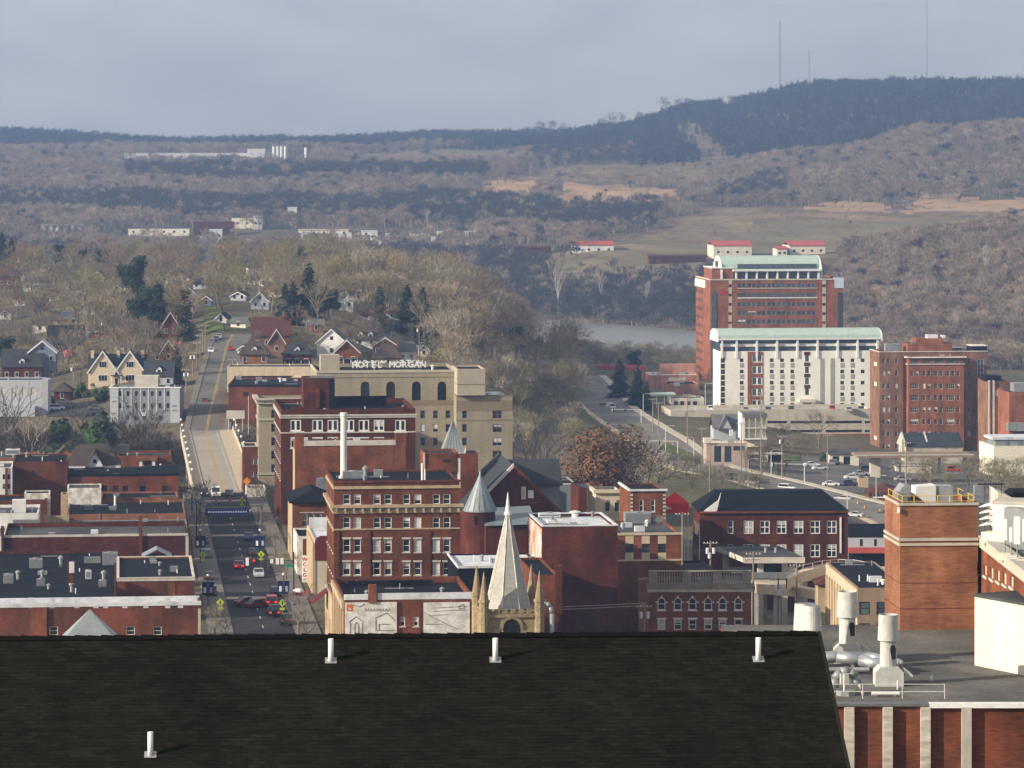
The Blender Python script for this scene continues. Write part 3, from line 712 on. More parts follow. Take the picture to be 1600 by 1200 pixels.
W_PLAIN = STY('pl', glass='glass')
W_BLUE = STY('bl', glass='glass_blue')
W_ARCH = STY('ar', frame='white_trim', t=0.14, nz=2, arch=1, blind=0.0, sill='white_trim')
W_ARCHD = STY('ad', frame='black_metal', t=0.10, nz=4, nx=2, arch=1, blind=0.0)
W_BLOCK = STY('bk', glass='tan_panel', sill='pale_stone')
W_GRID = STY('gr', frame='light_pole', t=0.10, nx=4, nz=2, glass='glass_blue')
W_RIB = STY('rb', frame='light_pole', t=0.12, nx=6, nz=1, glass='glass_blue')
class Bld:
    def __init__(s, name, label, cat, pxl, pxr, pyt, Y, dep, wall, yaw=TH, zb=None, ph=0.6, roof='roof_dark', coping=None, group=None, zt=None, pref=None):
        s.c, s.s = math.cos(yaw), math.sin(yaw); s.Y = Y; s.X = tn(pxl)*Y; s.dep = dep
        tr = tn(pxr); s.W = (tr*Y-s.X)/(s.c-tr*s.s)
        s.zt = zt if zt is not None else CH-(pyt-HOR)/F*Y
        if zb is None: zb = min(gz(s.X, Y), gz(s.X+s.W, Y), gz(s.X, Y+dep), gz(s.X+s.W, Y+dep))-0.6
        s.zb = zb; s.H = s.zt-zb; s.wall = wall; s.ph = ph; s.roof = roof; s.coping = coping
        s.t = thing(name, label, cat, (s.X, Y, zb), yaw, group); s.holes = dict(F=[], L=[], R=[], B=[]); s.px = F/Y
        s.rev = 0.2; s.nowall = False
    def F(s, px, py):
        t = tn(px); u = (t*s.Y-s.X)/(s.c-t*s.s); lam = s.Y+u*s.s
        return u, CH-(py-HOR)/F*lam-s.zb
    def L(s, px, py):
        t = tn(px); v = (s.X-t*s.Y)/(s.s+t*s.c); lam = s.Y+v*s.c
        return v, CH-(py-HOR)/F*lam-s.zb
    def TOP(s, px, py, z):
        """local u,v of the pixel's ray on the level z (local)"""
        lam = (CH-(z+s.zb))*F/(py-HOR); x = tn(px)*lam-s.X; y = lam-s.Y
        return x*s.c+y*s.s, -x*s.s+y*s.c
    def hole(s, face, u, z, w, h, st, rot=None):
        s.holes[face].append((u, z, w, h, st))
    def win(s, x0, y0, x1, y1, st):
        u0, z1 = s.F(x0, y0); u1, z0 = s.F(x1, y1); s.hole('F', u0, z0, u1-u0, z1-z0, st)
    def grid(s, xs, ys, wp, hp, st, skip=()):
        w = wp/s.px; h = hp/s.px
        for j, y in enumerate(ys):
            for i, x in enumerate(xs):
                if (i, j) in skip: continue
                u, z = s.F(x, y); s.hole('F', u-w/2, z-h/2, w, h, st)
    def gridm(s, face, us, zs, w, h, st):
        for z in zs:
            for u in us: s.hole(face, u, z, w, h, st)
    def band(s, y0, y1, proud, m, x0=None, x1=None, name='cornice', wrap=True):
        ym = s.F(0.5*((x0 or 0)+(x1 or 0)) if x0 is not None else 800+F*s.X/s.Y, y0)[1]; yb = s.F(x0 if x0 is not None else 800+F*s.X/s.Y, y1)[1]
        u0 = -proud if x0 is None else s.F(x0, y0)[0]; u1 = s.W+proud if x1 is None else s.F(x1, y0)[0]
        mb = MB(); mb.box(u0, u1, -proud, 0.12, yb, ym); o = mb.obj(name, m, s.t)
        if x0 is None and wrap:
            mb = MB(); mb.box(-proud*1.01, 0.12, 0.1205, s.dep, yb+.003, ym-.003); mb.obj(name, m, s.t)
        return o
    def pbox(s, name, x0, y0, x1, y1, v0, v1, m, parent=None):
        u0, za = s.F(x0, y0); u1, zb = s.F(x1, y1); mb = MB(); mb.box(u0, u1, v0, v1, zb, za); return mb.obj(name, m, parent or s.t)
    def box(s, name, u0, u1, v0, v1, z0, z1, m, parent=None):
        mb = MB(); mb.box(u0, u1, v0, v1, z0, z1); return mb.obj(name, m, parent or s.t)
    def _panel(s, mb, face):
        H = s.H; W = s.W if face in 'FB' else s.dep
        def P(u, d, z):                                    # d = depth inward
            if face == 'F': return (u, d, z)
            if face == 'B': return (u, s.dep-d, z)
            if face == 'L': return (d, u, z)
            return (s.W-d, u, z)
        hs = s.holes[face]; r5 = lambda x: round(x, 3)
        us = sorted({0.0, r5(W)} | {r5(min(max(a, 0), W)) for h in hs for a in (h[0], h[0]+h[2])}); zs = sorted({0.0, r5(H)} | {r5(min(max(a, 0), H)) for h in hs for a in (h[1], h[1]+h[3])})
        for a, b in zip(us[:-1], us[1:]):
            if b-a < 1e-3: continue
            um = (a+b)/2; col = [h for h in hs if h[0]-1e-3 < um < h[0]+h[2]+1e-3]
            z0 = None
            for c, d in zip(zs[:-1], zs[1:]):
                zm = (c+d)/2
                inside = any(h[1] < zm < h[1]+h[3] for h in col)
                if inside:
                    if z0 is not None: mb.poly(P(a,0,z0), P(b,0,z0), P(b,0,c), P(a,0,c)); z0 = None
                elif z0 is None: z0 = c
            if z0 is not None: mb.poly(P(a,0,z0), P(b,0,z0), P(b,0,zs[-1]), P(a,0,zs[-1]))
        for (u, z, w, h, st) in hs:
            r = st.get('rev', s.rev); a, b, c, d = u, u+w, z, z+h
            mb.poly(P(a,0,c), P(a,r,c), P(b,r,c), P(b,0,c))
            if st.get('arch'):
                q = w/2; zc = d-q; n = 8
                arc = [(u+q+q*math.cos(math.pi*k/n), zc+q*math.sin(math.pi*k/n)) for k in range(n+1)]
                mb.poly(*([P(b,0,d)]+[P(x,0,y) for x, y in arc[:n//2+1]])); mb.poly(*([P(a,0,d)]+[P(x,0,y) for x, y in arc[n//2:]]))
                for (x0,y0),(x1,y1) in zip(arc[:-1], arc[1:]): mb.poly(P(x0,0,y0), P(x0,r,y0), P(x1,r,y1), P(x1,0,y1))
                mb.poly(P(a,0,c), P(a,r,c), P(a,r,zc), P(a,0,zc)); mb.poly(P(b,0,c), P(b,r,c), P(b,r,zc), P(b,0,zc))
            else:
                mb.poly(P(a,0,d), P(a,r,d), P(b,r,d), P(b,0,d)); mb.poly(P(a,0,c), P(a,r,c), P(a,r,d), P(a,0,d)); mb.poly(P(b,0,c), P(b,r,c), P(b,r,d), P(b,0,d))
            fm, gm, _ = win_meshes(w, h, st)
            if face == 'F': loc = (u, 0, z); rz = 0
            elif face == 'L': loc = (0, u+w, z); rz = -math.pi/2
            elif face == 'R': loc = (s.W, u, z); rz = math.pi/2
            else: loc = (u+w, s.dep, z); rz = math.pi
            if fm is not None:
                o = link('window', fm, s.t, loc); o.rotation_euler = (0, 0, rz); p = link('pane', gm, o)
            else:
                o = link('window', gm, s.t, loc); o.rotation_euler = (0, 0, rz)
            if RW.random() < st.get('blind', 0):
                fr = RW.choice((0.35, 0.5, 0.6, 0.9)); d1 = st.get('fd', (0.08, 0.15))[1]-0.03; bm = MB(); bm.poly((0.05, d1, h*(1-fr)), (w-.05, d1, h*(1-fr)), (w-.05, d1, h-.05), (0.05, d1, h-.05)); bm.obj('blind', 'blind', o)
            if st.get('sill') and face in 'FL':
                if face == 'F': s.box('sill', u-.12, u+w+.12, -.10, .05, z-.16, z-.004, st['sill'], None)
                else: s.box('sill', -.10, .05, u-.12, u+w+.12, z-.16, z-.004, st['sill'], None)
            if st.get('lintel') and face == 'F':
                s.box('lintel', u-.15, u+w+.15, -.08, .05, z+h+.004, z+h+.26, st['lintel'])
    def done(s, roofname='roof', parapet=True):
        mb = MB()
        for f in 'FLRB': s._panel(mb, f)
        zr = s.H-s.ph
        if parapet and s.ph > 0.05:
            k = 0.3; a = [(k,k),(s.W-k,k),(s.W-k,s.dep-k),(k,s.dep-k)]; o = [(0,0),(s.W,0),(s.W,s.dep),(0,s.dep)]
            for i in range(4):
                j = (i+1) % 4; mb.poly((*a[i], zr), (*a[j], zr), (*a[j], s.H), (*a[i], s.H)); mb.poly((*o[i], s.H), (*o[j], s.H), (*a[j], s.H), (*a[i], s.H))
        mb.obj('wall', s.wall, s.t)
        rb = MB(); rb.poly((0.02,0.02,zr), (s.W-.02,0.02,zr), (s.W-.02,s.dep-.02,zr), (0.02,s.dep-.02,zr)); rb.obj(roofname, s.roof, s.t)
        if s.coping:
            cb = MB(); e = 0.07; z0, z1 = s.H-0.05, s.H+0.14
            cb.box(-e, s.W+e, -e, .36, z0, z1); cb.box(-e, s.W+e, s.dep-.36, s.dep+e, z0, z1); cb.box(-e, .36, .363, s.dep-.363, z0, z1); cb.box(s.W-.36, s.W+e, .363, s.dep-.363, z0, z1); cb.obj('coping', s.coping, s.t)
        s.zr = zr
        if parapet and s.W > 7 and s.dep > 6 and getattr(s, 'Y', 0) > 400:
            rc = random.Random(int(s.X*7+s.Y)); z = zr-.02
            for i in range(min(9, 2+int(s.W*s.dep/70))):
                u, v = rc.uniform(1, s.W-1), rc.uniform(1, s.dep-1); q = rc.random(); mb = MB(); h = rc.uniform(.4, 1.1)
                if q < .4: mb.cyl(u, v, z, z+h, .09, None, 6); mb.obj('vent_pipe', rc.choice(('white_trim', 'galv', 'dull_metal')), s.t)
                elif q < .65: mb.cyl(u, v, z, z+h*.7, .25, None, 8); mb.cyl(u, v, z+h*.7, z+h, .42, .1, 8); mb.obj('roof_vent', 'galv', s.t)
                elif q < .85: w = rc.uniform(.5, 1.0); mb.box(u-w, u+w, v-.5, v+.5, z, z+h); mb.obj('roof_hatch', rc.choice(('galv', 'dull_metal', 'roof_white')), s.t)
                else: w = rc.uniform(1.5, 4); mb.box(max(.4, u-w), min(s.W-.4, u+w), v-.08, v+.08, z, z+.16); mb.obj('roof_conduit', 'galv', s.t)
        return s
def rooftop(b, name, label, cat, px, py, maker, dz=0.0, group=None, rz=0.0):
    """a thing standing on a building's flat roof, base at a photo pixel"""
    z = b.H-b.ph; u, v = b.TOP(px, py, z); u = min(max(u, .6), b.W-.6); v = min(max(v, .6), b.dep-.6)
    x = b.X+u*b.c-v*b.s; y = b.Y+u*b.s+v*b.c
    t = thing(name, label, cat, (x, y, b.zb+z+dz), math.atan2(b.s, b.c)+rz, group); maker(t); return t
def mk_ac(w=2.0, d=1.6, h=1.2, m='galv'):
    def f(t):
        MB().box(-w/2, w/2, -d/2, d/2, 0.15, h).obj('casing', m, t); MB().box(-w/2+.1, w/2-.1, -d/2+.1, d/2-.1, 0, .15).obj('base', 'dull_metal', t)
        MB().cyl(0, 0, h, h+.12, min(w, d)*.36, None, 10).obj('fan_guard', 'dull_metal', t)
        MB().box(-w/2+.15, w/2-.15, -d/2-.02, -d/2+.01, .35, h-.2).obj('grille', 'dull_metal', t)
    return f
def mk_vent(h=1.4, r=.3, m='galv'):
    def f(t):
        MB().cyl(0, 0, 0, h*.7, r*.6, None, 10).obj('duct', m, t); MB().cyl(0, 0, h*.7, h*.85, r, r, 10).obj('hood', m, t); MB().cyl(0, 0, h*.85, h, r, r*.2, 10).obj('cap', m, t)
    return f
def mk_pipe(h=1.0, r=.1, m='white_trim'):
    def f(t): MB().cyl(0, 0, 0, h, r, None, 8).obj('pipe', m, t); MB().cyl(0, 0, 0, .12, r*2, r*1.6, 8).obj('flashing', 'galv', t)
    return f
def gable_roof(mb, x0, x1, y0, y1, z, h, axis='x', ov=0.4, th=0.18):
    """pitched roof slabs; ridge along axis"""
    if axis == 'x':
        ym = (y0+y1)/2
        for ya in (y0, y1):
            sg = 1 if ya == y0 else -1; k = h/abs(ym-ya)
            mb.slabyz([(ya-sg*ov, z-ov*k), (ym, z+h), (ym, z+h+th), (ya-sg*ov, z-ov*k+th)], x0-ov, x1+ov)
    else:
        xm = (x0+x1)/2
        for xa in (x0, x1):
            sg = 1 if xa == x0 else -1; k = h/abs(xm-xa)
            mb.slabxz([(xa-sg*ov, z-ov*k), (xm, z+h), (xm, z+h+th), (xa-sg*ov, z-ov*k+th)], y0-ov, y1+ov)
    return mb
def hip_roof(mb, x0, x1, y0, y1, z, h, ov=0.5, ridge=None):
    x0 -= ov; x1 += ov; y0 -= ov; y1 += ov; w = x1-x0; d = y1-y0; r = min(w, d)/2 if ridge is None else ridge
    if w >= d: a, b = (x0+r, (y0+y1)/2, z+h), (x1-r, (y0+y1)/2, z+h)
    else: a, b = ((x0+x1)/2, y0+r, z+h), ((x0+x1)/2, y1-r, z+h)
    c = [(x0,y0,z), (x1,y0,z), (x1,y1,z), (x0,y1,z)]; e = [(p[0],p[1],z-.22) for p in c]
    if w >= d: fs = [(0,1,5,4), (1,2,5), (2,3,4,5), (3,0,4)]
    else: fs = [(0,1,4), (1,2,5,4), (2,3,5), (3,0,4,5)]
    mb.add(c+[a, b], fs); 
    for i in range(4): mb.poly(c[i], c[(i+1)%4], e[(i+1)%4], e[i])
    mb.poly(*e[::-1]); return mb
_txt = {}
def letter_mesh(ch, size, ext, m):
    k = (ch, size, ext, m)
    if k not in _txt:
        cu = bpy.data.curves.new('letter', 'FONT'); cu.body = ch; cu.size = size; cu.extrude = ext; cu.offset = size*0.02; cu.align_x = 'CENTER'; cu.resolution_u = 2
        o = bpy.data.objects.new('letter', cu); COL.objects.link(o); dg = bpy.context.evaluated_depsgraph_get()
        me = bpy.data.meshes.new_from_object(o.evaluated_get(dg)); bpy.data.objects.remove(o); me.materials.clear(); me.materials.append(M[m]); me.name = 'letter'; _txt[k] = me
    return _txt[k]
def letters(text, parent, x0, pitch, y, z, size, ext, m, vertical=False, mirror=False, rz=0.0):
    for k, ch in enumerate(text):
        if ch == ' ': continue
        o = link('letter', letter_mesh(ch, size, ext, m), parent, (x0+(0 if vertical else pitch*k), y, z-(pitch*k if vertical else 0)))
        o.rotation_euler = (R(90), 0, rz)
        if mirror: o.scale = (-1, 1, 1)
def merge_into(main, sub):
    """parts of one building block become parts of another thing"""
    a = Matrix.LocRotScale(main.location, main.rotation_euler, main.scale).inverted(); b = Matrix.LocRotScale(sub.location, sub.rotation_euler, sub.scale)
    for ch in list(sub.children):
        ml = a @ b @ Matrix.LocRotScale(ch.location, ch.rotation_euler, ch.scale); ch.parent = main; ch.location, q, ch.scale = ml.decompose(); ch.rotation_euler = q.to_euler()
    bpy.data.objects.remove(sub)
# ================================================================ foreground: dark shingled house roof
def shingle_house():
    # ridge right end at pixel (1278,989) 83 m away, left end at (10,996); roof falls towards the camera at 25 deg
    A = PT(-30, 996, 82.1); B = PT(1278, 989, 83.0)
    zr = (A.z+B.z)/2; yaw = math.atan2(B.y-A.y, B.x-A.x); W = math.hypot(B.x-A.x, B.y-A.y)
    t = thing('shingled_house', 'house with a broad black shingled roof and white vent pipes', 'house', (A.x, A.y, 0), yaw)
    sl = R(25.0); Ls = 7.6                                  # slope length towards the camera
    def SP(u, d, up=0.0): return (u, -d*math.cos(sl)-up*math.sin(sl)*1, zr-d*math.sin(sl)+up*math.cos(sl))
    mb = MB()
    mb.poly(SP(0,0), SP(W,0), SP(W,Ls), SP(0,Ls)); mb.poly((0,0,zr), (W,0,zr), (W,6.9,zr-6.9*math.tan(sl)), (0,6.9,zr-6.9*math.tan(sl))); mb.obj('roof_deck', 'shingle_black', t)
    mb = MB(); ze = zr-Ls*math.sin(sl)+.1; yb = -Ls*math.cos(sl)+.5
    mb.slabyz([(yb, 46-0), (6.5, 46), (6.5, zr-6.5*math.tan(sl)-.1), (0, zr-.1), (yb, zr+yb*math.tan(sl)-.1)], .35, W-.35); mb.obj('wall', 'brick_dark', t)
    # courses of three-tab shingles: each tab a thin slab, its lower edge proud of the course below
    ex = 0.1435; tw_ = 0.305; rng = random.Random(5); nr = int(Ls/ex)
    tab = MB(); g = 0.012
    a = [(-tw_/2+g/2, 0, 0.002), (tw_/2-g/2, 0, 0.002), (tw_/2-g/2, -ex*math.cos(sl), -ex*math.sin(sl)+.011), (-tw_/2+g/2, -ex*math.cos(sl), -ex*math.sin(sl)+.011)]
    b = [(x, y, z-.012) for x, y, z in a[2:]]
    tab.add(a+b, [(0,3,2,1), (3,5,4,2)]); tm = tab.mesh('shingle', 'shingle_black')
    rest = MB(); n_ind = 0
    rows = list(range(nr))
    # the 300 tabs that show largest are the nearest complete rows in view
    ind_rows = [r for r in rows if 28 <= r <= 32]
    for r in rows:
        o = (r % 2)*tw_/2 + rng.uniform(-.02, .02)
        u = o + tw_/2 - tw_*0.5
        while u < W+tw_/2-0.01:
            uu = min(max(u, tw_/2), W-tw_/2); du, dy, dz = SP(uu, r*ex, 0.0)
            j = rng.uniform(-.006, .006)
            if r in ind_rows and n_ind < 300:
                link('shingle', tm, t, (du, dy+j, dz+rng.uniform(.0, .004))); n_ind += 1
            else:
                lift = rng.uniform(0, .004); rest.add([(x+du, y+dy+j, z+dz+lift) for x, y, z in a+b], [(0,3,2,1), (3,5,4,2)])
            u += tw_
    o = rest.obj('shingle_courses', 'shingle_black', t); o['kind'] = 'stuff'
    mb = MB()                                               # ridge caps
    k = 0.0
    while k < W-.05:
        e = min(k+.3, W); zz = zr+.03; h = .008*(int(k/.3) % 2)
        mb.poly((k,0,zz+h+.02), (e,0,zz+h), (e,-.17,zz+h-.075), (k,-.17,zz+h-.055)); mb.poly((k,0,zz+h+.02), (e,0,zz+h), (e,.17,zz+h-.075), (k,.17,zz+h-.055)); k += .3
    mb.obj('ridge_cap', 'shingle_ridge', t)
    for u in (-.03, W+.03):
        mb = MB(); mb.tube(SP(u, 0, .0), SP(u, Ls, .0), .05, .05, 4); mb.obj('rake_trim', 'shingle_edge', t)
    # pipes: pixel of the base on the slope -> u,d
    for bx, by in ((517, 1033), (774, 1032), (1185, 1031), (235, 1180)):
        best = None
        for d in np.arange(0.05, Ls, 0.005):
            ux = (tn(bx)*(A.y-d*math.cos(sl)*1.0)-A.x)                       # close enough: yaw is tiny
            for _ in range(3):
                lx, ly, lz = SP(ux, d); Yw = A.y+lx*math.sin(yaw)+ly*math.cos(yaw); Xw = tn(bx)*Yw; ux = ((Xw-A.x)+ly*math.sin(yaw))/math.cos(yaw)
            py = HOR+(CH-lz)/Yw*F; e = abs(py-by)
            if best is None or e < best[0]: best = (e, ux, d)
        _, u, d = best; p = SP(u, d)
        mb = MB(); mb.cyl(p[0], p[1], p[2]-.05, p[2]+.50, .060, None, 14); pi = mb.obj('vent_pipe', 'white_trim', t, True)
        for pl in pi.data.polygons: pl.use_smooth = len(pl.vertices) == 4
        mb = MB(); mb.cyl(p[0], p[1], p[2]-.06, p[2]+.05, .095, .07, 12); q = [SP(u-.13, d-.12, .02), SP(u+.13, d-.12, .02), SP(u+.13, d+.12, .02), SP(u-.13, d+.12, .02)]; mb.poly(*q); mb.obj('pipe_flashing', 'galv', pi)
m = mat('shingle_black', (0.0098, 0.0100, 0.0074), 0.95, 0.22, 0.5, 7.0, 0.25, (1,1.5,1.5), col2=(0.0088, 0.0085, 0.0062), c2fac=0.5, c2scale=0.4, spec=0.04, rnd=0.0)
def _rnd_island():
    n = m.node_tree; b = n.nodes['Principled BSDF']; lk = b.inputs['Base Color'].links[0]; src = lk.from_socket
    g = n.nodes.new('ShaderNodeNewGeometry'); oi = n.nodes.new('ShaderNodeObjectInfo'); ad = n.nodes.new('ShaderNodeMath'); ad.operation = 'ADD'; fr = n.nodes.new('ShaderNodeMath'); fr.operation = 'FRACT'
    n.links.new(g.outputs['Random Per Island'], ad.inputs[0]); n.links.new(oi.outputs['Random'], ad.inputs[1]); n.links.new(ad.outputs[0], fr.inputs[0])
    r = n.nodes.new('ShaderNodeMapRange'); r.inputs['To Min'].default_value = 0.76; r.inputs['To Max'].default_value = 1.32; n.links.new(fr.outputs[0], r.inputs['Value'])
    v = n.nodes.new('ShaderNodeVectorMath'); v.operation = 'SCALE'; n.links.new(src, v.inputs[0]); n.links.new(r.outputs['Result'], v.inputs['Scale']); n.links.new(v.outputs[0], b.inputs['Base Color'])
_rnd_island()
mat('shingle_edge', (0.02, 0.018, 0.014), 0.9, 0.2); mat('shingle_ridge', (0.006, 0.006, 0.0055), 0.95, 0.2, spec=0.04)
shingle_house()
# ================================================================ campus buildings on the right
def campus():
    # low brick block with pilasters: roof edge 250 m away
    Yf = 246.0; b = Bld('laboratory_block', 'low brick block with pale pilasters and a flat grey roof of exhaust fans', 'building', 1180, 1760, 1103, Yf, 41.0, 'brick_red', yaw=R(0.0), zb=14.0, ph=0.02, roof='roof_gravel')
    b.done(parapet=False)
    b.box('roof_edge', -.1, b.W+.1, -.25, .9, b.H+.001, b.H+.16, 'steel_edge')
    u1 = b.F(1452, 1100)[0]; b.box('fascia', u1, b.W+.1, -.33, .3, b.H-.10, b.H+.22, 'white_trim')
    for x0, x1 in ((1319, 1334), (1379, 1394), (1438, 1453)):
        b.pbox('pilaster', x0, 1104, x1, 1400, -.42, .05, 'pilaster')
    b.pbox('pilaster', 1502, 1104, 1517, 1400, -.42, .05, 'concrete')
    # orange brick tower
    T = Bld('brick_tower', 'tall blank orange brick tower with pale bands and yellow roof railing', 'building', 1406, 1527, 786, 284.0, 6.5, 'brick_orange', yaw=R(4.5), zb=16.0, ph=0.35, roof='roof_gravel', coping=None)
    T.done()
    T.band(786, 790, .12, 'concrete', name='coping'); T.band(841, 845.5, .10, 'concrete', name='stone_band'); T.band(849, 853, .10, 'concrete_pale', name='stone_band')
    for y in (911, 951, 991): T.band(y, y+.9, .012, 'brick_dark', name='joint')
    T.pbox('floodlight', 1402.5, 793, 1405.5, 801, -.25, .1, 'white_trim')
    # yellow guard rail round the tower top
    z = T.H-.35; rail = thing('guard_rail', 'yellow steel guard rail on top of the orange brick tower', 'railing', (T.X, T.Y, T.zb+z), R(4.5))
    rail.scale = (1, 1, .8); us = [0.25+k*(T.W-.5)/6 for k in range(7)]
    for u in us: MB().tube((u, .3, 0), (u, .3, 1.1), .035, None, 6).obj('post', 'yellow', rail)
    for v in (2.2, 4.2, 6.2):
        for u in (.25, T.W-.25): MB().tube((u, v, 0), (u, v, 1.1), .035, None, 6).obj('post', 'yellow', rail)
    for h in (.55, 1.08):
        MB().path([(.25,6.2,h), (.25,.3,h), (T.W-.25,.3,h), (T.W-.25,6.2,h)], .03, 6).obj('rail', 'yellow', rail)
    # ductwork on the tower
    dt = thing('roof_ductwork', 'white angled air duct boxes behind the yellow railing', 'ductwork', (T.X+1.5, T.Y+.5, T.zb+z), R(4.5))
    dt.scale = (.85, 1, .56); MB().slabxz([(1.3,.0),(2.0,0),(2.0,2.7),(.1,2.5),(.1,1.5)], 1.6, 3.4).obj('cowl', 'white', dt); MB().box(2.02, 3.6, 1.7, 3.3, 0, 2.6).obj('duct', 'galv', dt)
    MB().slabxz([(-1.0,0),(.2,0),(.2,2.2),(-.4,2.4),(-1.0,1.2)], 4.0, 6.2).obj('cowl', 'galv', dt); MB().box(-1.5, -.5, 2.2, 3.6, 0, 1.55).obj('plenum', 'dull_metal', dt)
    ft = thing('fence_frame', 'black wire cage between the tower and the brick wing', 'cage', (PT(1530, 800, 290).x, 290, T.zb+z-4.5), R(4.5))
    for k in range(5): MB().tube((k*.45, 0, 0), (k*.45, 0, 5.9), .02, None, 4).obj('bar', 'black_metal', ft)
    MB().box(-.1, 2.0, -.1, .05, 5.7, 5.8).obj('top_rail', 'black_metal', ft); MB().box(-.45, .25, -.4, .1, 4.0, 5.7).obj('lamp_cluster', 'galv', ft)
    # brick wing running from the tower towards the viewer (its sunlit side faces left)
    p0 = PT(1528, 846, 286.5); p1 = PT(1600, 879, 263.0)
    yw = math.atan2(p1.y-p0.y, p1.x-p0.x); Lw = 30.0; zb = 16.0
    g = thing('brick_wing', 'brick wing with a row of small blocked windows and a cream cornice', 'building', (p0.x, p0.y, zb), yw)
    H = (p0.z+p1.z)/2-zb; mb = MB(); holes = []
    # wall in local x along the wing, facing -y
    def on(px, py):
        t_ = tn(px); cx, sx = math.cos(yw), math.sin(yw); u = (t_*p0.y-p0.x)/(cx-t_*sx); lam = p0.y+u*sx; return u, CH-(py-HOR)/F*lam-zb
    rects = []
    for (xa, ya, xb, yb) in ((1527, 878, 1531, 898), (1537, 881, 1541.5, 902), (1547, 885, 1552, 907), (1557, 889, 1562, 911), (1567, 893, 1572.5, 916), (1578, 898, 1583.5, 920)):
        u0, z1 = on(xa, ya); u1, z0 = on(xb, yb); rects.append((u0, z0, u1-u0, z1-z0))
    class Q: pass
    w_ = Bld.__new__(Bld); w_.W = Lw; w_.H = H; w_.dep = 14.0; w_.t = g; w_.rev = .2; w_.ph = .3; w_.wall = 'brick_warm'; w_.roof = 'roof_gravel'; w_.coping = None; w_.holes = dict(F=[(u, z, wd, hh, W_BLOCK) for u, z, wd, hh in rects]+[(u, z-4.2, wd, hh, W_BLOCK) for u, z, wd, hh in rects[:3]], L=[], R=[], B=[])
    w_.done()
    w_.box('cornice', -.02, Lw, -.18, .5, H-.75, H+.03, 'concrete_pale'); w_.box('coping', -.02, Lw, -.26, .9, H+.033, H+.16, 'concrete')
    zz = zb+H-.3
    a = thing('rooftop_plant', 'white louvred air handling plant on the brick wing roof', 'air handler', (PT(1551, 842, 281).x, 281, zz), R(-20))
    a.scale = (1, 1, .78); MB().box(0, 4.6, 0, 5, 0, 4.2).obj('casing', 'white', a); MB().box(-.05, 3.4, -.05, 3, 4.2, 4.5).obj('top', 'concrete', a)
    for k in range(4): MB().slabxz([(-1.1, 1.9+k*.62), (0, 2.15+k*.62), (0, 2.35+k*.62), (-1.1, 2.0+k*.62)], .2, 2.6).obj('louvre', 'white', a)
    MB().slabxz([(1.2,0),(4.4,0),(4.4,3.4),(2.2,4.0),(1.2,4.0)], -1.4, -.1).obj('duct', 'galv', a)
    a2 = thing('sloped_cowl', 'cream sloped roof monitor at the right edge above the antennas', 'roof monitor', (PT(1559, 790, 292).x, 292, zz), 0)
    a2.scale = (1, 1, .5); MB().slabxz([(0,0),(6,0),(6,5.2),(1.3,5.2),(0,6.3)], 0, 5).obj('housing', 'cream', a2); MB().slabxz([(.9,5.35),(7,5.35),(7,6.1),(1.4,6.1)], .5, 4).obj('skylight', 'roof_sky_cast', a2)
    for i, (x0, y0, x1, y1, Yd) in enumerate(((1566, 811, 1573.5, 844, 272), (1577, 824, 1582, 847, 270.5), (1584, 807, 1594, 850, 269), (1597.5, 811, 1606, 846, 268))):
        pa = PT(x0, y0, Yd); pb = PT(x1, y1, Yd)
        an = thing('panel_antenna', ('white panel antenna on the brick wing roof, leftmost and narrow', 'shortest white panel antenna, between two tall ones', 'tallest widest white panel antenna on the brick wing roof', 'white panel antenna cut by the right edge of the picture')[i], 'antenna', (pa.x, Yd, zz), R(-12))
        MB().box(0, pb.x-pa.x, -.12, .12, pb.z-zz, pa.z-zz).obj('panel', 'white_trim', an); MB().tube(((pb.x-pa.x)/2, .2, 0), ((pb.x-pa.x)/2, .2, pa.z-zz-.2), .05, None, 6).obj('mast', 'galv', an)
        MB().box(-.35, pb.x-pa.x+.35, -.5, .6, 0, .5).obj('ballast_block', 'cream', an)
    a3 = thing('skid_platform', 'low cream equipment skid beside the antennas on the brick wing roof', 'platform', (PT(1533, 838, 281).x, 281, zz), R(-35)); MB().box(0, 2.6, 0, 3, .3, 1.1).obj('deck', 'cream', a3); MB().box(.2, 2.4, .2, 2.8, 0, .3).obj('support', 'black_metal', a3)
    # white box penthouse on the block's roof, far right
    pz = b.zb+b.H-.02; q0 = PT(1541, 1040, 258.6)
    bx = thing('roof_penthouse', 'cream windowless penthouse box on the flat grey roof, right edge', 'penthouse', (q0.x, 258.6+6.5, pz), R(-60))
    MB().box(0, 7.2, 0, 6, 0, 5.0).obj('wall', 'cream', bx); MB().box(-.1, 7.3, -.1, 6.1, 5.003, 5.2).obj('roof', 'roof_grey', bx); MB().box(7.2, 7.6, -.02, 6, 0, 4.7).obj('louvre_panel', 'pale_stone', bx)
    # exhaust fans
    def fan(name, label, px, pyb, sc, cone=(1.0)):
        Yd = (CH-pz)*F/(pyb-HOR); p = PT(px, pyb, Yd)
        t = thing(name, label, 'exhaust fan', (p.x, Yd, pz), 0, 'exhaust fans on the grey roof')
        k = Yd/F                                           # metres per pixel
        MB().slabxz([(-22*k,0),(22*k,0),(22*k,22*k),(14*k,30*k),(-14*k,30*k),(-22*k,22*k)], -.9, .9).obj('plenum', 'stack_paint', t)
        MB().slabxz([(22*k,20*k),(36*k,14*k),(37*k,17*k),(24*k,27*k)], -.7, .7).obj('intake_hood', 'stack_paint', t)
        lo = MB(); lo.cyl(0, 0, 30*k, 70*k, 13.5*k, 12.5*k, 20); lo.obj('stack', 'stack_paint', t, False)
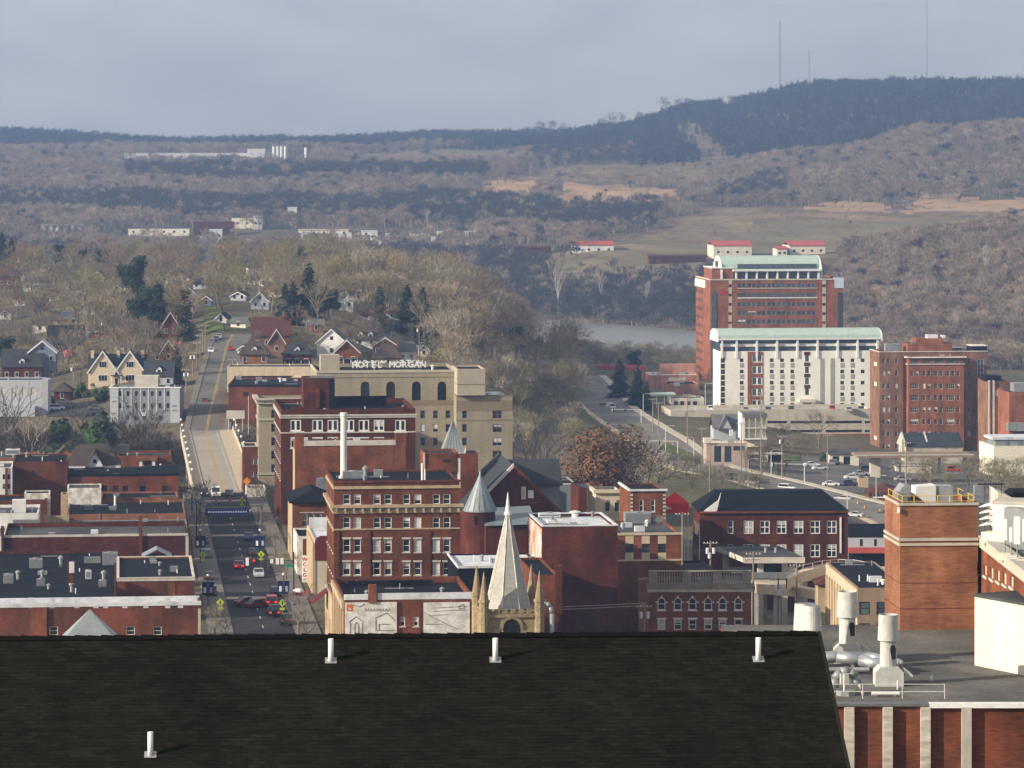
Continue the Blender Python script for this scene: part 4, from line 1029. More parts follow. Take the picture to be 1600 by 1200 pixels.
        op = MB(); op.slabxz([(-4*k+6*k, 42*k), (4*k+6*k, 42*k), (4.6*k+6*k, 46*k), (4.6*k+6*k, 58*k), (3*k+6*k, 63*k), (-3*k+6*k, 63*k), (-4.6*k+6*k, 58*k), (-4.6*k+6*k, 46*k)], -12.6*k, -11.0*k); op.obj('opening', 'glass_dark', t)
        hd = MB(); n = 24
        hd.cyl(0, 0, 70*k, 110*k, 16.8*k, 15*k, n, False); hd.cyl(0, 0, 70*k, 110*k, 15.4*k, 13.6*k, n, False)
        for zz_, r0, r1 in ((70*k, 16.8*k, 15.4*k), (110*k, 15*k, 13.6*k)):
            for q in range(n):
                a0 = 2*math.pi*q/n; a1 = 2*math.pi*(q+1)/n
                hd.poly((r0*math.cos(a0), r0*math.sin(a0), zz_), (r0*math.cos(a1), r0*math.sin(a1), zz_), (r1*math.cos(a1), r1*math.sin(a1), zz_), (r1*math.cos(a0), r1*math.sin(a0), zz_))
        hd.obj('wind_band', 'stack_paint', t, True)
        for yy in (-.6, 0, .6): MB().box(-20*k, -19*k, yy, yy+.04, 2*k, 21*k).obj('panel_seam', 'dull_metal', t)
        return t
    fan('exhaust_fan', 'pale grey exhaust fan stack nearest the orange tower, in front', 1388, 1070, 1)
    fan('exhaust_fan', 'pale grey exhaust fan stack behind, beside the brown building', 1324, 1034, 1)
    for i, px_ in enumerate((1255, 1262, 1269)):
        Yd = 262+(2-i)*2.2; p = PT(px_, 950, Yd); k = Yd/F
        t = thing('exhaust_fan', ('far one of three pale exhaust hoods at the end of the black roof', 'middle one of three pale exhaust hoods at the end of the black roof', 'nearest of three pale exhaust hoods at the end of the black roof')[i], 'exhaust fan', (p.x, Yd, pz), 0, 'exhaust fans on the grey roof')
        z0 = CH-(985-HOR)*k-pz; z1 = CH-((943, 943, 946)[i]-HOR)*k-pz
        MB().cyl(0, 0, 0, z0+.02, 11*k, None, 18).obj('stack', 'stack_paint', t); MB().cyl(0, 0, z0, z1, 15.5*k, 13.2*k, 24, True).obj('wind_band', 'stack_paint', t, False)
        MB().cyl(0, 0, z1+.005, z1+.01, 12.4*k, None, 20).obj('opening', 'dull_metal', t)
    # duct run and blower
    Yd = (CH-pz)*F/(1052-HOR); p = PT(1322, 1052, Yd)
    d = thing('insulated_duct', 'shiny insulated metal ducts crossing the grey roof between the fans', 'duct', (p.x, Yd, pz), 0)
    MB().path([(-2.2,1.5,.9), (-.6,.6,1.1), (1.0,.2,.9), (2.6,-.8,.7), (3.2,-1.2,.5)], .42, 10).obj('duct', 'steel', d, True)
    MB().path([(-1.5,3,.8), (1.6,2.2,.9), (2.8,1.2,.8), (3.8,-.2,.7)], .36, 10).obj('duct', 'steel', d, True)
    for x in (-1.4, .5, 2.4): MB().box(x-.08, x+.08, -.2, 1.2, 0, .6).obj('support', 'dull_metal', d)
    MB().path([(-2.5,-.5,.35), (1.6,-.6,.35)], .16, 8).obj('pipe', 'galv', d)
    Yd = (CH-pz)*F/(1086-HOR); p = PT(1322, 1086, Yd)
    d = thing('roof_blower', 'grey centrifugal blower with curved snout on the grey roof', 'blower', (p.x, Yd, pz), R(10))
    MB().cyl(0, 0, .0, .35, .7, None, 8).obj('base', 'galv', d); MB().path([(-.75,.3,.5), (-.7,.3,1.1), (-.3,.3,1.55), (.3,.3,1.6), (.75,.3,1.2), (.85,.2,.7)], .33, 10).obj('housing', 'galv', d, True)
    MB().box(-.45, .15, -.25, .35, .8, 1.5).obj('motor_cover', 'stack_paint', d); MB().path([(.4,-.1,1.0), (.85,-.3,.8), (1.05,-.4,.35), (1.1,-.5,.0)], .14, 8).obj('hose', 'galv', d, True); MB().tube((-.25,-.4,0), (-.25,-.4,1.5), .05, None, 6).obj('pipe', 'white_trim', d)
    # guard rail by the roof edge
    Yd = (CH-pz)*F/(1092-HOR); p = PT(1300, 1092, Yd); rl = thing('guard_rail', 'thin grey guard rail along the front edge of the grey roof', 'railing', (p.x, Yd, pz), 0); k = Yd/F
    for x in (0, 48, 110, 176): MB().tube((x*k,0,0), (x*k,0,1.0), .028, None, 6).obj('post', 'light_pole', rl)
    for h in (.5, 1.0): MB().tube((0,0,h), (176*k,0,h), .024, None, 6).obj('rail', 'light_pole', rl)
    Yd = (CH-pz)*F/(1088-HOR)
    t = thing('roof_pipe', 'horizontal white pipe lying on the grey roof behind the rail', 'pipe', (PT(1362, 1088, Yd).x, Yd, pz), 0); MB().tube((0,0,.2), (1.9,0,.2), .14, None, 8).obj('tube', 'white', t); MB().box(.2,.35,-.1,.1,0,.1).obj('support', 'dull_metal', t); MB().box(1.5,1.65,-.1,.1,0,.1).obj('support', 'dull_metal', t)
    for i, (px_, py_, r_, h_) in enumerate(((1403, 1077, .07, .6), (1455, 1064, .1, .35))):
        Yd = (CH-pz)*F/(py_-HOR); t = thing('roof_vent', ('thin white vent pipe behind the thin grey guard rail', 'tiny black and white roof vent right of the front exhaust fan')[i], 'vent', (PT(px_, py_, Yd).x, Yd, pz), 0); mk_pipe(h_, r_)(t)
mat('pilaster', (0.44, 0.40, 0.34), 0.9, 0.18, 0.6, 2.2, 0.25, (.3,.3,1.6))
mat('steel_edge', (0.12, 0.125, 0.13), 0.5, 0.15)
campus()
# ================================================================ downtown, left of the street
def left_block():
    b = Bld('brick_shop', 'long low brick building with white stepped coping, nearest on the left', 'building', -60, 313, 948, 556, 8, 'brick_red', ph=1.0, roof='roof_white')
    for x in (84, 204, 246): b.win(x-6.5, 979, x+6.5, 992, W_DH)
    b.band(944, 950.5, .12, 'roof_white', name='coping')
    for x in (48, 82, 120, 150, 165, 195, 228, 262, 282): b.pbox('parapet_block', x-4, 935, x+4, 950, -.05, .9, 'roof_white')
    b.pbox('wall_pier', 48, 950, 73, 1000, -.35, .05, 'brick_warm'); b.pbox('edge_strip', 309.5, 951, 313.5, 1000, -.12, .3, 'concrete_pale')
    b.done(); b.box('rear_parapet', 0, b.W, b.dep-.9, b.dep-.35, b.H-1.0, b.H+.25, 'roof_white')
    # grey pyramid skylight in front
    p = PT(140, 952, 520); t = thing('pyramid_roof', 'small grey metal pyramid roof poking up before the brick wall', 'roof', (p.x, 520, p.z-7), TH)
    MB().add([(-4.2,-4,2.6),(4.2,-4,2.6),(4.2,4,2.6),(-4.2,4,2.6),(0,0,7)], [(0,1,4),(1,2,4),(2,3,4),(3,0,4)]).obj('roof', 'metal_roof', t); MB().box(-3.9,3.9,-3.7,3.7,gz(p.x,520)-p.z+7-.5,2.6).obj('wall', 'brick_red', t)
    MB().slabxz([(.2,-1.0),(-1.8,2.62),(1.6,2.62)], -4.4, -3.0).obj('gablet', 'metal_roof', t)
    # building with grey flat roof, next behind
    b = Bld('brick_shop', 'brick building with a smooth dark grey roof and pale coping beside the street', 'building', 183, 304, 904, 588, 30, 'brick_red', ph=.35, roof='roof_sky_cast', coping='pale_stone'); b.band(905, 908.5, .1, 'pale_stone'); b.pbox('wall_panel', 262, 912, 274, 940, -.06, .02, 'brick_warm'); b.done()
    # dark roof with plant
    b = Bld('flat_roofed_shop', 'low building with a black roof cluttered by cooling units, left side', 'building', -60, 181, 936, 572, 66, 'brick_dark', ph=.5, roof='roof_dark'); b.done()
    for i, (x, y, wd, h, lb) in enumerate(((13, 912, 1.6, 1.6, 'leftmost grey cooling unit on the black roof'), (64, 916, 1.4, 1.2, 'grey cooling unit in the middle of the black roof'), (160, 917, 1.3, 1.1, 'dark cooling unit near the right end of the black roof'), (138, 905, 1.0, 1.5, 'small white cooling unit on the black roof'), (56, 888, 2.2, 1.7, 'large grey cooling unit at the back of the black roof'))):
        rooftop(b, 'cooling_unit', lb, 'cooling unit', x, y, mk_ac(wd, 1.3, h, ('galv', 'dull_metal', 'dull_metal', 'white', 'galv')[i]), group='cooling units on the black roof')
    for i, (x, y, h) in enumerate(((28, 905, 1.5), (66, 906, 1.7), (112, 925, 1.6), (162, 908, 1.8), (95, 886, 2.0))):
        rooftop(b, 'roof_vent', ('mushroom vent at the left of the black roof', 'tall stacked vent left of centre on the black roof', 'green tinted vent at the front edge of the black roof', 'tall stacked vent at the right of the black roof', 'fat galvanised vent at the back of the black roof')[i], 'vent', x, y, mk_vent(h, .45), group='vents on the black roof')
    b.pbox('chimney', 105, 889, 113, 922, 9, 10.5, 'brick_red')
    b.pbox('chimney_cap', 107, 888, 115, 905, 8.4, 8.9, 'white')
    def mk_rack(t):
        for x in (-1.8, 1.8): MB().box(x-.06, x+.06, -.06, .06, 0, 2).obj('post', 'black_metal', t)
        MB().box(-2, 2, -.1, .1, 1.9, 2.05).obj('beam', 'black_metal', t); MB().box(-1.6, 1.2, -.5, .5, .3, 1.3).obj('unit', 'dull_metal', t)
    rooftop(b, 'equipment_rack', 'black steel rack of machines before the long brick wall', 'rack', 146, 882, mk_rack)
    rooftop(b, 'cooling_unit', 'square pale grey cooling unit against the long brick wall', 'cooling unit', 172, 883, mk_ac(2.6, 1.4, 2.2, 'galv'))
    # long brick wall
    b = Bld('brick_warehouse', 'long dark brick side wall with ragged stone coping', 'building', 6, 293, 838, 642, 22, 'brick_maroon', ph=.8, roof='roof_grey'); b.done()
    b.band(836.5, 840, .08, 'pale_stone', name='coping'); b.pbox('chimney', 217, 806, 222.5, 870, -.35, .7, 'brick_red'); b.pbox('street_quoin', 290, 838, 294.5, 880, -.15, .3, 'pale_stone')
    b.pbox('wall_pier', 2, 822, 6, 890, -.5, .8, 'brick_dark')
    p = PT(245, 857, 634); t = thing('small_gable_roof', 'small grey gabled roof against the long brick wall', 'roof', (p.x, 634, p.z-3.4), TH); mb = MB(); gable_roof(mb, -2.4, 2.4, -2.5, 2.5, 2.2, 1.2, 'y', .2); mb.obj('roof', 'metal_roof', t); MB().box(-2.3, 2.3, -2.4, 2.4, gz(p.x,634)-p.z+3.4-.4, 2.2).obj('wall', 'brick_dark', t)
    # row behind
    b = Bld('brick_shop', 'low orange brick building with a black roof and chimney stubs', 'building', 105, 290, 804, 684, 24, 'brick_orange', ph=.25, roof='roof_dark'); b.done(); b.pbox('downpipe', 155, 803, 157, 822, -.1, .05, 'dull_metal'); rooftop(b, 'vent_pipe', 'white vent pipe standing on the black roof of the orange building', 'vent', 180, 790, mk_pipe(1.9, .22))
    b = Bld('white_shop', 'white painted box building with a grey roof at the left edge', 'building', -60, 60, 803, 668, 16, 'white', ph=.5, roof='roof_grey'); b.done(); b.box('roof_hut', 9, 11.5, 6, 8.5, b.H-.5, b.H+1.8, 'white'); b.box('awning_roof', 2.5, 9.5, -1.2, .4, b.H-2.6, b.H-2.2, 'roof_white')
    b.pbox('wall_shade_panel', 20, 812, 60, 821, -.02, .06, 'dull_metal')  # the dark panel paints shade onto the white wall
    b = Bld('grey_lean_to', 'long grey painted wall strip behind the long brick wall', 'building', 66, 292, 821, 672, 8, 'concrete_grey', ph=.2, roof='roof_sky_cast'); b.done()
    t = thing('wooden_fence', 'yellow board fence panels behind the white building', 'fence', PT(68, 820, 676), TH)
    for k in range(3): MB().box(k*1.6, k*1.6+1.5, 0, .1, -.4, 1.7).obj('board_panel', 'tan', t)
    b = Bld('tan_stair_tower', 'narrow tan stair tower between the roofs on the left', 'building', 95, 106, 772, 690, 4, 'tan', ph=.1); b.done()
    b = Bld('white_shed', 'small peeling white walled building amid the roofs', 'building', 105, 158, 763, 705, 9, 'white_worn', ph=.2, roof='roof_grey'); b.done()
    b = Bld('white_shed', 'crumbling white wall remnant left of the tan stair tower', 'building', 38, 78, 771, 706, 6, 'white_worn', ph=.2, roof='roof_dark'); b.done()
    b = Bld('brick_shop', 'low dark roofed brick building left of the tan stair tower', 'building', -60, 72, 783, 700, 12, 'brick_red', ph=.3, roof='roof_dark'); b.done()
    b = Bld('brick_shop', 'low brick building with a black roof in front of the five windowed wall', 'building', 158, 278, 778, 712, 12, 'brick_orange', ph=.3, roof='roof_dark'); b.done()
    b = Bld('brick_hall', 'tall brick hall whose long wall has five dark windows', 'building', 105, 279, 744, 730, 16, 'brick_red', ph=.2, roof='roof_sky_cast')
    b.grid((163, 181, 196, 223, 258), (763.5,), 8.5, 9, W_PLAIN); b.band(741, 744.5, .1, 'roof_sky_cast', name='coping'); b.done()
    mb = MB(); mb.add([(0,.3,b.H),(b.W,.3,b.H),(b.W,9,b.H+1.4),(0,9,b.H+.3)], [(0,1,2,3)]); mb.obj('sloping_roof', 'roof_sky_cast', b.t)
    rooftop(b, 'vent_pipe', 'white vent pipe near the street end of the brick hall roof', 'vent', 251, 737, mk_pipe(1.6, .2)); 
    b = Bld('brick_hall', 'taller blank brick end block with one small dark window', 'building', 20, 105, 722, 728, 18, 'brick_main', ph=.3, roof='roof_dark'); b.win(49, 735, 55, 744, W_PLAIN); b.done()
    b = Bld('white_shop', 'white and cream shop front at the far left edge', 'building', -60, 19, 731, 722, 14, 'white', ph=.4, roof='roof_grey')
    b.grid((6, 14), (745, 760), 3.5, 8, W_DARK); b.done(); b.pbox('corner_pier', 8, 731, 12, 775, -.2, .05, 'brick_red')
    # red house with slate hipped roofs and white gables
    Y = 752; p0 = PT(103, 735, Y); zb = gz(p0.x, Y)-.6; t = thing('gabled_red_house', 'red walled house with grey slate roofs and white gables', 'house', (p0.x, Y, zb), TH)
    k = Y/F; H = p0.z-zb+1.0; W = 82*k; D = 10
    MB().box(0, W, 0, D, 0, H).obj('wall', 'paint_maroon', t); mb = MB(); hip_roof(mb, 0, W, 0, D, H, 3.9, .5, 3.0); mb.obj('roof', 'shingle_brown', t)
    for u, wd, h in ((5.9, 3.6, 3.2),):
        mb = MB(); gable_roof(mb, u-wd/2, u+wd/2, -1.2, 4, H-.2, h, 'y', .3); mb.obj('gable_roof', 'shingle_brown', t); MB().slabxz([(u-wd/2, H-.2), (u+wd/2, H-.2), (u, H+h-.3)], -1.0, -.9).obj('gable_face', 'white_trim', t); MB().box(u-.35, u+.35, -1.05, -1.0, H+.5, H+1.3).obj('window', 'glass', t)
    MB().box(-.4, W+.4, -.5, .1, H-.5, H-.02).obj('cornice', 'white_trim', t)
    for u in (1.0, 2.6, 4.1, 5.2): MB().box(u, u+.5, -.08, .02, H-2.2, H-.9).obj('window', 'white_trim', t)
    mb = MB(); mb.add([(7.4,2,H),(10,2,H),(10,6,H),(7.4,6,H),(8.3,3.5,H+5.4)], [(0,1,4),(1,2,4),(2,3,4),(3,0,4)]); mb.obj('tower_roof', 'shingle_brown', t)
    b = Bld('brick_gable_shop', 'brick building with a pitched brick gable end behind the taller blank block', 'building', 60, 118, 716, 762, 12, 'brick_orange', ph=.1, roof='shingle_grey'); b.done()
    mb = MB(); gable_roof(mb, 3.2, 7.6, 0, 9, b.H, 2.2, 'y', .3); mb.obj('gable_roof', 'shingle_brown', b.t); MB().slabxz([(3.3, b.H), (7.5, b.H), (5.4, b.H+2.0)], -.05, .05).obj('gable_face', 'brick_orange', b.t)
    MB().slabxz([(0, b.H-.6), (2.4, b.H-.6), (1.2, b.H+1.0)], -.35, -.25).obj('gable_trim', 'white_trim', b.t); mb = MB(); gable_roof(mb, 0, 2.4, -.3, 4, b.H-.6, 1.6, 'y', .2); mb.obj('porch_roof', 'shingle_grey', b.t)
    b = Bld('brick_shop', 'low flat brick shop at the far left behind the blank block', 'building', -60, 60, 716, 775, 14, 'brick_orange', ph=.3, roof='roof_grey'); b.done(); rooftop(b, 'cooling_unit', 'pale square cooling unit on the flat brick shop, far left', 'cooling unit', 20, 711, mk_ac(3, 2, 1.3, 'white'))
    b = Bld('brick_shop', 'brick building with white downpipes beside the bridge approach', 'building', 184, 268, 712, 766, 12, 'brick_warm', ph=.5, roof='roof_grey'); b.done()
    for x in (220, 240): b.pbox('column', x-2.5, 719, x+2.5, 740, -.9, -.3, 'white_trim')
    b.pbox('porch_roof', 213, 714, 246, 719, -1.1, .1, 'brick_orange'); b.pbox('roof_hut', 184, 699, 202, 713, 5, 8, 'roof_grey')
mat('concrete_grey', (0.20, 0.21, 0.22), 0.9, 0.15, 0.3, 1.5, 0.1)
left_block()
# ================================================================ downtown, right of the street
def right_row():
    # mural building
    b = Bld('mural_building', 'low building whose rear brick wall carries two faded white murals', 'building', 538, 744, 938, 500, 26, 'brick_red', ph=.9, roof='roof_dark')
    b.grid((629, 650), (971,), 8, 15, W_WHITE)
    for v in range(3, 24, 4):
        for z in (b.H-4.6, b.H-8.6): b.hole('L', v, z, 1.6, 2.6, W_PLAIN)
    b.done()
    lw = MB()
    b.band(926, 939.5, .0, 'roof_white', name='parapet_capping', x0=590, x1=744)
    b.pbox('parapet_capping', 538, 930, 575, 937, -.1, .8, 'roof_white'); b.pbox('chimney', 576, 914, 588, 942, -.25, .9, 'brick_warm')
    b.box('rear_screen', 2, b.W-4, 23, 24, b.H-.9, b.H-.2, 'roof_dark')
    for x0, x1 in ((539, 620), (660, 734)): 
        m_ = b.pbox('mural', x0, 941.5, x1, 990, -.06, .02, 'mural')
        def ln(pts, r=.055):
            q = []
            for (x, y) in pts: u, z = b.F(x, y); q.append((u, -.065, z))
            MB().path(q, r, 4).obj('mural_line', 'ink', m_)
        if x0 < 600:
            b.pbox('mural_emblem', 541.5, 944.5, 551.5, 955, -.075, .0, 'sign_orange', m_)
            u_, z_ = b.F(546.5, 951.5)
            letters('M', m_, u_, 1, -.085, z_-.15, .5, .006, 'mural')
            ln([(545, 972), (556, 963.5), (568, 972)]); ln([(547, 973), (547, 990)]); ln([(566, 973), (566, 990)]); ln([(554, 990), (554, 976), (557, 972), (560, 976), (560, 990)])
            ln([(585, 966), (604, 957.5), (618, 970)]); ln([(587, 967), (587, 985), (617, 985)]); ln([(592, 985), (592, 975), (610, 975)]); ln([(548, 944), (562, 948), (569, 943.5)])
            for k in range(9): ln([(569+k*4.6, 955), (571+k*4.6, 950.5), (572.4+k*4.6, 955)], .035)
        else:
            ln([(660, 956), (700, 976), (716, 983)]); ln([(664, 975), (690, 975)]); ln([(676, 950), (730, 947)], .04); ln([(676, 955), (728, 953)], .04); ln([(670, 962), (700, 960)], .04); ln([(716, 947), (724, 944), (726, 950), (717, 951), (716, 947)])
    for x in (622, 657, 736): b.pbox('quoin_strip', x, 941, x+4, 990, -.08, .02, 'brick_dark')
    for k in range(6):
        for v in range(4, 66, 6): pass
    MB().box(-.35, .05, 0, 26, b.H-1.2, b.H-.3).obj('street_cornice', 'tan', b.t); [MB().box(-.2, .02, v, v+1.1, 2.5, b.H-1.21).obj('street_pilaster', 'tan', b.t) for v in (0.2, 5.2, 9.2, 13.2, 17.2, 21.2, 24.6)]
    b = Bld('low_street_shop', 'low sunlit shop between the mural building and the brick office block', 'building', 532, 700, 900, 527, 40, 'tan', zt=8.8, ph=.5, roof='roof_dark'); [b.hole('L', v, z, 1.5, 2.4, W_PLAIN) for v in range(3, 38, 4) for z in (1.5, 5.2)]; b.done()
    # main brick block
    b = Bld('brick_office_block', 'six storey red brick block with paired white windows and dentil cornice', 'building', 522, 718, 753, 570, 20, 'brick_main', ph=.3, roof='roof_dark', coping=None)
    xs = (541.7, 558.3, 589, 606.3, 635, 652.7, 681.7, 698)
    S = STY('mb', frame='white_trim', t=0.12, nz=2, blind=.55, sill='pale_stone', fd=(.10, .17)); S2 = dict(S, id='mb2', lintel='pale_stone')
    b.rev = .26
    b.grid(xs, (780,), 11.2, 15.6, S); b.grid(xs, (816.7,), 11.2, 17.3, S); b.grid(xs, (852.5,), 11.2, 20.6, S2); b.grid(xs, (888.3,), 11.2, 20.6, S2)
    for v in range(2, 20, 4):
        for z in (5, 8.6, 12.2, 15.8, 19.4): b.hole('L', v, z, 1.3, 2.0, S)
    b.done()
    b.band(751.5, 755, .14, 'brick_main', name='parapet'); b.band(760, 764.5, .20, 'tan'); b.band(789, 793.5, .62, 'tan'); b.band(793.6, 798, .32, 'stone_dark'); b.band(798.1, 802.5, .18, 'tan'); b.band(826.3, 828.6, .12, 'tan', name='string_course')
    for k in range(15): x = 524+k*13.6; b.pbox('bracket', x, 793.5, x+3.2, 799, -.52, -.30, 'tan')
    for x in (571, 665): b.pbox('pilaster', x, 829.5, x+8, 906, -.16, .02, 'brick_main')
    for x in (522, 710): b.pbox('pilaster', x, 829.5, x+8, 906, -.16, .02, 'brick_main')
    p = b.TOP(537, 746, b.H-.3)
    def mk_flue(t): MB().cyl(0, 0, 0, 9.9, .52, .48, 14).obj('shaft', 'white', t, False); MB().cyl(0, 0, 9.9, 10.4, .62, .56, 14).obj('cap', 'white_trim', t); MB().cyl(0, 0, 0, .4, .9, .8, 12).obj('collar', 'galv', t)
    rooftop(b, 'white_chimney', 'tall slender white chimney rising behind the red brick block', 'chimney', 537, 747, mk_flue)
    rooftop(b, 'cooling_unit', 'dark cooling unit beside the white chimney foot', 'cooling unit', 552, 748, mk_ac(3.4, 2, 1.2, 'dull_metal')); rooftop(b, 'roof_vent', 'grey twin vent right of the white chimney', 'vent', 571, 749, mk_vent(2.2, .5))
    rooftop(b, 'roof_vent', 'short white pipe at the right end of the red brick block roof', 'vent', 664, 752, mk_pipe(1.9, .16)); rooftop(b, 'roof_vent', 'taller white pipe at the right end of the red brick block roof', 'vent', 660, 752, mk_pipe(2.8, .2))
    # theatre and street fronts between
    b = Bld('theatre', 'theatre with a rounded maroon rear wall and cream side', 'building', 492, 526, 846, 622, 26, 'beige', ph=.2, roof='roof_white'); b.done()
    mb = MB(); W_ = b.W; h = b.H; mb.slabxz([(0, h-3.2), (W_, h-3.2), (W_, h+.5), (W_-.5, h+.95), (.9, h+.95), (.25, h+.6), (0, h)], -.15, .0); mb.obj('painted_wall', 'paint_maroon', b.t)
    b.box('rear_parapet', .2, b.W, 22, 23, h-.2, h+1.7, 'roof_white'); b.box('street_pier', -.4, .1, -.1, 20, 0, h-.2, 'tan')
    sg = thing('vertical_sign', 'tall white blade sign with red letters on the theatre street', 'sign', (PT(476, 868, 640).x, 640, PT(476, 868, 640).z), TH)
    MB().box(-.45, .45, -.12, .12, -4.7, 0).obj('board', 'sign_white', sg); letters('WCLG', sg, 0, .92, -.14, -.95, .95, .01, 'sign_red', vertical=True)
    for k in range(3): MB().box(-.3, .3, -.135, -.12, -4.5+k*.22, -4.4+k*.22).obj('small_lettering', 'dull_metal', sg)
    MB().box(.45, 1.1, -.05, .05, -1.0, -.9).obj('bracket', 'black_metal', sg); MB().box(.45, 1.1, -.05, .05, -4.0, -3.9).obj('bracket', 'black_metal', sg)
    b = Bld('white_shop', 'narrow white shop front beyond the theatre sign', 'building', 464, 492, 838, 650, 14, 'white_worn', ph=.3, roof='roof_dark'); b.done(); b.pbox('brick_bay', 473, 842, 490, 930, -.08, .02, 'brick_warm')
    t = thing('marquee', 'red and white theatre marquee over the right pavement', 'marquee', (PT(468, 928, 622).x, 622, PT(468, 928, 622).z), TH); MB().box(-1.2, 1.6, -1.5, 1.5, -.5, .35).obj('canopy', 'sign_red', t); MB().ball((-.2, -.6, .5), 1.0, 10, 6, .55).obj('dome', 'white_trim', t); MB().tube((1.55, 0, .3), (2.3, 0, 2.0), .05).obj('stay', 'black_metal', t)
    t = thing('shop_awning', 'maroon sloping fabric awning beside the right pavement', 'awning', (PT(502, 935, 560).x, 560, PT(502, 935, 560).z), TH); MB().slabxz([(-1.6,-.6),(1.2,1.5),(1.2,1.6),(-1.6,-.5)], -2.5, 2.5).obj('canvas', 'maroon_fabric', t); MB().box(1.2, 1.4, -2.5, 2.5, -5, 1.6).obj('frame', 'dull_metal', t)
    # arched-window building
    b = Bld('arched_window_building', 'brick building with three arched windows under a dark hipped roof', 'building', 457, 522, 786, 670, 17, 'brick_warm', ph=.0, roof='roof_dark')
    b.grid((476, 487.3, 498.4), (813,), 8.4, 21, STY('a3', frame='pale_stone', t=.1, nz=2, arch=1, glass='glass_blue')); b.done(parapet=False)
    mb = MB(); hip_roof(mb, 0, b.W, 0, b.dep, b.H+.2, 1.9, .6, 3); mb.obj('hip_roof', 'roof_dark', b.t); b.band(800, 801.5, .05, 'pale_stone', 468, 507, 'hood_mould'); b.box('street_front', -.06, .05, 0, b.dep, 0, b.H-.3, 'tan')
    rooftop(b, 'cooling_unit', 'dark fan unit on the hipped roof above the arched windows', 'cooling unit', 502, 768, mk_ac(2.2, 1.6, 3.0, 'dull_metal'))
    # blank brick block with white coping
    b = Bld('blank_brick_block', 'blank orange brick wall with a broad white coping and corner piers', 'building', 461, 635, 691, 695, 7.5, 'brick_warm', ph=.6, roof='roof_grey'); b.done()
    b.pbox('coping', 475, 689, 618, 695.5, -.14, .5, 'pale_stone'); b.pbox('corner_pier', 461, 676.5, 475, 692, -.02, 1.8, 'brick_warm'); b.pbox('corner_pier', 618, 676.5, 635, 692, -.02, 1.8, 'brick_warm'); b.pbox('wall_buttress', 618, 692, 634, 770, -.2, .02, 'brick_warm')
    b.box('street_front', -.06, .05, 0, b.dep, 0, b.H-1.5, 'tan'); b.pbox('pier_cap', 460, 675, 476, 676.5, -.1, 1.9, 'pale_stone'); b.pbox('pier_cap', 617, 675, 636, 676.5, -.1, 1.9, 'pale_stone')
    # red brick with white windows
    b = Bld('white_windowed_block', 'dark red brick block with large white paired windows and stone bands', 'building', 439, 649, 640, 738, 30, 'brick_dark', ph=1.0, roof='roof_dark')
    S = STY('w5', frame='white_trim', t=.22, nx=2, nz=1, mt=.42, blind=.4, sill='white_trim', fd=(.04, .14))
    xs = (462, 496, 520, 545, 568.5, 592, 625.5); b.grid(xs, (664.7, 691.5), 16.6, 17.5, S)
    for v in range(2, 28, 5):
        for z in (b.H-7.6, b.H-11, b.H-14.5): b.hole('L', v, z, 1.4, 2.2, S)
    b.done(); b.band(648.3, 650.6, .35, 'pale_stone'); b.band(651, 653.8, .2, 'pale_stone'); b.band(675.5, 677.3, .12, 'pale_stone', name='string_course')
    for x0, x1 in ((454, 481), (617, 637)): b.pbox('parapet_panel', x0, 636, x1, 641, -.02, .5, 'brick_dark')
    b.box('rear_coping', b.W*.35, b.W*.85, b.dep-6, b.dep-5.3, b.H-1, b.H+.9, 'roof_dark')
    q = Bld('lift_tower', 'x', 'x', 474, 523, 591, 752, 8, 'brick_maroon', zb=b.zb+b.H-1.5, ph=.2, roof='roof_grey'); q.done(); q.pbox('upper_brickwork', 475, 592, 514, 611, -.06, .02, 'brick_dark'); q.band(610.5, 612, .08, 'brick_red', name='string_course'); q.pbox('flue', 493.7, 607, 499.3, 636, -.4, .02, 'brick_red'); q.pbox('dark_panel', 514.7, 592, 523, 640, -.09, .03, 'roof_dark'); q.pbox('cap', 486, 588, 522, 591, 1, 3, 'dull_metal'); merge_into(b.t, q.t)
    # hotel ------------------------------------------------------------------
    h = Bld('hotel', 'large beige brick hotel with tall arched top windows and roof letters', 'building', 495, 715, 579.5, 835, 26, 'hotel', ph=.8, roof='roof_dark')
    h.grid((570.6, 610.5, 650.6, 690.5), (611,), 13.8, 30, W_ARCHD); D1 = STY('hd', frame='dull_metal', t=.1, nz=2, blind=.25)
    h.grid((620, 640, 660.6, 680.5, 700), (647.6, 668.8, 690), 7.6, 12.5, D1); h.done(); h.band(579, 583, .15, 'hotel_stone'); h.band(589, 590.2, .1, 'hotel_band', x0=522, x1=714, name='string_course'); h.band(625.8, 634, .06, 'hotel_band', x0=522, x1=714, name='string_course')
    for x in (570.6, 610.5, 650.6, 690.5): h.pbox('window_hood', x-9.5, 603, x-7, 604.5, -.12, .02, 'hotel_stone'); h.pbox('window_hood', x+7, 603, x+9.5, 604.5, -.12, .02, 'hotel_stone')
    q = Bld('w', 'x', 'x', 713, 801, 618, 832, 24, 'hotel', ph=.8, roof='roof_white'); D2 = STY('hd2', frame='dull_metal', t=.1, nz=2, nx=2, blind=.25)
    q.grid((777,), (647.6, 669, 690, 710.6, 731), 14.5, 12.8, D2); q.grid((726,), (647.6, 669, 690, 711), 7.6, 12.5, D1); q.done(); q.band(617.5, 619, .12, 'hotel_band'); q.band(625.8, 642, .06, 'hotel_band', x0=713, x1=800.5, name='string_course'); q.band(655.5, 658, .05, 'hotel_band', x0=713, x1=800.5, name='string_course'); merge_into(h.t, q.t)
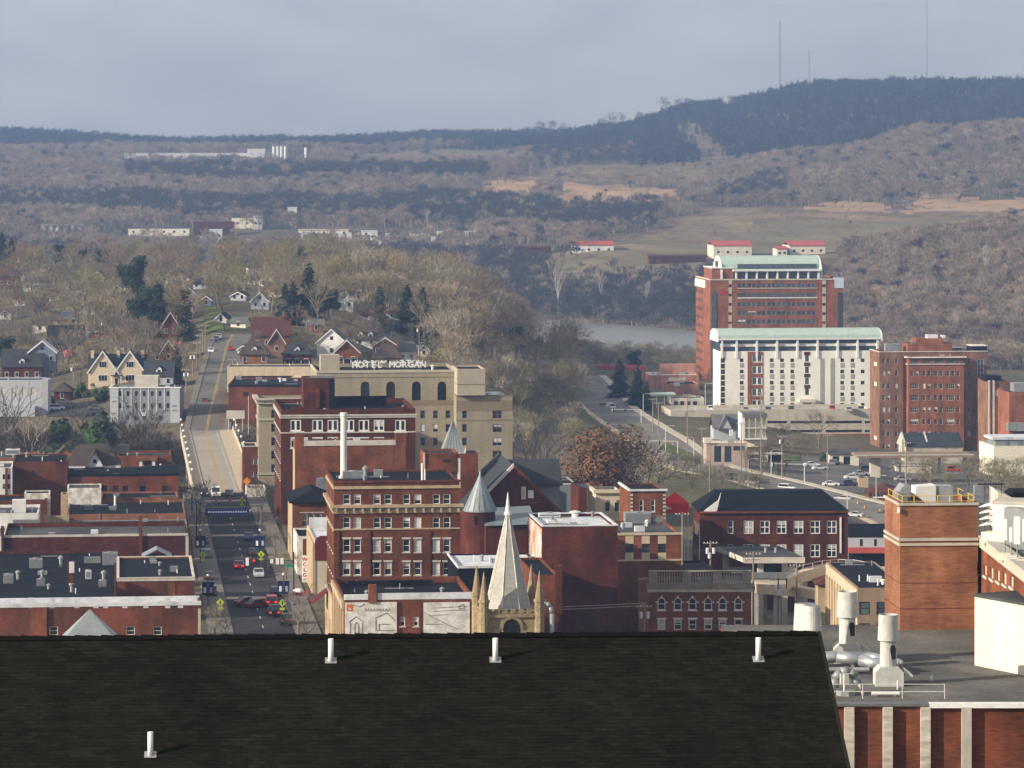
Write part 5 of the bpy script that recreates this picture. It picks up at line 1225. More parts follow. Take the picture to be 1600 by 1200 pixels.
    q = Bld('w', 'x', 'x', 714.5, 758, 576.5, 830.8, 14, 'hotel_pale', zb=CH-(618-HOR)*830.8/F, ph=.4, roof='roof_dark'); q.done(); q.band(600, 601.2, .06, 'hotel_band', name='string_course'); merge_into(h.t, q.t)
    q = Bld('w', 'x', 'x', 404, 520, 624, 822, 12, 'hotel', ph=1.0, roof='roof_gravel'); q.grid((428.5, 452), (647, 668.6, 690, 711, 731.6), 9.5, 12.8, D1)
    for v in (2, 5.5, 9):
        for z in (q.H-5.5, q.H-8.6, q.H-11.7, q.H-14.7): q.hole('L', v, z, 1.2, 1.8, D1)
    q.done(); q.band(622, 625, 1.0, 'hotel_stone'); q.band(625.1, 631, .5, 'hotel_stone'); q.band(654, 657, .2, 'hotel_stone', name='string_course'); q.band(739, 742, .2, 'hotel_stone', name='string_course'); merge_into(h.t, q.t)
    h.box('lift_house', 1.2, 5.6, 6, 11, h.H-.8, h.H+3.2, 'hotel_pale')
    sg = thing('roof_sign', 'white roof letters spelling the hotel name above the beige hotel', 'sign', (PT(549, 575, 839).x, 839, h.zb+h.H-.8), TH)
    z0 = PT(549, 574.5, 839).z-(h.zb+h.H-.8); letters('HOTEL MORGAN', sg, .8, 1.43, 0, z0, 1.95, .08, 'lamp_white')
    MB().box(0, 17.2, .12, .2, z0-.12, z0-.02).obj('rail', 'dull_metal', sg); MB().box(0, 17.2, .12, .2, z0+.9, z0+.98).obj('rail', 'dull_metal', sg)
    for k in range(9): MB().box(k*2.1, k*2.1+.1, .2, .3, 0, z0+1.5).obj('post', 'black_metal', sg)
    sg = thing('roof_sign', 'back of the second row of white hotel letters, farther behind', 'sign', (PT(547, 570, 855).x, 855, h.zb+h.H-.8), TH); z0 = PT(549, 572, 855).z-(h.zb+h.H-.8)
    letters('HOTEL MORGAN'[::-1], sg, .8, 1.43, 0, z0, 1.95, .08, 'lamp_white', mirror=True); MB().box(0, 17.2, -.2, -.12, z0+.4, z0+.5).obj('rail', 'dull_metal', sg)
    for k in range(9): MB().box(k*2.1, k*2.1+.1, -.3, -.2, 0, z0+1.5).obj('post', 'black_metal', sg)
    for i, x in enumerate((676, 722, 746)): rooftop(h if x < 714 else h, 'roof_vent', ('round white vent at the right end of the hotel main roof', 'x', 'x')[0], 'vent', min(x, 712), 578, mk_vent(1.2, .5, 'white')) if i == 0 else None
    # small brick shop by the bridge
    b = Bld('brick_shop', 'small brick shop with white windows at the right end of the bridge approach', 'building', 380, 403, 698, 800, 10, 'brick_red', ph=.4, roof='roof_grey', coping='pale_stone'); b.grid((394.5, 401), (721, 741), 4, 9, W_DH); b.done()
    b = Bld('pale_shop', 'low pale stone shop front beyond the tree on the right pavement', 'building', 385, 415, 762, 790, 7, 'pale_stone', ph=.4, roof='roof_dark'); b.done()
mat('hotel_pale', (0.38, 0.335, 0.26), 0.85, 0.06, 0.2, 1.2, 0.06)
right_row()
# ================================================================ churches and the block right of them
def churches():
    # stone steeple
    Y = 430.0; k = Y/F; p = PT(793.5, 952, Y); zb = gz(p.x, Y)-.5; zt = p.z-zb
    t = thing('stone_steeple', 'golden stone church tower with a pale pointed spire and corner pinnacles', 'church', (p.x, Y+2.5, zb), R(8))
    w = 3.3; MB().box(-w, w, -w, w, 0, zt-.2).obj('tower', 'stone_tan', t); MB().box(-w-.2, w+.2, -w-.2, w+.2, zt-.85, zt-.45).obj('cornice', 'stone_tan', t)
    for k2 in range(7): MB().box(-w+.35+k2*.95, -w+.9+k2*.95, -w-.1, -w+.05, zt-.4, zt+.15).obj('merlon', 'stone_tan', t)
    Hs = (952-772)*k; n = 8; r = 2.55; mb = MB(); tip = zt+Hs*.86
    ring = [(r*math.cos(math.pi/8+i*math.pi/4)*1.08, r*math.sin(math.pi/8+i*math.pi/4)*1.08, zt-.1) for i in range(8)]; r2 = .25; top = [(r2*math.cos(math.pi/8+i*math.pi/4), r2*math.sin(math.pi/8+i*math.pi/4), zt+Hs*.80) for i in range(8)]
    mb.add(ring+top, [(i,(i+1)%8,8+(i+1)%8,8+i) for i in range(8)]); sp = mb.obj('spire', 'spire', t)
    for i in range(8): MB().tube(ring[i], top[i], .07, .05, 5).obj('spire_rib', 'white_worn', sp)
    for q in range(1, 9):
        f_ = q/9; MB().add([(a[0]*(1-f_)+b_[0]*f_, a[1]*(1-f_)+b_[1]*f_, a[2]*(1-f_)+b_[2]*f_+dz) for a, b_ in zip(ring, top) for dz in (0, .05)], [(2*i, 2*((i+1)%8), 2*((i+1)%8)+1, 2*i+1) for i in range(8)]).obj('course_line', 'spire_seam', sp).scale = (1.006, 1.006, 1)
    MB().cyl(0, 0, zt+Hs*.80, zt+Hs*.83, .48, .4, 10).obj('finial_collar', 'white', t); MB().cyl(0, 0, zt+Hs*.83, zt+Hs, .33, .03, 8).obj('finial', 'white', t)
    for sx, sy in ((-1,-1),(1,-1),(-1,1),(1,1)):
        x, y = sx*w, sy*w; pn = MB(); pn.cyl(x, y, zt-12, zt+.95, .62, .58, 8); o = pn.obj('turret', 'stone_tan', t); MB().cyl(x, y, zt+.95, zt+1.25, .72, .68, 8).obj('turret_cornice', 'stone_tan', o); MB().cyl(x, y, zt+1.25, zt+4.6, .56, .04, 8).obj('pinnacle', 'stone_pin', o)
    ar = MB(); ar.slabxz([(-1,-4),( 1,-4),(1,-2.2)]+[(math.cos(math.pi*q/8), -2.2+1.15*math.sin(math.pi*q/8)) for q in range(1, 8)]+[(-1,-2.2)], -w-.03, -w+.1); o = ar.obj('belfry_opening', 'glass_dark', t); o.location = (0, 0, zt)
    for q in range(8):
        a0, a1 = math.pi*q/8, math.pi*(q+1)/8; v = MB(); v.slabxz([(1.05*math.cos(a0), 1.2*math.sin(a0)), (1.4*math.cos(a0), 1.55*math.sin(a0)), (1.4*math.cos(a1), 1.55*math.sin(a1)), (1.05*math.cos(a1), 1.2*math.sin(a1))], -w-.14, -w+.02); o = v.obj('voussoir', 'stone_tan', t); o.location = (0, 0, zt-2.2)
    # brick church: front gable, nave, turret, bell tower
    Y = 652.0; k = Y/F; p = PT(731, 799, Y); zb = gz(p.x, Y)-1; c = thing('brick_church', 'dark red brick church with steep gable, round turret and bell tower', 'church', (p.x, Y, zb), TH)
    W = 144*k; he = p.z-zb; hp = 72*k
    mb = MB(); mb.slabxz([(0,0),(W,0),(W,he),(W/2,he+hp),(0,he)], 0, .5); mb.obj('gable_wall', 'brick_maroon', c); MB().box(.2, W-.2, .5, 26, 0, he).obj('wall', 'brick_maroon', c)
    mb = MB(); gable_roof(mb, 0, W, .4, 26, he, hp-.3, 'y', .5, .25); mb.obj('roof', 'slate', c)
    for sg in (-1, 1):
        mb = MB(); x0 = W/2+sg*(W/2+.5); mb.slabxz([(x0, he-.35), (W/2, he+hp+.25), (W/2, he+hp-.45), (x0, he-1.05)], -.3, .55); mb.obj('barge_coping', 'pale_stone' if sg < 0 else 'brick_red', c)
    mb = MB(); gable_roof(mb, W/2, W/2+9.5, 8, 19, he+hp-4.3, 3.9, 'x', .3, .2); mb.obj('cross_roof', 'slate', c); MB().box(W/2, W/2+9.3, 8.2, 18.8, he-2, he+hp-4.35).obj('cross_wall', 'slate_wall', c)
    MB().box(W/2-1.0, W/2+1.3, -.45, .1, he-3, he+hp-2.0).obj('chimney_breast', 'brick_maroon', c); MB().box(W/2+.9, W/2+2.2, -.08, .05, he+hp-6.2, he+hp-3.9).obj('window', 'pale_stone', c); MB().box(W/2+2.6, W/2+3.6, -.08, .05, he+hp-6.0, he+hp-4.6).obj('window', 'white_trim', c); MB().box(W*.28, W*.9, -.12, .05, he+hp-6.9, he+hp-6.6).obj('string_course', 'brick_red', c)
    # turret
    Yt = 628; q = PT(750, 796, Yt); a = math.radians(0); loc = Vector((q.x-p.x, Yt-Y, 0)); loc = Vector((loc.x*math.cos(TH)+loc.y*math.sin(TH), -loc.x*math.sin(TH)+loc.y*math.cos(TH), q.z-zb)); kt = Yt/F
    MB().cyl(loc.x, loc.y, 0, loc.z, 24*kt, None, 18).obj('turret', 'brick_maroon', c, False); MB().cyl(loc.x, loc.y, loc.z-.25, loc.z+.02, 26.5*kt, None, 18).obj('turret_cornice', 'galv', c)
    cone = MB(); cone.cyl(loc.x, loc.y, loc.z+.02, loc.z+56*kt, 26*kt, .08, 18); co = cone.obj('turret_roof', 'metal_cone', c); 
    for i in range(18): a_ = 2*math.pi*i/18; MB().tube((loc.x+26.2*kt*math.cos(a_), loc.y+26.2*kt*math.sin(a_), loc.z+.02), (loc.x, loc.y, loc.z+56*kt), .05, .03, 4).obj('roof_seam', 'metal_roof_green', co)
    MB().cyl(loc.x, loc.y, loc.z+55*kt, loc.z+62*kt, .14, .02, 6).obj('finial', 'pale_stone', c)
    for a_ in (-1.9, -1.3): MB().box(-.35, .35, -.06, .1, loc.z-2.3, loc.z-.9).obj('window', 'glass_dark', c).location = (loc.x+24*kt*math.cos(a_), loc.y+24*kt*math.sin(a_), 0)
    # porch roof
    def L2(px, py, Yd): v = PT(px, py, Yd); d = (v.x-p.x, v.y-Y); return (d[0]*math.cos(TH)+d[1]*math.sin(TH), -d[0]*math.sin(TH)+d[1]*math.cos(TH), v.z-zb)
    mb = MB(); mb.poly(L2(757, 822, 622), L2(838, 819, 622), L2(828, 790, 640), L2(776, 793, 640)); mb.poly(L2(757, 822, 622), L2(776, 793, 640), L2(757, 800, 650)); mb.obj('porch_roof', 'metal_roof_green', c); u0 = L2(757, 822, 622); u1 = L2(838, 819, 622); MB().box(u0[0]+.3, u1[0]-.3, u0[1]+.3, u0[1]+9, 0, u0[2]-.1).obj('porch_wall', 'brick_maroon', c)
    # bell tower
    q = Bld('w', 'x', 'x', 692, 747, 709, 668, 6.6, 'brick_red', ph=.1, roof='slate'); q.done(); z0 = q.H; cx, cy = 18*668/F, 3.3; hw = 18.2*668/F
    MB().add([(cx-hw,cy-hw,z0+.1),(cx+hw,cy-hw,z0+.1),(cx+hw,cy+hw,z0+.1),(cx-hw,cy+hw,z0+.1),(cx+.05,cy,z0+52*668/F)], [(0,1,4),(1,2,4),(2,3,4),(3,0,4)]).obj('pyramid_roof', 'metal_roof', q.t); MB().box(cx-hw-.1, cx+hw+.1, cy-hw-.1, cy+hw+.1, z0-.3, z0+.095).obj('eaves', 'white_worn', q.t)
    for i in range(1, 6): MB().tube((cx-hw+2*hw*i/6, cy-hw-.02, z0+.1), (cx+.05, cy-.03, z0+52*668/F), .04, .03, 4).obj('roof_seam', 'metal_roof_green', q.t)
    for sx in (-1, 1): MB().cyl(cx+sx*hw, cy-hw, z0, z0+1.3, .18, .03, 6).obj('pinnacle', 'pale_stone', q.t)
    merge_into(c, q.t)
    q = Bld('w', 'x', 'x', 663, 716, 708, 642, 9, 'brick_warm', ph=.4, roof='slate'); q.pbox('raised_panel', 682, 709, 714, 737, -.3, .05, 'brick_red'); q.pbox('hanging_beam', 692, 718, 704, 721, -.35, -.2, 'black_metal'); q.win(684, 740, 714, 752, W_PLAIN); q.done(); q.pbox('corner_strip', 661.5, 708, 664, 752, -.2, .1, 'pale_stone'); q.pbox('downpipe', 668, 733, 670, 753, -.25, -.05, 'pale_stone'); q.pbox('white_trim', 715, 716, 719, 760, -.2, .1, 'white_trim'); merge_into(c, q.t)
    # grey slate-walled building
    b = Bld('grey_building', 'grey slate clad building with flat dark roof beside the church gable', 'building', 838, 903, 757, 705, 16, 'slate_wall', ph=.3, roof='roof_dark'); b.done(); b.band(755.5, 758, .1, 'pale_stone', name='coping'); b.pbox('chimney', 858, 764, 868, 800, -.7, .1, 'brick_maroon'); b.pbox('chimney', 917, 754, 930, 800, 1, 3, 'brick_warm') if False else None
    b = Bld('brick_wall_end', 'slim red brick building end between grey building and cream shop', 'building', 904, 934, 762, 690, 12, 'brick_maroon', ph=.3, roof='roof_grey'); b.done(); b.pbox('chimney', 917, 755, 930, 800, -.3, 1.0, 'brick_warm')
mat('spire_seam', (0.33, 0.315, 0.285), 0.8, 0.1); mat('stone_pin', (0.25, 0.19, 0.12), 0.9, 0.25, 0.5, 3.5, 0.25); mat('metal_cone', (0.19, 0.22, 0.24), 0.45, 0.15, 0.3, 2, 0.15, (1,1,.3), spec=0.5); mat('slate_wall', (0.19, 0.21, 0.23), 0.85, 0.12, 0.3, 2, 0.12, (1,1,4))
churches()
def right_blocks():
    b = Bld('dark_brick_cube', 'tall windowless dark maroon brick block with a white roof', 'building', 847, 965, 822.5, 560, 19, 'brick_maroon', ph=.5, roof='roof_white', coping='roof_white'); b.done(); b.box('painted_side', -.05, .03, .3, 18.7, 3, b.H-.4, 'mural_side')
    for y in (862, 904, 946): b.band(y, y+.8, .015, 'brick_dark', name='joint', wrap=False)
    rooftop(b, 'roof_vent', 'round white drum vent on the white roof of the maroon block', 'vent', 897, 806, mk_vent(1.0, .9, 'white')); rooftop(b, 'cooling_unit', 'low flat cooling unit at the left back of the white roof', 'cooling unit', 858, 809, mk_ac(3.4, 1.6, .8, 'roof_white')); rooftop(b, 'roof_vent', 'small dark capped vent on the white roof of the maroon block', 'vent', 926, 808, mk_vent(1.0, .4, 'dull_metal')); rooftop(b, 'roof_hatch', 'green and white hatch at the front left of the white roof', 'hatch', 866, 818, mk_ac(2.2, 1.2, .5, 'white'))
    t = thing('steel_ladder', 'black steel ladder frame on the painted side of the maroon block', 'ladder', (PT(826.5, 840, 577).x-.3, 577, gz(1,577)), TH)
    for x in (0, .5): MB().box(x, x+.08, 0, .08, 0, 21).obj('rail', 'black_metal', t)
    for q in range(24): MB().box(.08, .5, 0, .05, 1+q*.8, 1.08+q*.8).obj('rung', 'black_metal', t)
    b = Bld('white_roofed_annex', 'low annex with a long white flat roof behind the spire', 'building', 716, 846, 887, 548, 18, 'roof_dark', ph=.2, roof='roof_white'); b.done(); b.band(884.5, 888, .1, 'roof_white', name='fascia'); rooftop(b, 'cooling_unit', 'small black cooling unit on the long white roof', 'cooling unit', 830, 880, mk_ac(1.0, 1.0, .9, 'black_metal'))
    b = Bld('brick_annex', 'brick annex between the spire and maroon block with a thin chimney', 'building', 836, 873, 899, 520, 22, 'brick_red', ph=.3, roof='roof_dark'); b.done(); b.pbox('chimney', 867, 883, 878, 960, -.4, .8, 'brick_dark')
    t = thing('exhaust_duct', 'shiny bent metal duct with white cowl beside the stone spire', 'duct', (PT(857, 950, 512).x, 512, 4), 0); za = PT(857, 945, 512).z-4
    MB().path([(.5,0,-6+4), (.5,0,za-1.2), (.25,0,za-.3), (-.25,0,za+.3), (-.7,0,za+.2)], .32, 8).obj('pipe', 'galv', t, True); MB().ball((-1.1,-.2,za-.1), .55, 8, 5, .7).obj('cowl', 'white', t)
    # brick and tan striped building
    b = Bld('striped_building', 'brick building with tan vertical panels and three square windows', 'building', 965, 1065, 834, 598, 20, 'brick_warm', ph=.4, roof='roof_grey')
    b.grid((983.5, 1009, 1034.5), (856.5,), 12.4, 13.6, W_PLAIN); b.done(); b.band(833, 836.5, .15, 'canopy_beige'); b.band(874.5, 877, .12, 'canopy_beige', name='string_course')
    for x in (983.5, 1009, 1034.5): b.pbox('tan_panel', x-6.4, 837, x+6.4, 849.4, -.04, .02, 'canopy_beige'); b.pbox('tan_panel', x-6.4, 863.6, x+6.4, 874.3, -.04, .02, 'canopy_beige')
    rooftop(b, 'cooling_unit', 'wide grey cooling unit on the striped building roof', 'cooling unit', 988, 812, mk_ac(4.4, 2.2, 1.9, 'metal_roof')); rooftop(b, 'cooling_unit', 'rusty brown cooling unit on the striped building roof', 'cooling unit', 1024, 815, mk_ac(2.0, 1.6, 1.1, 'stucco_brown')); rooftop(b, 'roof_vent', 'short grey vent at the left of the striped building roof', 'vent', 974, 826, mk_vent(1.0, .4)); rooftop(b, 'roof_vent', 'tall white drum vent on the striped building roof', 'vent', 1011, 822, mk_vent(1.1, .35, 'white'))
    b = Bld('cream_shop', 'narrow cream rendered shop with two dark windows and cornice', 'building', 931, 974, 770, 660, 12, 'cream_dull', ph=.5, roof='roof_grey'); b.grid((949, 964), (792,), 7, 14, W_PLAIN); b.done(); b.band(765, 770.5, .45, 'cream_dull')
    for x in (949, 964): b.pbox('keystone', x-1.2, 781, x+1.2, 784, -.12, .02, 'stone_dark')
    b = Bld('quoined_shop', 'small brick shop with pale quoins under a dark flat roof', 'building', 985, 1040, 767, 640, 14, 'brick_warm', ph=.2, roof='roof_dark'); b.grid((1002, 1020), (790,), 7, 19, W_WHITE); b.done(); b.band(764.5, 767.5, .3, 'roof_white')
    for k in range(8):
        for x in (985, 1036): b.pbox('quoin', x, 772+k*6, x+4, 775+k*6, -.08, .02, 'pale_stone')
    t = thing('red_tent', 'bright red peaked canopy tent with white side awning', 'tent', (PT(1055, 800, 655).x, 655, gz(PT(1055,800,655).x, 655)), TH); z = PT(1055, 785, 655).z-t.location.z
    MB().add([(-2.2,-2,z),(2.2,-2,z),(2.2,2,z),(-2.2,2,z),(0,0,z+1.9)], [(0,1,4),(1,2,4),(2,3,4),(3,0,4)]).obj('canopy', 'red_fabric', t); MB().box(-2.15, 2.15, -1.95, 1.95, z-1.8, z-.02).obj('valance', 'red_fabric', t); MB().slabxz([(-2.3,z-.1),(-1.0,z-.9),(-1.0,z-.95),(-2.3,z-1.0)], -2.3, -2.0).obj('side_awning', 'white', t)
    for x, y in ((-2,-1.9),(2,-1.9),(2,1.9),(-2,1.9)): MB().tube((x,y,0), (x,y,z-1.5), .08).obj('leg', 'light_pole', t)
    # brick hall with dark hipped roof
    b = Bld('brick_school', 'long dark brick hall with white windows under a black mansard roof', 'building', 1093, 1325, 800, 680, 15, 'brick_dark', yaw=R(2), ph=.05, roof='roof_dark')
    S = STY('sc', frame='white_trim', t=.16, nx=2, nz=2, mt=.16, blind=.55, lintel=None); xs = (1169.5, 1195, 1221, 1247.5, 1273.5, 1299.5); b.grid(xs, (823.7, 860.5), 15.5, 20.5, S); b.grid((1141.5,), (823.7, 860.5), 8.5, 20, W_DH)
    for v in (2, 5, 8, 11):
        for z in (b.H-5, b.H-9.4): b.hole('L', v, z, 1.4, 2.4, W_DH)
    b.done(parapet=False); k = 680/F
    mb = MB(); Wd = b.W; mb.add([(-.4,-.4,b.H),(Wd+.4,-.4,b.H),(Wd+.4,15.4,b.H),(-.4,15.4,b.H),(3.6,6,b.H+3.4),(Wd-4,6,b.H+3.4),(Wd-4,9,b.H+3.4),(3.6,9,b.H+3.4)], [(0,1,5,4),(1,2,6,5),(2,3,7,6),(3,0,4,7),(4,5,6,7)]); mb.obj('mansard_roof', 'roof_sky_cast', b.t)
    b.pbox('eave_trim', 1093, 799, 1325, 801, -.5, .05, 'brick_red'); b.pbox('white_parapet', 1096, 785, 1118, 800, 1.5, 1.9, 'roof_white') if False else None
    MB().slabxz([(.6,b.H+.02),(3.2,b.H+.02),(4.0,b.H+3.6),(3.5,b.H+2.2)], -.3, .2).obj('roof_flashing', 'white_worn', b.t)
    b.pbox('downpipe', 1312, 808, 1314.5, 864, -.25, -.05, 'white_trim'); b.box('corner_strip', -.06, .05, -.06, .2, 0, b.H-2, 'white_worn')
    # balustraded building
    b = Bld('balustraded_building', 'brick building with stone balustrade and arched white windows', 'building', 1014, 1174, 916, 590, 18, 'brick_warm', yaw=R(1), ph=.4, roof='roof_grey')
    b.grid((1033.7, 1059, 1082, 1106.5, 1129, 1153.7), (943.5,), 12.4, 19.5, W_ARCH); S = STY('bl2', frame='white_trim', t=.14, nz=2, blind=.6, lintel='white_trim'); b.grid((1033.7, 1059, 1082, 1106.5, 1129, 1153.7), (976,), 12, 16.5, S); b.done()
    b.band(919.5, 925, .25, 'pale_stone'); b.band(911.5, 919.4, .5, 'stone_dark')
    for x in (1033.7, 1059, 1082, 1106.5, 1129, 1153.7): b.pbox('keystone', x-1.3, 931, x+1.3, 934.5, -.14, .02, 'white_trim'); b.pbox('impost', x-9.5, 940, x-6.6, 941.7, -.1, .02, 'white_trim'); b.pbox('impost', x+6.6, 940, x+9.5, 941.7, -.1, .02, 'white_trim')
    bl = thing('balustrade', 'weathered stone balustrade along the arched window building roof', 'balustrade', b.t.location, R(1)); z0 = b.H; z1 = b.F(1020, 894)[1]
    for x in (1014, 1067, 1114, 1160): u = b.F(x, 900)[0]; MB().box(u, u+1.4, .1, .7, z0, z1).obj('pedestal', 'stone_mid', bl)
    MB().box(0, b.W, .05, .75, z1, z1+.22).obj('hand_rail', 'stone_mid', bl); MB().box(0, b.W, .1, .7, z0, z0+.25).obj('plinth', 'stone_mid', bl); bm = MB(); bm.cyl(0, 0, 0, (z1-z0)*.4, .07, .15, 6); bm.cyl(0, 0, (z1-z0)*.4, z1-z0-.22, .15, .06, 6); bmm = bm.mesh('baluster', 'stone_mid')
    u = 1.7
    while u < b.W-.5: link('baluster', bmm, bl, (u, .4, z0+.23)); u += .42
    b.box('side_column', -1.6, -.02, -.2, 3, 0, b.H+1.0, 'brick_orange')
    # parapet annexe between
    b = Bld('dark_annex', 'dark roofed low annex left of the station canopy', 'building', 1066, 1120, 893, 628, 16, 'roof_dark', ph=.3, roof='roof_dark'); b.done()
    # beige rendered building beside the fans
    b = Bld('beige_rendered_building', 'beige rendered building with a black roof edge beside the orange tower', 'building', 1340, 1420, 919, 548, 34, 'stucco_brown', yaw=R(3), ph=.1, roof='roof_sky_cast'); b.grid((1351, 1378), (950.5, 984), 17, 20, STY('bg', frame='black_metal', t=.12, nz=2, glass='glass_blue')); b.done(); rooftop(b, 'vent_pipe', 'white vent pipe at the left of the black roof by the tower', 'vent', 1356, 908, mk_pipe(1.0, .12)); rooftop(b, 'vent_pipe', 'white vent pipe near the tower on the black roof', 'vent', 1372, 915, mk_pipe(1.1, .12)); rooftop(b, 'roof_vent', 'round white ball vent touching the orange tower', 'vent', 1380, 913, mk_vent(.8, .45, 'white'))
    b.box('side_wall', -.08, .05, 0, 34, 0, b.H-.3, 'canopy_beige')
    for v in range(2, 33, 3): MB().box(-.3, -.085, v, v+.8, 0, b.H-1.8).obj('side_pilaster', 'tan', b.t)
    # grey twin houses with red awning
    b = Bld('grey_house_row', 'pale grey sided house row with a dark roof and red awning', 'house', 1325, 1420, 838, 720, 8, 'pale_siding', yaw=R(0), ph=.05, roof='roof_sky_cast'); b.grid((1346, 1368, 1388), (848,), 4.5, 11, W_DARK); b.done(parapet=False)
    for u0, u1 in ((0, 5.4), (5.45, 12)): mb = MB(); gable_roof(mb, u0, u1, 0, 8, b.H, 1.9, 'x', .2); mb.obj('roof', 'roof_sky_cast', b.t)
    b.pbox('awning', 1325, 855, 1420, 863, -1.6, -.02, 'red_metal'); b.pbox('porch_shade_panel', 1326, 863.5, 1420, 885, -.04, .02, 'glass_dark')  # dark sheet below the awning paints in the porch's shade
    b = Bld('red_gable_shed', 'small shed with a red hipped roof under the curved guideway', 'shed', 1278, 1300, 912, 600, 6, 'tan', yaw=0, ph=0.02, roof='red_metal'); b.done(parapet=False); mb = MB(); hip_roof(mb, 0, b.W+2, 0, 6, b.H, 1.2, .5); mb.obj('hip_roof', 'shingle_red', b.t)
mat('mural_side', (0.62, 0.56, 0.50), 0.85, 0.15, 0.5, 2, 0.15, col2=(0.42, 0.22, 0.16), c2fac=0.6, c2scale=0.35); mat('cream_dull', (0.56, 0.49, 0.36), 0.85, 0.1); mat('stone_mid', (0.27, 0.25, 0.21), 0.9, 0.2); mat('pale_siding', (0.40, 0.42, 0.44), 0.8, 0.06, 0.3, 2, 0.05)
right_blocks()
# ================================================================ riverside blocks
def vault(mb, u0, u1, v0, v1, z, h, n=10, ov=.6, flat=.0):
    """barrel roof slab, ridge along u"""
    pr = []
    for i in range(n+1):
        a = math.pi*i/n; pr.append(((v0+v1)/2-math.cos(a)*((v1-v0)/2+ov), z+h*math.sin(a)**0.75))
    inner = [((y-(v0+v1)/2)*.97+(v0+v1)/2, zz-.35) for y, zz in pr]
    return mb.slabyz(pr+inner[::-1], u0, u1)
def waterfront():
    # high tower
    Y = 1500.0; b = Bld('office_tower', 'tall red brick riverside tower with a green barrel roof and white penthouse glazing', 'building', 1110, 1317.5, 436, Y, 38, 'brick_tower', ph=.8, roof='roof_grey'); m = Y/F
    G = STY('tg', frame='dull_metal', t=.14, nx=2, nz=1, mt=.3, glass='glass_blue', blind=.12); b.rev = .35
    xs = [1159+15.5*i for i in range(8)]
    b.grid(xs, (446,), 12.4, 7.0, G); b.grid(xs, (461,), 14.2, 6.2, STY('tr', glass='glass_blue')); b.grid(xs, (475.5, 489, 502.5), 13.2, 7, G); 
    b.grid((1141,), (446.5, 461, 475.5, 490, 503.5, 518), 4.2, 4.2, W_PLAIN); b.grid((1287.5,), (446.5, 461, 475.5, 490, 503.5, 518), 4.2, 4.2, W_PLAIN)
    for v in (20, 24.5, 29, 33.5):
        for q in range(12): b.hole('L', v, b.H-7-q*3.55, 2.6, 1.7, STY('tl', frame='brick_tower', t=.2, nx=2, glass='glass'))
    b.done(); L = b.band(464.5, 466.5, .3, 'white', x0=1152, x1=1277, name='sill_band'); b.band(436, 438, .2, 'pale_stone', name='coping'); b.band(450, 451, .25, 'white', x0=1152, x1=1277, name='sill_band')
    for x in (1138.5, 1285): b.pbox('tan_strip', x, 438, x+5.4, 444.2, -.12, .02, 'tan_panel'); [b.pbox('tan_strip', x, y, x+5.4, y+10, -.12, .02, 'tan_panel') for y in (449, 463.4, 478, 492.4, 506)]
    b.pbox('glass_strip', 1112, 457, 1119.5, 620, -.2, .05, 'glass_blue'); b.pbox('glass_strip', 1309, 457, 1316, 620, -.2, .05, 'glass_blue')
    b.pbox('corner_lantern', 1304, 434, 1318.3, 450, -.3, 3, 'white_glass'); 
    for x in (1128, 1131): b.pbox('logo', x, 451+(x-1128), x+3, 458, -.15, .02, 'sign_red')
    b.pbox('logo', 1125, 458, 1138, 460, -.15, .02, 'sign_red')
    # left corner lantern in white on the side
    MB().box(-.4, 5.5, 12, 38.3, b.H-3.6, b.H-1.0).obj('white_corner', 'white', b.t); MB().box(-.5, .1, 12, 38.4, b.H-4.2, b.H-3.65).obj('white_corner', 'white_trim', b.t)
    # penthouse
    u0 = b.F(1148, 430)[0]; u1 = b.F(1283, 430)[0]; z0 = b.H-.8; z1 = b.F(1200, 424)[1]
    MB().box(u0+.5, u1-.5, 2.5, 22, z0, z1).obj('penthouse_glazing', 'glass_blue', b.t)
    for i in range(9): u = u0+.6+(u1-u0-1.6)*i/8; MB().box(u, u+.7, 1.6, 2.4, z0-.5, z1).obj('penthouse_column', 'white_trim', b.t)
    MB().box(u0-.4, u1+.4, 1.0, 23, z1, z1+.8).obj('eave', 'white_trim', b.t); MB().box(u0, u1, 2.0, 2.4, z0-.6, z0+.4).obj('penthouse_sill', 'white_trim', b.t)
    ur = b.F(1130, 420)[0]; mb = MB(); vault(mb, ur, u1, 5, 20, z1+.8, 5.4, 12, .2); mb.obj('barrel_roof', 'green_metal', b.t); MB().box(u0+2, u1-1, 4.4, 5.2, z1+.82, z1+2.9).obj('clerestory', 'glass_blue', b.t)
    pr = [(12.5-math.cos(math.pi*i/12)*(7.5+2.6*(1-math.sin(math.pi*i/12))**2), z1-.2+6.4*math.sin(math.pi*i/12)**.75) for i in range(13)]
    for ua in (ur-.6, u1+.2): MB().slabyz([(y, z) for y, z in pr]+[(pr[-1][0], z1-4.6), (pr[0][0], z1-4.6)], ua, ua+.8).obj('end_gable', 'white_trim', b.t)
    for i in range(3): MB().box(ur-.9, ur-.55, 8.5+i*2.6, 9.7+i*2.6, z1-3, z1+4).obj('gable_slot', 'glass_blue', b.t)
    b.box('side_block', 1.2, u0, 3, 24, b.H-.8, b.F(1110, 420)[1], 'brick_tower'); b.box('side_block_cap', .9, u0+.2, 2.7, 24.3, b.F(1110, 420)[1], b.F(1110, 418.6)[1], 'white_trim')
    # cream block with green roof
    Y = 1270.0; b = Bld('cream_hospital_block', 'long cream panelled block with a pale green roof in front of the tower', 'building', 1125, 1374, 549, Y, 15, 'panel_white', ph=.1, roof='roof_grey'); b.rev = .5
    SQ = STY('cq', glass='glass'); cols = (1159, 1206, 1222, 1238, 1316, 1332); rows = (563, 580.5, 598, 616, 632.5)
    b.grid(cols, rows, 6, 5.6, SQ); b.grid((1348, 1364), rows, 6, 5.6, SQ)
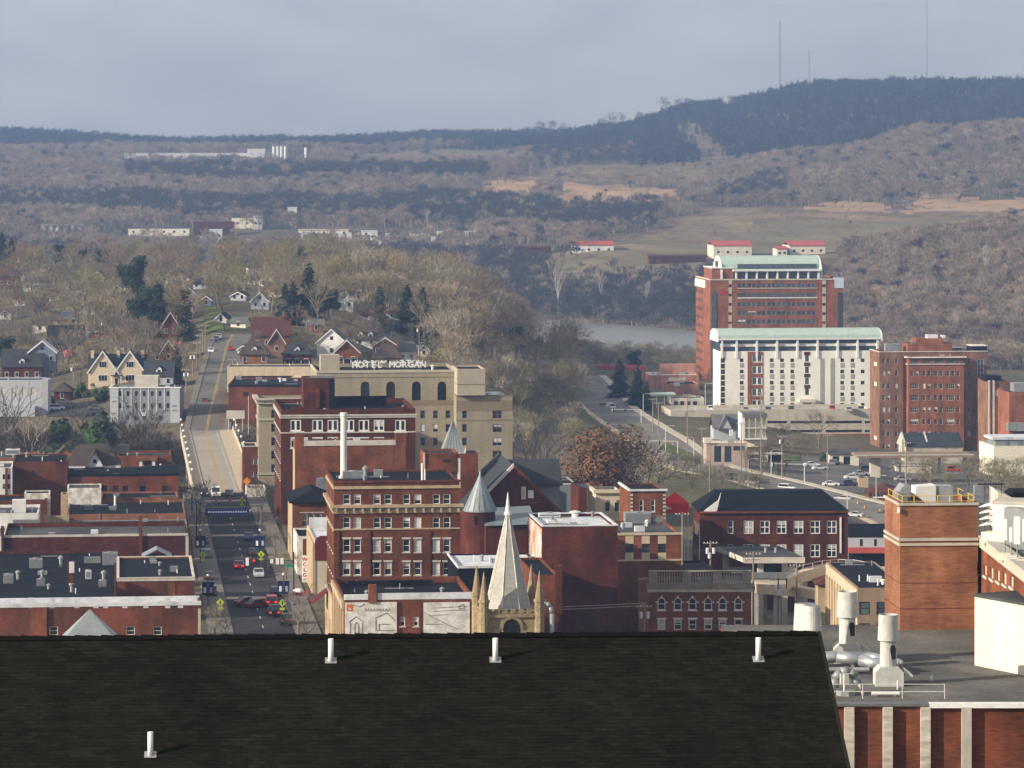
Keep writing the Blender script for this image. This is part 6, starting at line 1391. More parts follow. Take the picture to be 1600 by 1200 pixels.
    b.grid((1179, 1187), (560, 578, 595.5, 613, 631), 5.6, 10.5, STY('cb', frame='dull_metal', t=.15, nx=2, glass='glass_blue')); b.grid((1261,), (560, 578, 595.5, 612), 6.2, 10.5, STY('cb2', frame='dull_metal', t=.15, nx=2, glass='glass_blue'))
    for y in np.arange(563, 636, 9.0): b.win(1126.3, y-3.9, 1133, y+3.9, STY('cv', frame='dull_metal', t=.12, nx=2, glass='glass_dark'))
    b.done(parapet=False)
    for x in cols+(1284.5, 1300.5):
        if x > 1280 and x < 1310: b.pbox('tan_spandrel', x-3, 560, x+3, 636, -.1, .02, 'grey_panel'); continue
        for y in (569, 586.5, 604, 621.8): b.pbox('tan_spandrel', x-3, y-2.2+.4, x+3, y+5.2, -.08, .02, 'grey_panel')
    b.rev = .2
    for x0, x1, ya, yb in ((1168, 1174.5, 549.5, 636), (1191, 1192, 549.5, 636)): b.pbox('brick_panel', x0, ya, x1, yb, -.15, .02, 'brick_tower')
    for y in (549.6, 566.4, 584, 601.5, 619): b.pbox('brick_panel', 1174.6, y, 1190.9, y+5.4, -.12, .02, 'brick_tower')
    for y in (549.6, 566.4, 584, 601.5): b.pbox('brick_panel', 1256.5, y, 1265.5, y+5.4, -.12, .02, 'brick_dark')
    z0 = b.H; z1 = b.F(1200, 531)[1]; m = Y/F
    MB().box(.6, b.W-.6, .9, 14, z0, z1).obj('clerestory', 'glass_blue', b.t); MB().box(.3, b.W-.3, .5, .88, b.F(1200, 541.5)[1], b.F(1200, 537)[1]).obj('clerestory_rail', 'white_trim', b.t)
    for x in (1128, 1151, 1182.5, 1214, 1246, 1277.5, 1309, 1340, 1371): u = b.F(x, 540)[0]; MB().box(u-.35, u+.35, -.4, .48, z0-2.4, z1).obj('fin_column', 'white_trim', b.t)
    MB().box(-.6, b.W+.6, -.7, 15.6, z1, z1+.5).obj('eave', 'white_trim', b.t); mb = MB(); vault(mb, -.5, b.W+.5, 0, 15, z1+.5, 3.2, 12, .5); mb.obj('barrel_roof', 'green_metal', b.t)
    for ua in (-1.0, b.W+.5): MB().slabyz([(7.5-math.cos(math.pi*i/12)*8.2, z1+.3+3.4*math.sin(math.pi*i/12)**.75) for i in range(13)]+[(15.7, z1-.6), (-.7, z1-.6)], ua, ua+.5).obj('end_gable', 'white_trim', b.t)
    b.pbox('entrance_canopy', 1246, 623, 1271, 627.5, -4, .02, 'cream'); b.pbox('entrance_post', 1249, 627.5, 1252, 640, -3.8, -3, 'cream'); b.pbox('entrance_post', 1265, 627.5, 1268, 640, -3.8, -3, 'cream')
    # parking deck
    b = Bld('parking_deck', 'long low cream parking deck with dark openings before the cream block', 'building', 1048, 1362, 641, 1236, 22, 'concrete_pale', ph=1.0, roof='concrete')
    dk = STY('pd', glass='glass_dark', rev=1.0)
    for y in (659.5, 673.5):
        for x0, x1 in ((1054, 1092), (1097, 1135), (1140, 1165), (1170, 1194), (1199, 1230), (1235, 1285), (1290, 1347), (1351, 1360)): b.win(x0, y-1.8, x1, y+1.8, dk)
    b.done(); b.pbox('brick_base', 1280, 678, 1362, 700, -.3, .02, 'brick_tower')
    D = b
    # brown and red hospital block
    Y = 1180.0; b = Bld('brick_hospital_block', 'large brown and red brick block with many small paired windows', 'building', 1374, 1543, 549.5, Y, 15, 'brick_brown', ph=.5, roof='roof_grey'); m = Y/F
    rows = (564.4, 583.5, 603.2, 621.4, 640.2, 659, 678, 697); S = STY('bh', frame='pale_stone', t=.09, nz=2, blind=.3); S2 = STY('bh2', frame='pale_stone', t=.10, nx=2, nz=2, blind=.3)
    b.grid((1380.8, 1388.3, 1400.5), rows, 4.6, 8, S); b.grid((1514,), rows, 4.6, 8, S); b.grid((1532,), rows[2:], 11, 9, S2); b.win(1526.5, 561, 1537.5, 590, STY('bhs', frame='steel', t=.2, nx=2, nz=4, glass='glass_blue'))
    for v in (4,): 
        for q in (2, 8.5, 26, 29.5): b.hole('L', v, b.H-q-3, 5, 1.3, STY('lw', glass='cream'))
    b.done(); b.band(549, 550.5, .15, 'pale_stone', name='coping')
    q = Bld('w', 'x', 'x', 1419, 1506, 556, Y-1.6, 10, 'brick_tower', ph=.4, roof='roof_grey')
    for j, y in enumerate(rows):
        if j == 0: [q.win(x0, y-3.6, x1, y+3.6, STY('hr', frame='dull_metal', t=.12, nx=3, glass='glass_blue')) for x0, x1 in ((1422.5, 1434.5), (1441.5, 1453.5), (1460, 1472.5), (1479, 1492), (1495, 1500))]
        else:
            q.grid((1443.8, 1451.4, 1462.2, 1470.4), (y,), 5.2, 8.2, S); q.grid((1497.2,), (y,), 4.6, 8, S)
            if j == 1: q.grid((1424.7, 1432.7, 1481.3, 1489), (y,), 5.2, 8.2, S)
            else: q.grid((1428.5, 1485), (y,), 13, 8.4, STY('hq', frame='pale_stone', t=.10, nx=4, nz=2, blind=.3))
    q.done(); q.band(557.5, 559.3, .8, 'white', name='cornice'); q.band(568.5, 570, .3, 'pale_stone', name='string_course'); merge_into(b.t, q.t)
    b.pbox('dark_recess', 1411, 556, 1418.6, 715, -.05, .05, 'brick_dark')
    q = Bld('w', 'x', 'x', 1418, 1488, 537, Y+4, 9, 'brick_tower', zb=b.zb+b.H-.6, ph=.3, roof='roof_grey'); q.done(); q.box('upper_block', 3, q.W-3, 1, 8, q.H-.3, q.H+1.6, 'brick_tower'); q.box('roof_tank', 7, 10.5, 2, 5, q.H+1.6, q.H+2.7, 'white'); q.box('roof_tank', 12, 13, 2, 5, q.H+1.6, q.H+2.5, 'white'); q.box('glass_lean_to', q.W+.05, q.W+3.6, 1, 6, 0, q.H-1.5, 'glass_blue'); merge_into(b.t, q.t)
    b.pbox('plant_screen', 1389, 539, 1412, 550, 5, 8, 'galv'); b.pbox('stair_tower', 1519, 541, 1543.5, 549.6, .8, 8, 'roof_sky_cast'); b.pbox('stair_tower_cap', 1518.5, 540, 1544, 541, .6, 8.2, 'white')
    # buildings at the right edge
    b = Bld('pilastered_brick_block', 'brown brick block with tall pale pilasters at the right edge', 'building', 1545, 1577, 596, 1165, 15, 'brick_brown', ph=.3, roof='roof_grey'); b.done(); [b.pbox('pilaster', x, 594, x+2.6, 720, -.5, .02, 'pale_stone') for x in (1544, 1551)]; b.pbox('brick_panel', 1554, 606, 1567, 700, -.15, .02, 'brick_pale'); b.pbox('stone_panel', 1554, 610, 1567, 619, -.25, .02, 'pale_stone'); b.pbox('dark_roof', 1542, 588, 1567, 596, 2, 8, 'roof_sky_cast')
    b = Bld('brick_block', 'plain orange brick block cut by the right edge of the picture', 'building', 1577, 1700, 613, 1150, 15, 'brick_tower', ph=.3, roof='roof_grey'); b.done(); b.pbox('roof_plant', 1588, 600, 1620, 613, 3, 8, 'galv'); b.pbox('bridge_truss', 1572, 660, 1620, 672, -3, -.3, 'galv')
    b = Bld('cream_hall', 'cream hall with a pale metal clerestory roof at the right edge', 'building', 1553, 1700, 697, 1060, 18, 'cream_far', ph=.1, roof='metal_roof'); b.done(); b.pbox('clerestory', 1556, 686, 1700, 697, .5, 10, 'metal_roof'); [b.pbox('vent_louvre', x, 690, x+6, 696, .4, .6, 'dull_metal') for x in (1571, 1591)]; b.pbox('roof_edge', 1551, 683.5, 1700, 686, .1, 11, 'roof_white')
    b = Bld('slate_roofed_hall', 'low cream hall with a dark slate gable roof before the brick hospital', 'building', 1417, 1504, 697, 1120, 12, 'concrete_pale', ph=.05, roof='slate'); b.grid((1480, 1494), (701,), 7, 3, STY('sl', glass='concrete_pale')); b.done(parapet=False); mb = MB(); gable_roof(mb, 0, b.W, 0, 12, b.H, 3.4, 'x', .4); mb.obj('gable_roof', 'slate', b.t); [MB().slabyz([(-.4, b.H-.2), (12.4, b.H-.2), (6, b.H+3.9)], u, u+.5).obj('gable_end', 'pale_stone', b.t) for u in (-.6, b.W*.37)]; b.pbox('entry_post', 1408, 686, 1412, 715, -1, 0, 'pale_stone')
    # lower buildings left of the tower
    b = Bld('orange_brick_store', 'low orange brick store with white roofs left of the tower', 'building', 1014, 1092, 586, 1420, 26, 'brick_pale', yaw=R(4), ph=.5, roof='roof_white'); b.done(); b.box('upper_block', 6, 20, 12, 20, b.H-.5, b.H+3.2, 'brick_pale'); b.pbox('white_panel', 1044, 590, 1072, 598, -.2, .05, 'cream')
    b = Bld('orange_brick_store', 'second low orange brick store with a dark roof at the tower foot', 'building', 1042, 1092, 600, 1370, 18, 'brick_pale', yaw=R(4), ph=.4, roof='roof_dark'); b.done(); b.pbox('white_gable', 1053, 598, 1062, 603, -.2, 1, 'white')
    b = Bld('shop_parade', 'white fronted shop parade with pale awnings below the tower', 'building', 1048, 1100, 622, 1310, 12, 'cream_far', yaw=R(4), ph=.4, roof='roof_grey'); [b.win(x, 627, x+6, 634, W_PLAIN) for x in (1053, 1063, 1073, 1083)]; b.done()
    b = Bld('red_roofed_store', 'long low store with a red roof band and grey front', 'building', 907, 985, 578, 1560, 14, 'concrete', yaw=R(2), ph=.05, roof='roof_grey'); b.done(parapet=False); MB().box(-.6, b.W+6, -1.2, 5, b.H-.1, b.H+1.9).obj('roof_band', 'red_metal', b.t); mb = MB(); mb.poly((b.W, -1, b.H-.2), (b.W+14, -5, b.H-5.5), (b.W+14, 10, b.H-5.5), (b.W, 13, b.H-.2)); mb.poly((0,-1.3,b.H-.15), (b.W,-1.3,b.H-.15), (b.W+3,-8,b.H-4.6), (3,-8,b.H-4.6)); mb.obj('lower_roof', 'concrete', b.t)
    g = ground(1030, 636, 900); t = thing('station_canopy', 'pale green translucent canopy on white posts beside the parade', 'canopy', (g.x, g.y, g.z), R(4)); k = g.y/F
    MB().slabxz([(-18*k,19*k),(22*k,20*k),(24*k,22*k),(-20*k,21*k)], -5, 5).obj('canopy', 'green_metal', t); [MB().tube((x*k, -4, 0), (x*k, -4, 19.5*k), .15).obj('post', 'white', t) for x in (-16, -6, 6, 18)]
    # garage with two bays, gas station and small shops on the near side
    b = Bld('two_bay_garage', 'cream garage with two dark bays and a grey roof', 'garage', 1296, 1342, 710, ground(1318, 727, 800).y, 9, 'cream', yaw=0, ph=.05, roof='roof_grey'); [b.win(x, 713, x+10.5, 725.4, STY('gb', glass='glass_dark', rev=.6)) for x in (1301, 1318)]; b.done(parapet=False); mb = MB(); gable_roof(mb, 0, b.W, 0, 9, b.H, 1.1, 'x', .4); mb.obj('pitched_roof', 'roof_grey', b.t)
    g = ground(1367, 746, 800); t = thing('gas_station_canopy', 'long flat brown canopy carried by a broad cream pillar', 'canopy', (g.x, g.y, g.z), R(3)); k = g.y/F
    MB().box(-8*k, 8*k, -.8, .8, 0, 33*k).obj('pillar', 'cream', t); MB().box(-32*k, 150*k, -6, 6, 33*k, 37*k).obj('canopy', 'stucco_brown', t); [MB().box(x*k, (x+3)*k, -.5, .5, 0, 33*k).obj('post', 'pale_stone', t) for x in (38, 100, 140)]; MB().box(-32*k, 150*k, -6.05, -5.95, 37*k, 38*k).obj('fascia', 'white', t)
    b = Bld('corner_store', 'red brick corner store with a red roof by the avenue', 'shop', 1358, 1410, 770, ground(1380, 786, 700).y, 10, 'brick_red', yaw=R(-3), ph=.05, roof='shingle_red'); b.win(1363, 763+8, 1382, 778, STY('cs', frame='white_trim', t=.3, nx=3, glass='glass')); b.done(parapet=False); mb = MB(); hip_roof(mb, 0, b.W, 0, 10, b.H, 1.9, .8, 3); mb.obj('hip_roof', 'shingle_red', b.t)
    b = Bld('tan_kiosk', 'small tan block beside the corner store', 'shop', 1342, 1357, 747, ground(1350, 763, 700).y, 6, 'tan', yaw=0, ph=.2, roof='roof_grey'); b.done()
    b = Bld('low_white_shop', 'low cream shop with a grey roof under the brown canopy', 'shop', 1400, 1455, 730, ground(1430, 742, 800).y+4, 8, 'cream', yaw=R(2), ph=.3, roof='roof_grey'); b.done()
    # buildings left of centre right by the bend
    b = Bld('stone_shop', 'pinkish stone shop with blue bay openings by the bend', 'shop', 1104, 1167, 692, ground(1135, 730, 800).y, 9, 'pink_stone', yaw=R(3), ph=.3, roof='cream_far'); [b.win(x0, 697, x1, y1, W_PLAIN) for x0, x1, y1 in ((1116, 1127, 722), (1132, 1143, 722), (1146, 1164, 704))]; b.done(); b.pbox('roof_gable', 1100, 685, 1113, 692, -.5, 3, 'cream')
    g = ground(1150, 690, 900); zz = PT(1133, 683, g.y).z
    t = thing('grey_gabled_house', 'grey house with a steep white trimmed front gable by the bend', 'house', (PT(1115, 684, g.y).x, g.y, g.z), R(3)); k = g.y/F; h0 = max(zz-g.z, 1)+3.0; W = 38*k
    MB().box(0, W, 0, 9, 0, h0).obj('wall', 'pale_siding', t); mb = MB(); gable_roof(mb, 0, W, 0, 9, h0, 3.6, 'x', .4); mb.obj('roof', 'shingle_grey', t); mb = MB(); gable_roof(mb, W*.22, W*.75, -1, 5, h0-.3, 3.9, 'y', .3); mb.obj('gable_roof', 'shingle_grey', t); MB().slabxz([(W*.24, h0-.3), (W*.73, h0-.3), (W*.485, h0+3.4)], -.9, -.8).obj('gable_face', 'pale_siding', t)
    for x in (W*.62, W*.70): MB().box(x, x+.7, -.95, -.85, h0-2.6, h0-.6).obj('window', 'white_trim', t)
    t = thing('porch_apartment', 'cream house with stacked rear porches and a grey roof', 'house', (PT(1161, 686, g.y-20).x, g.y-20, gz(PT(1161, 686, g.y-20).x, g.y-20)), R(3)); k = (g.y-20)/F; z_ = lambda y: PT(1161, y, g.y-20).z-t.location.z
    MB().box(0, 36*k, 0, 8, 0, z_(652)).obj('wall', 'cream_far', t); MB().box(-.4, 37*k, -2, 8.4, z_(652), z_(646)).obj('roof', 'shingle_grey', t); [MB().box(0, 36.5*k, -2, .02, z_(y+2), z_(y)).obj('porch_floor', 'white_trim' if y > 680 else 'pale_stone', t) for y in (667, 684)]; MB().slabxz([(-.6, z_(686)), (0.3, z_(686)), (0.3, z_(648)), (-.6, z_(645))], -2, 8).obj('side_wall', 'white_trim', t)
    for y in (660, 677): [MB().box(x*k, (x+.8)*k, -1.95, -1.7, z_(y+7), z_(y-8)).obj('porch_post', 'cream', t) for x in (8, 18, 28)]
mat('white_glass', (0.50, 0.56, 0.62), 0.3, 0.1); mat('pink_stone', (0.40, 0.31, 0.26), 0.9, 0.12)
waterfront()
# raised guideway and station ---------------------------------------------------
def guideway():
    P = [(1230, 905, 618), (1255, 893, 632), (1285, 886, 640), (1310, 884, 645), (1335, 885, 640), (1362, 890, 628), (1392, 902, 606), (1430, 925, 580)]
    t = thing('transit_guideway', 'curving cream concrete guideway with pipe railings beside the orange tower', 'guideway', (0, 0, 0))
    pts = [PT(*p) for p in P]; mb = MB()
    for a, b in zip(pts[:-1], pts[1:]):
        w = Vector((0, 3.0, 0)); mb.add([a+Vector((0,0,-1.9)), b+Vector((0,0,-1.9)), b, a, a+w+Vector((0,0,-1.9)), b+w+Vector((0,0,-1.9)), b+w, a+w], [(0,1,2,3), (7,6,5,4), (3,2,6,7), (0,4,5,1)])
    mb.obj('beam', 'guideway', t)
    for h in (.5, 1.1): MB().path([p+Vector((0,.2,h)) for p in pts], .05, 5).obj('rail', 'light_pole', t)
    for a, b in zip(pts[:-1], pts[1:]):
        for q in (0, .5): p = a.lerp(b, q)+Vector((0,.2,0)); MB().tube(p, p+Vector((0,0,1.1)), .05, None, 5).obj('rail_post', 'light_pole', t)
    for i in (1, 3, 5): p = pts[i]+Vector((0,1.5,-1.8)); MB().box(p.x-.8, p.x+.8, p.y-.8, p.y+.8, gz(p.x, p.y)-.5, p.z).obj('column', 'concrete', t)
    P2 = [PT(1180, 912, 630), PT(1215, 916, 628), PT(1250, 918, 620), PT(1290, 925, 606)]; mb = MB()
    for a, b in zip(P2[:-1], P2[1:]): w = Vector((0,3,0)); mb.add([a+Vector((0,0,-1.6)), b+Vector((0,0,-1.6)), b, a, a+w+Vector((0,0,-1.6)), b+w+Vector((0,0,-1.6)), b+w, a+w], [(0,1,2,3), (7,6,5,4), (3,2,6,7), (0,4,5,1)])
    mb.obj('beam', 'guideway', t); [MB().box(p.x-.6, p.x+.6, p.y+.8, p.y+2, gz(p.x, p.y)-.5, p.z-1.5).obj('column', 'concrete', t) for p in P2[:3]]
    # station
    Y = 636; s = thing('transit_station', 'open sided station under a broad grey canopy roof', 'station', (PT(1160, 880, Y).x, Y, gz(PT(1160,880,Y).x, Y)), R(2)); k = Y/F; z0 = PT(1160, 880, Y).z-s.location.z
    za = PT(1160, 872, Y).z-s.location.z
    MB().add([(2*k,0,za),(98*k,0,za),(78*k,20,za-.2),(-25*k,20,za-.2),(2*k,0,za-.7),(98*k,0,za-.7),(78*k,20,za-.9),(-25*k,20,za-.9)], [(0,1,2,3),(7,6,5,4),(0,4,5,1),(1,5,6,2),(2,6,7,3),(3,7,4,0)]).obj('canopy', 'roof_grey', s)
    MB().box(2*k, 98*k, -.15, -.01, za-.9, za+.12).obj('fascia', 'pale_stone', s); mb = MB(); mb.poly((2*k-.1,0,za+.1),(2*k,0,za-.8),(-25*k-.1,20,za-1.0),(-25*k,20,za-.1)); mb.obj('side_fascia', 'pale_stone', s)
    for x, y in ((30, 2), (68, 2), (-12, 17), (50, 17)): MB().box(x*k-.5, x*k+.5, y-.5, y+.5, 0, za-.7).obj('column', 'pale_stone', s)
    zp = PT(1160, 905, Y).z-s.location.z; MB().box(-10*k, 100*k, 1, 18, zp-1.2, zp).obj('platform', 'concrete', s); MB().box(20*k, 70*k, 7, 12, zp, za-.75).obj('back_wall', 'glass_dark', s); MB().box(-10*k, 100*k, .8, .95, zp, zp+1.1).obj('railing', 'dull_metal', s)
    for x in (5, 25, 55, 85): MB().box(x*k, x*k+.9, 2, 3, -2, zp-1.2).obj('platform_pier', 'concrete', s)
    for x in (44, 60): MB().cyl(x*k, 8, za+.02, za+.9, .3, .25, 8).obj('roof_vent', 'galv', s)
guideway()
# ================================================================ hillside neighbourhood
RH = random.Random(3)
HOUSES = []; NAMED = []; KEEP = []
def house(label, px, py, wpx, hpx, wall='white', roof='shingle_grey', style='gable_front', yaw=0.0, dep=None, rpx=None, chimney=False, porch=False, win=2, y0=0, y1=9e9, trim='white_trim', name='house', dormer=0):
    g = ground(px, py, y0 or 700, y1); k = g.y/F; W = wpx*k; H = hpx*k; D = dep or max(7.0, W*.8); rh = (rpx*k if rpx else W*.32)
    t = thing(name, label, 'house', (g.x, g.y, g.z), R(yaw)); HOUSES.append((g.x, g.y, W*.6)); NAMED.append((g.x, g.y, label)); KEEP.append((px, py-4, wpx*.5))
    x0, x1 = -W/2, W/2
    lo = min(gz(g.x+a, g.y+b) for a in (x0, x1) for b in (0, D))-g.z-.5
    wm = MB(); wm.box(x0, x1, 0, D, lo, H)
    if style == 'gable_front': wm.slabxz([(x0, H), (x1, H), (0, H+rh-.15)], .01, D-.01)
    elif style == 'gable_side': wm.slabyz([(0, H), (D, H), (D/2, H+rh-.15)], x0+.01, x1-.01)
    wm.obj('wall', wall, t); rb = MB()
    if style == 'gable_front': gable_roof(rb, x0, x1, 0, D, H, rh, 'y', .45)
    elif style == 'gable_side': gable_roof(rb, x0, x1, 0, D, H, rh, 'x', .45)
    elif style == 'hip': hip_roof(rb, x0, x1, 0, D, H, rh, .6, min(W, D)*.45)
    else: rb.box(x0-.2, x1+.2, -.2, D+.2, H, H+.25)
    ro = rb.obj('roof', roof, t)
    if style == 'gable_front':
        for sgn in (-1, 1):
            mb = MB(); xa = sgn*(W/2+.45); kk = rh/(W/2); mb.slabxz([(xa, H-.45*kk), (0, H+rh), (0, H+rh-.35), (xa, H-.45*kk-.35)], -.55, -.46); mb.obj('barge_board', trim, ro)
        MB().box(-.45, .45, -.05, .05, H+rh*.15, H+rh*.15+1.1).obj('window', 'glass', t)
    n = max(1, int(W/2.6)); fl = max(1, int(H/2.9)); ww = .9
    for j in range(fl):
        for i in range(n):
            if RH.random() < .12: continue
            x = x0+W*(i+.5)/n; z = H*(j+.35)/fl
            w_ = MB(); w_.box(x-ww/2-.12, x+ww/2+.12, -.06, .02, z-.1, z+1.5); o = w_.obj('window', trim, t); q = MB(); q.box(x-ww/2, x+ww/2, -.09, -.05, z+.02, z+1.38); q.obj('pane', 'glass', o)
    if chimney: MB().box(x1-1.6, x1-.8, D*.4, D*.4+.8, H, H+rh+1.2).obj('chimney', 'brick_red', ro)
    if porch:
        MB().box(x0+.3, x1-.3, -2.2, -.1, 2.4, 2.65).obj('porch_roof', roof, t)
        for i in range(4): xx = x0+.5+(W-1.1)*i/3; MB().box(xx, xx+.2, -2.1, -1.9, lo, 2.4).obj('porch_post', trim, t)
    for dx in ([0] if dormer == 1 else [-W*.22, W*.22] if dormer == 2 else []):
        d = MB(); d.box(dx-.8, dx+.8, .6, D*.45, H, H+1.7); d.slabxz([(dx-.8, H+1.7), (dx+.8, H+1.7), (dx, H+2.5)], .6, D*.45); o = d.obj('dormer', trim, t); d = MB(); gable_roof(d, dx-.85, dx+.85, .6, D*.45, H+1.75, .9, 'y', .2, .1); d.obj('dormer_roof', roof, o); MB().box(dx-.4, dx+.4, .5, .58, H+.4, H+1.5).obj('pane', 'glass', o)
    return t
def park():
    h = house
    h('low brick house with a dark hip roof at the far left', 14, 452, 36, 20, 'brick_red', 'shingle_brown', 'hip', 5, rpx=12)
    h('grey house with a pale hip roof and white porch at upper left', 54, 456, 36, 16, 'pale_siding', 'shingle_grey', 'hip', -10, rpx=15, porch=True)
    h('tiny white arched pavilion on a lawn at upper left', 68, 403, 20, 4, 'white', 'roof_white', 'hip', 0, rpx=5)
    h('cream house glimpsed through bare trees left of the pines', 182, 470, 28, 16, 'cream_far', 'shingle_brown', 'gable_front', 8)
    h('flat roofed white building above the bare trees at upper left', 190, 421, 30, 8, 'white', 'roof_white', 'flat', 0)
    h('long grey roofed house with a tan wall among brown trees', 97, 508, 46, 9, 'tan', 'shingle_grey', 'gable_side', 4, rpx=12)
    h('dark shingled house behind the white pedimented house', 105, 548, 54, 14, 'brick_dark', 'shingle_dark', 'gable_side', 10, rpx=24)
    h('tall house with a white front pediment and blue grey walls', 66, 592, 42, 42, 'blue_siding', 'roof_white', 'gable_front', 3, rpx=17)
    h('brick house with a slate roof and small front gable, left side', 34, 598, 62, 26, 'brick_dark', 'slate', 'gable_side', 3, rpx=24, dormer=1)
    h('pale small house half hidden under trees near the left edge', 22, 410, 18, 8, 'white', 'shingle_brown', 'gable_front', 0)
    h('small cream house in the trees at the far upper left', 3, 432, 20, 8, 'cream_far', 'shingle_red', 'gable_side', 0)
    h('white house in shade with a bright garage door below the street', 97, 628, 26, 17, 'brick_dark', 'shingle_brown', 'hip', 0, rpx=12)
    h('white gabled house behind the twin gabled house', 190, 556, 26, 15, 'white', 'shingle_grey', 'gable_side', 0, rpx=6)
    h('long white house with a dark roof left of the gambrel barn', 232, 566, 40, 12, 'brick_warm', 'shingle_dark', 'gable_side', 0, rpx=14, dormer=1)
    h('red brick gambrel ended house with white trim near the hill road', 263, 568, 24, 18, 'brick_red', 'shingle_dark', 'gable_front', 10, rpx=18)
    h('grey dormered building with an arched window above the apartments', 248, 606, 44, 20, 'grey_siding', 'slate', 'gable_side', 0, rpx=20, dormer=1)
    h('brown roofed brick house beside the hill road evergreens', 266, 528, 26, 20, 'brick_red', 'shingle_red', 'gable_front', 8, rpx=20)
    h('brick house in tree shade farther up the hill road', 284, 500, 22, 14, 'brick_warm', 'shingle_brown', 'gable_front', 6, rpx=12)
    h('bluish white gabled house up the hill road on its left', 296, 478, 26, 16, 'grey_siding', 'shingle_grey', 'gable_front', 4, rpx=12)
    h('dark blue house beside the bluish white gabled house', 322, 480, 16, 12, 'blue_siding', 'shingle_grey', 'gable_front', 0)
    h('grey gabled house on the upper hillside', 406, 484, 28, 14, 'grey_siding', 'shingle_grey', 'gable_front', -4, rpx=13)
    h('white house with a red roof strip on the upper hillside', 430, 464, 34, 10, 'white', 'shingle_red', 'gable_side', 0, rpx=13)
    h('white house with a cream gable at the crest of the hillside', 418, 448, 26, 8, 'cream_far', 'shingle_grey', 'gable_front', 0)
    h('white gable house with a red roof among bare trees', 538, 486, 28, 18, 'white', 'shingle_red', 'gable_front', 6, rpx=14)
    h('small white house left of the red roofed gable house', 440, 480, 18, 8, 'cream_far', 'shingle_grey', 'gable_side', 0)
    h('large tan brick house with a steep dark red gable', 424, 548, 58, 24, 'brick_brown', 'shingle_red', 'gable_side', 4, rpx=26, chimney=True)
    h('tudor gable house of brick, front gable in the hillside row', 432, 556, 26, 22, 'brick_brown', 'shingle_red', 'gable_front', 4, rpx=20)
    h('orange brick house with a dark hipped roof and dormer', 397, 572, 44, 17, 'brick_orange', 'shingle_brown', 'hip', 2, rpx=20, dormer=1)
    h('low dark roofed garage in front of the orange brick house', 398, 588, 36, 7, 'white', 'shingle_brown', 'gable_side', 2, rpx=9)
    h('red brick foursquare with white cornice in the hillside row', 464, 576, 44, 22, 'brick_red', 'slate', 'hip', 2, rpx=18, dormer=1, porch=True)
    h('big white gabled house at the centre of the hillside row', 518, 560, 46, 26, 'white', 'shingle_grey', 'gable_front', -6, rpx=20)
    h('brick house with white porch and grey front gable roof', 542, 574, 38, 24, 'brick_warm', 'shingle_grey', 'gable_front', 2, rpx=18, porch=True)
    h('dark roofed house with two white dormers', 571, 542, 36, 12, 'white', 'shingle_brown', 'gable_side', 3, rpx=17, dormer=2)
    h('brick topped house with a white gable trim behind the yellow house', 602, 558, 38, 18, 'brick_warm', 'shingle_grey', 'gable_front', 3, rpx=12)
    h('yellow house with a brown hipped roof behind the hotel letters', 606, 574, 44, 14, 'cream_yellow', 'shingle_brown', 'hip', 2, rpx=20, chimney=True)
    h('white house with a long gable right of the yellow house', 636, 568, 30, 20, 'white', 'shingle_grey', 'gable_side', 20, rpx=12)
    h('grey house hidden in trees right of the yellow bush', 752, 572, 36, 14, 'concrete', 'shingle_brown', 'gable_side', 12, rpx=12)
    h('tall white house end among the right hand trees', 768, 564, 12, 20, 'white', 'shingle_grey', 'gable_front', 0, rpx=4)
    h('green roofed small house behind the orange brick house', 380, 556, 18, 10, 'white', 'shingle_grey', 'gable_front', 0)
    h('white cottage at the right end of the hillside row', 662, 560, 18, 14, 'cream_far', 'shingle_grey', 'gable_front', 0)
    RS = random.Random(21); cols = ('white', 'cream_far', 'white', 'grey_siding', 'brick_warm', 'pale_siding'); nm_ = dict(white='white', cream_far='cream', grey_siding='grey', brick_warm='brick', pale_siding='pale grey')
    spots = ((30, 478), (62, 520), (118, 458), (140, 492), (152, 440), (228, 444), (170, 508), (258, 448), (275, 438), (312, 452), (352, 452), (372, 470), (362, 440), (386, 445), (398, 428), (452, 440), (472, 470), (492, 455), (506, 478), (560, 470), (572, 500), (584, 455), (494, 520), (618, 500), (345, 505), (372, 512), (40, 440), (130, 530), (152, 528), (660, 545), (8, 500), (88, 470))
    for i, (x, y) in enumerate(spots):
        c = cols[i % 6]; tw = ('left half' if x < 300 else 'upper middle'); h('%s small house at photo column %d among the hillside trees' % (nm_[c], x) if False else '%s cottage %s on the hillside, %s' % (nm_[c], ('low', 'halfway', 'high')[0 if y > 505 else 1 if y > 465 else 2], ('far left', 'left', 'left of the hill road', 'right of the hill road', 'above the row', 'above the hotel')[min(5, int(x/115))]), x, y, RS.uniform(16, 26), RS.uniform(7, 13), c, RS.choice(('shingle_grey', 'shingle_brown', 'shingle_red', 'shingle_dark')), RS.choice(('gable_front', 'gable_side', 'gable_side', 'hip')), RS.uniform(-12, 12), rpx=RS.uniform(5, 9))['group'] = 'cottages on the wooded hillside'
    # twin gabled beige house
    g = ground(182, 601, 900); k = g.y/F; t = thing('twin_gabled_house', 'large beige house with twin white edged front gables', 'house', (g.x, g.y, g.z), R(3)); HOUSES.append((g.x, g.y, 10))
    W = 88*k; H = 20*k; D = 11; MB().box(-W/2, W/2, 0, D, -2, H).obj('wall', 'beige_house', t); mb = MB(); gable_roof(mb, -W/2, W/2, 1.5, D, H, 24*k, 'x', .3); mb.obj('roof', 'slate', t)
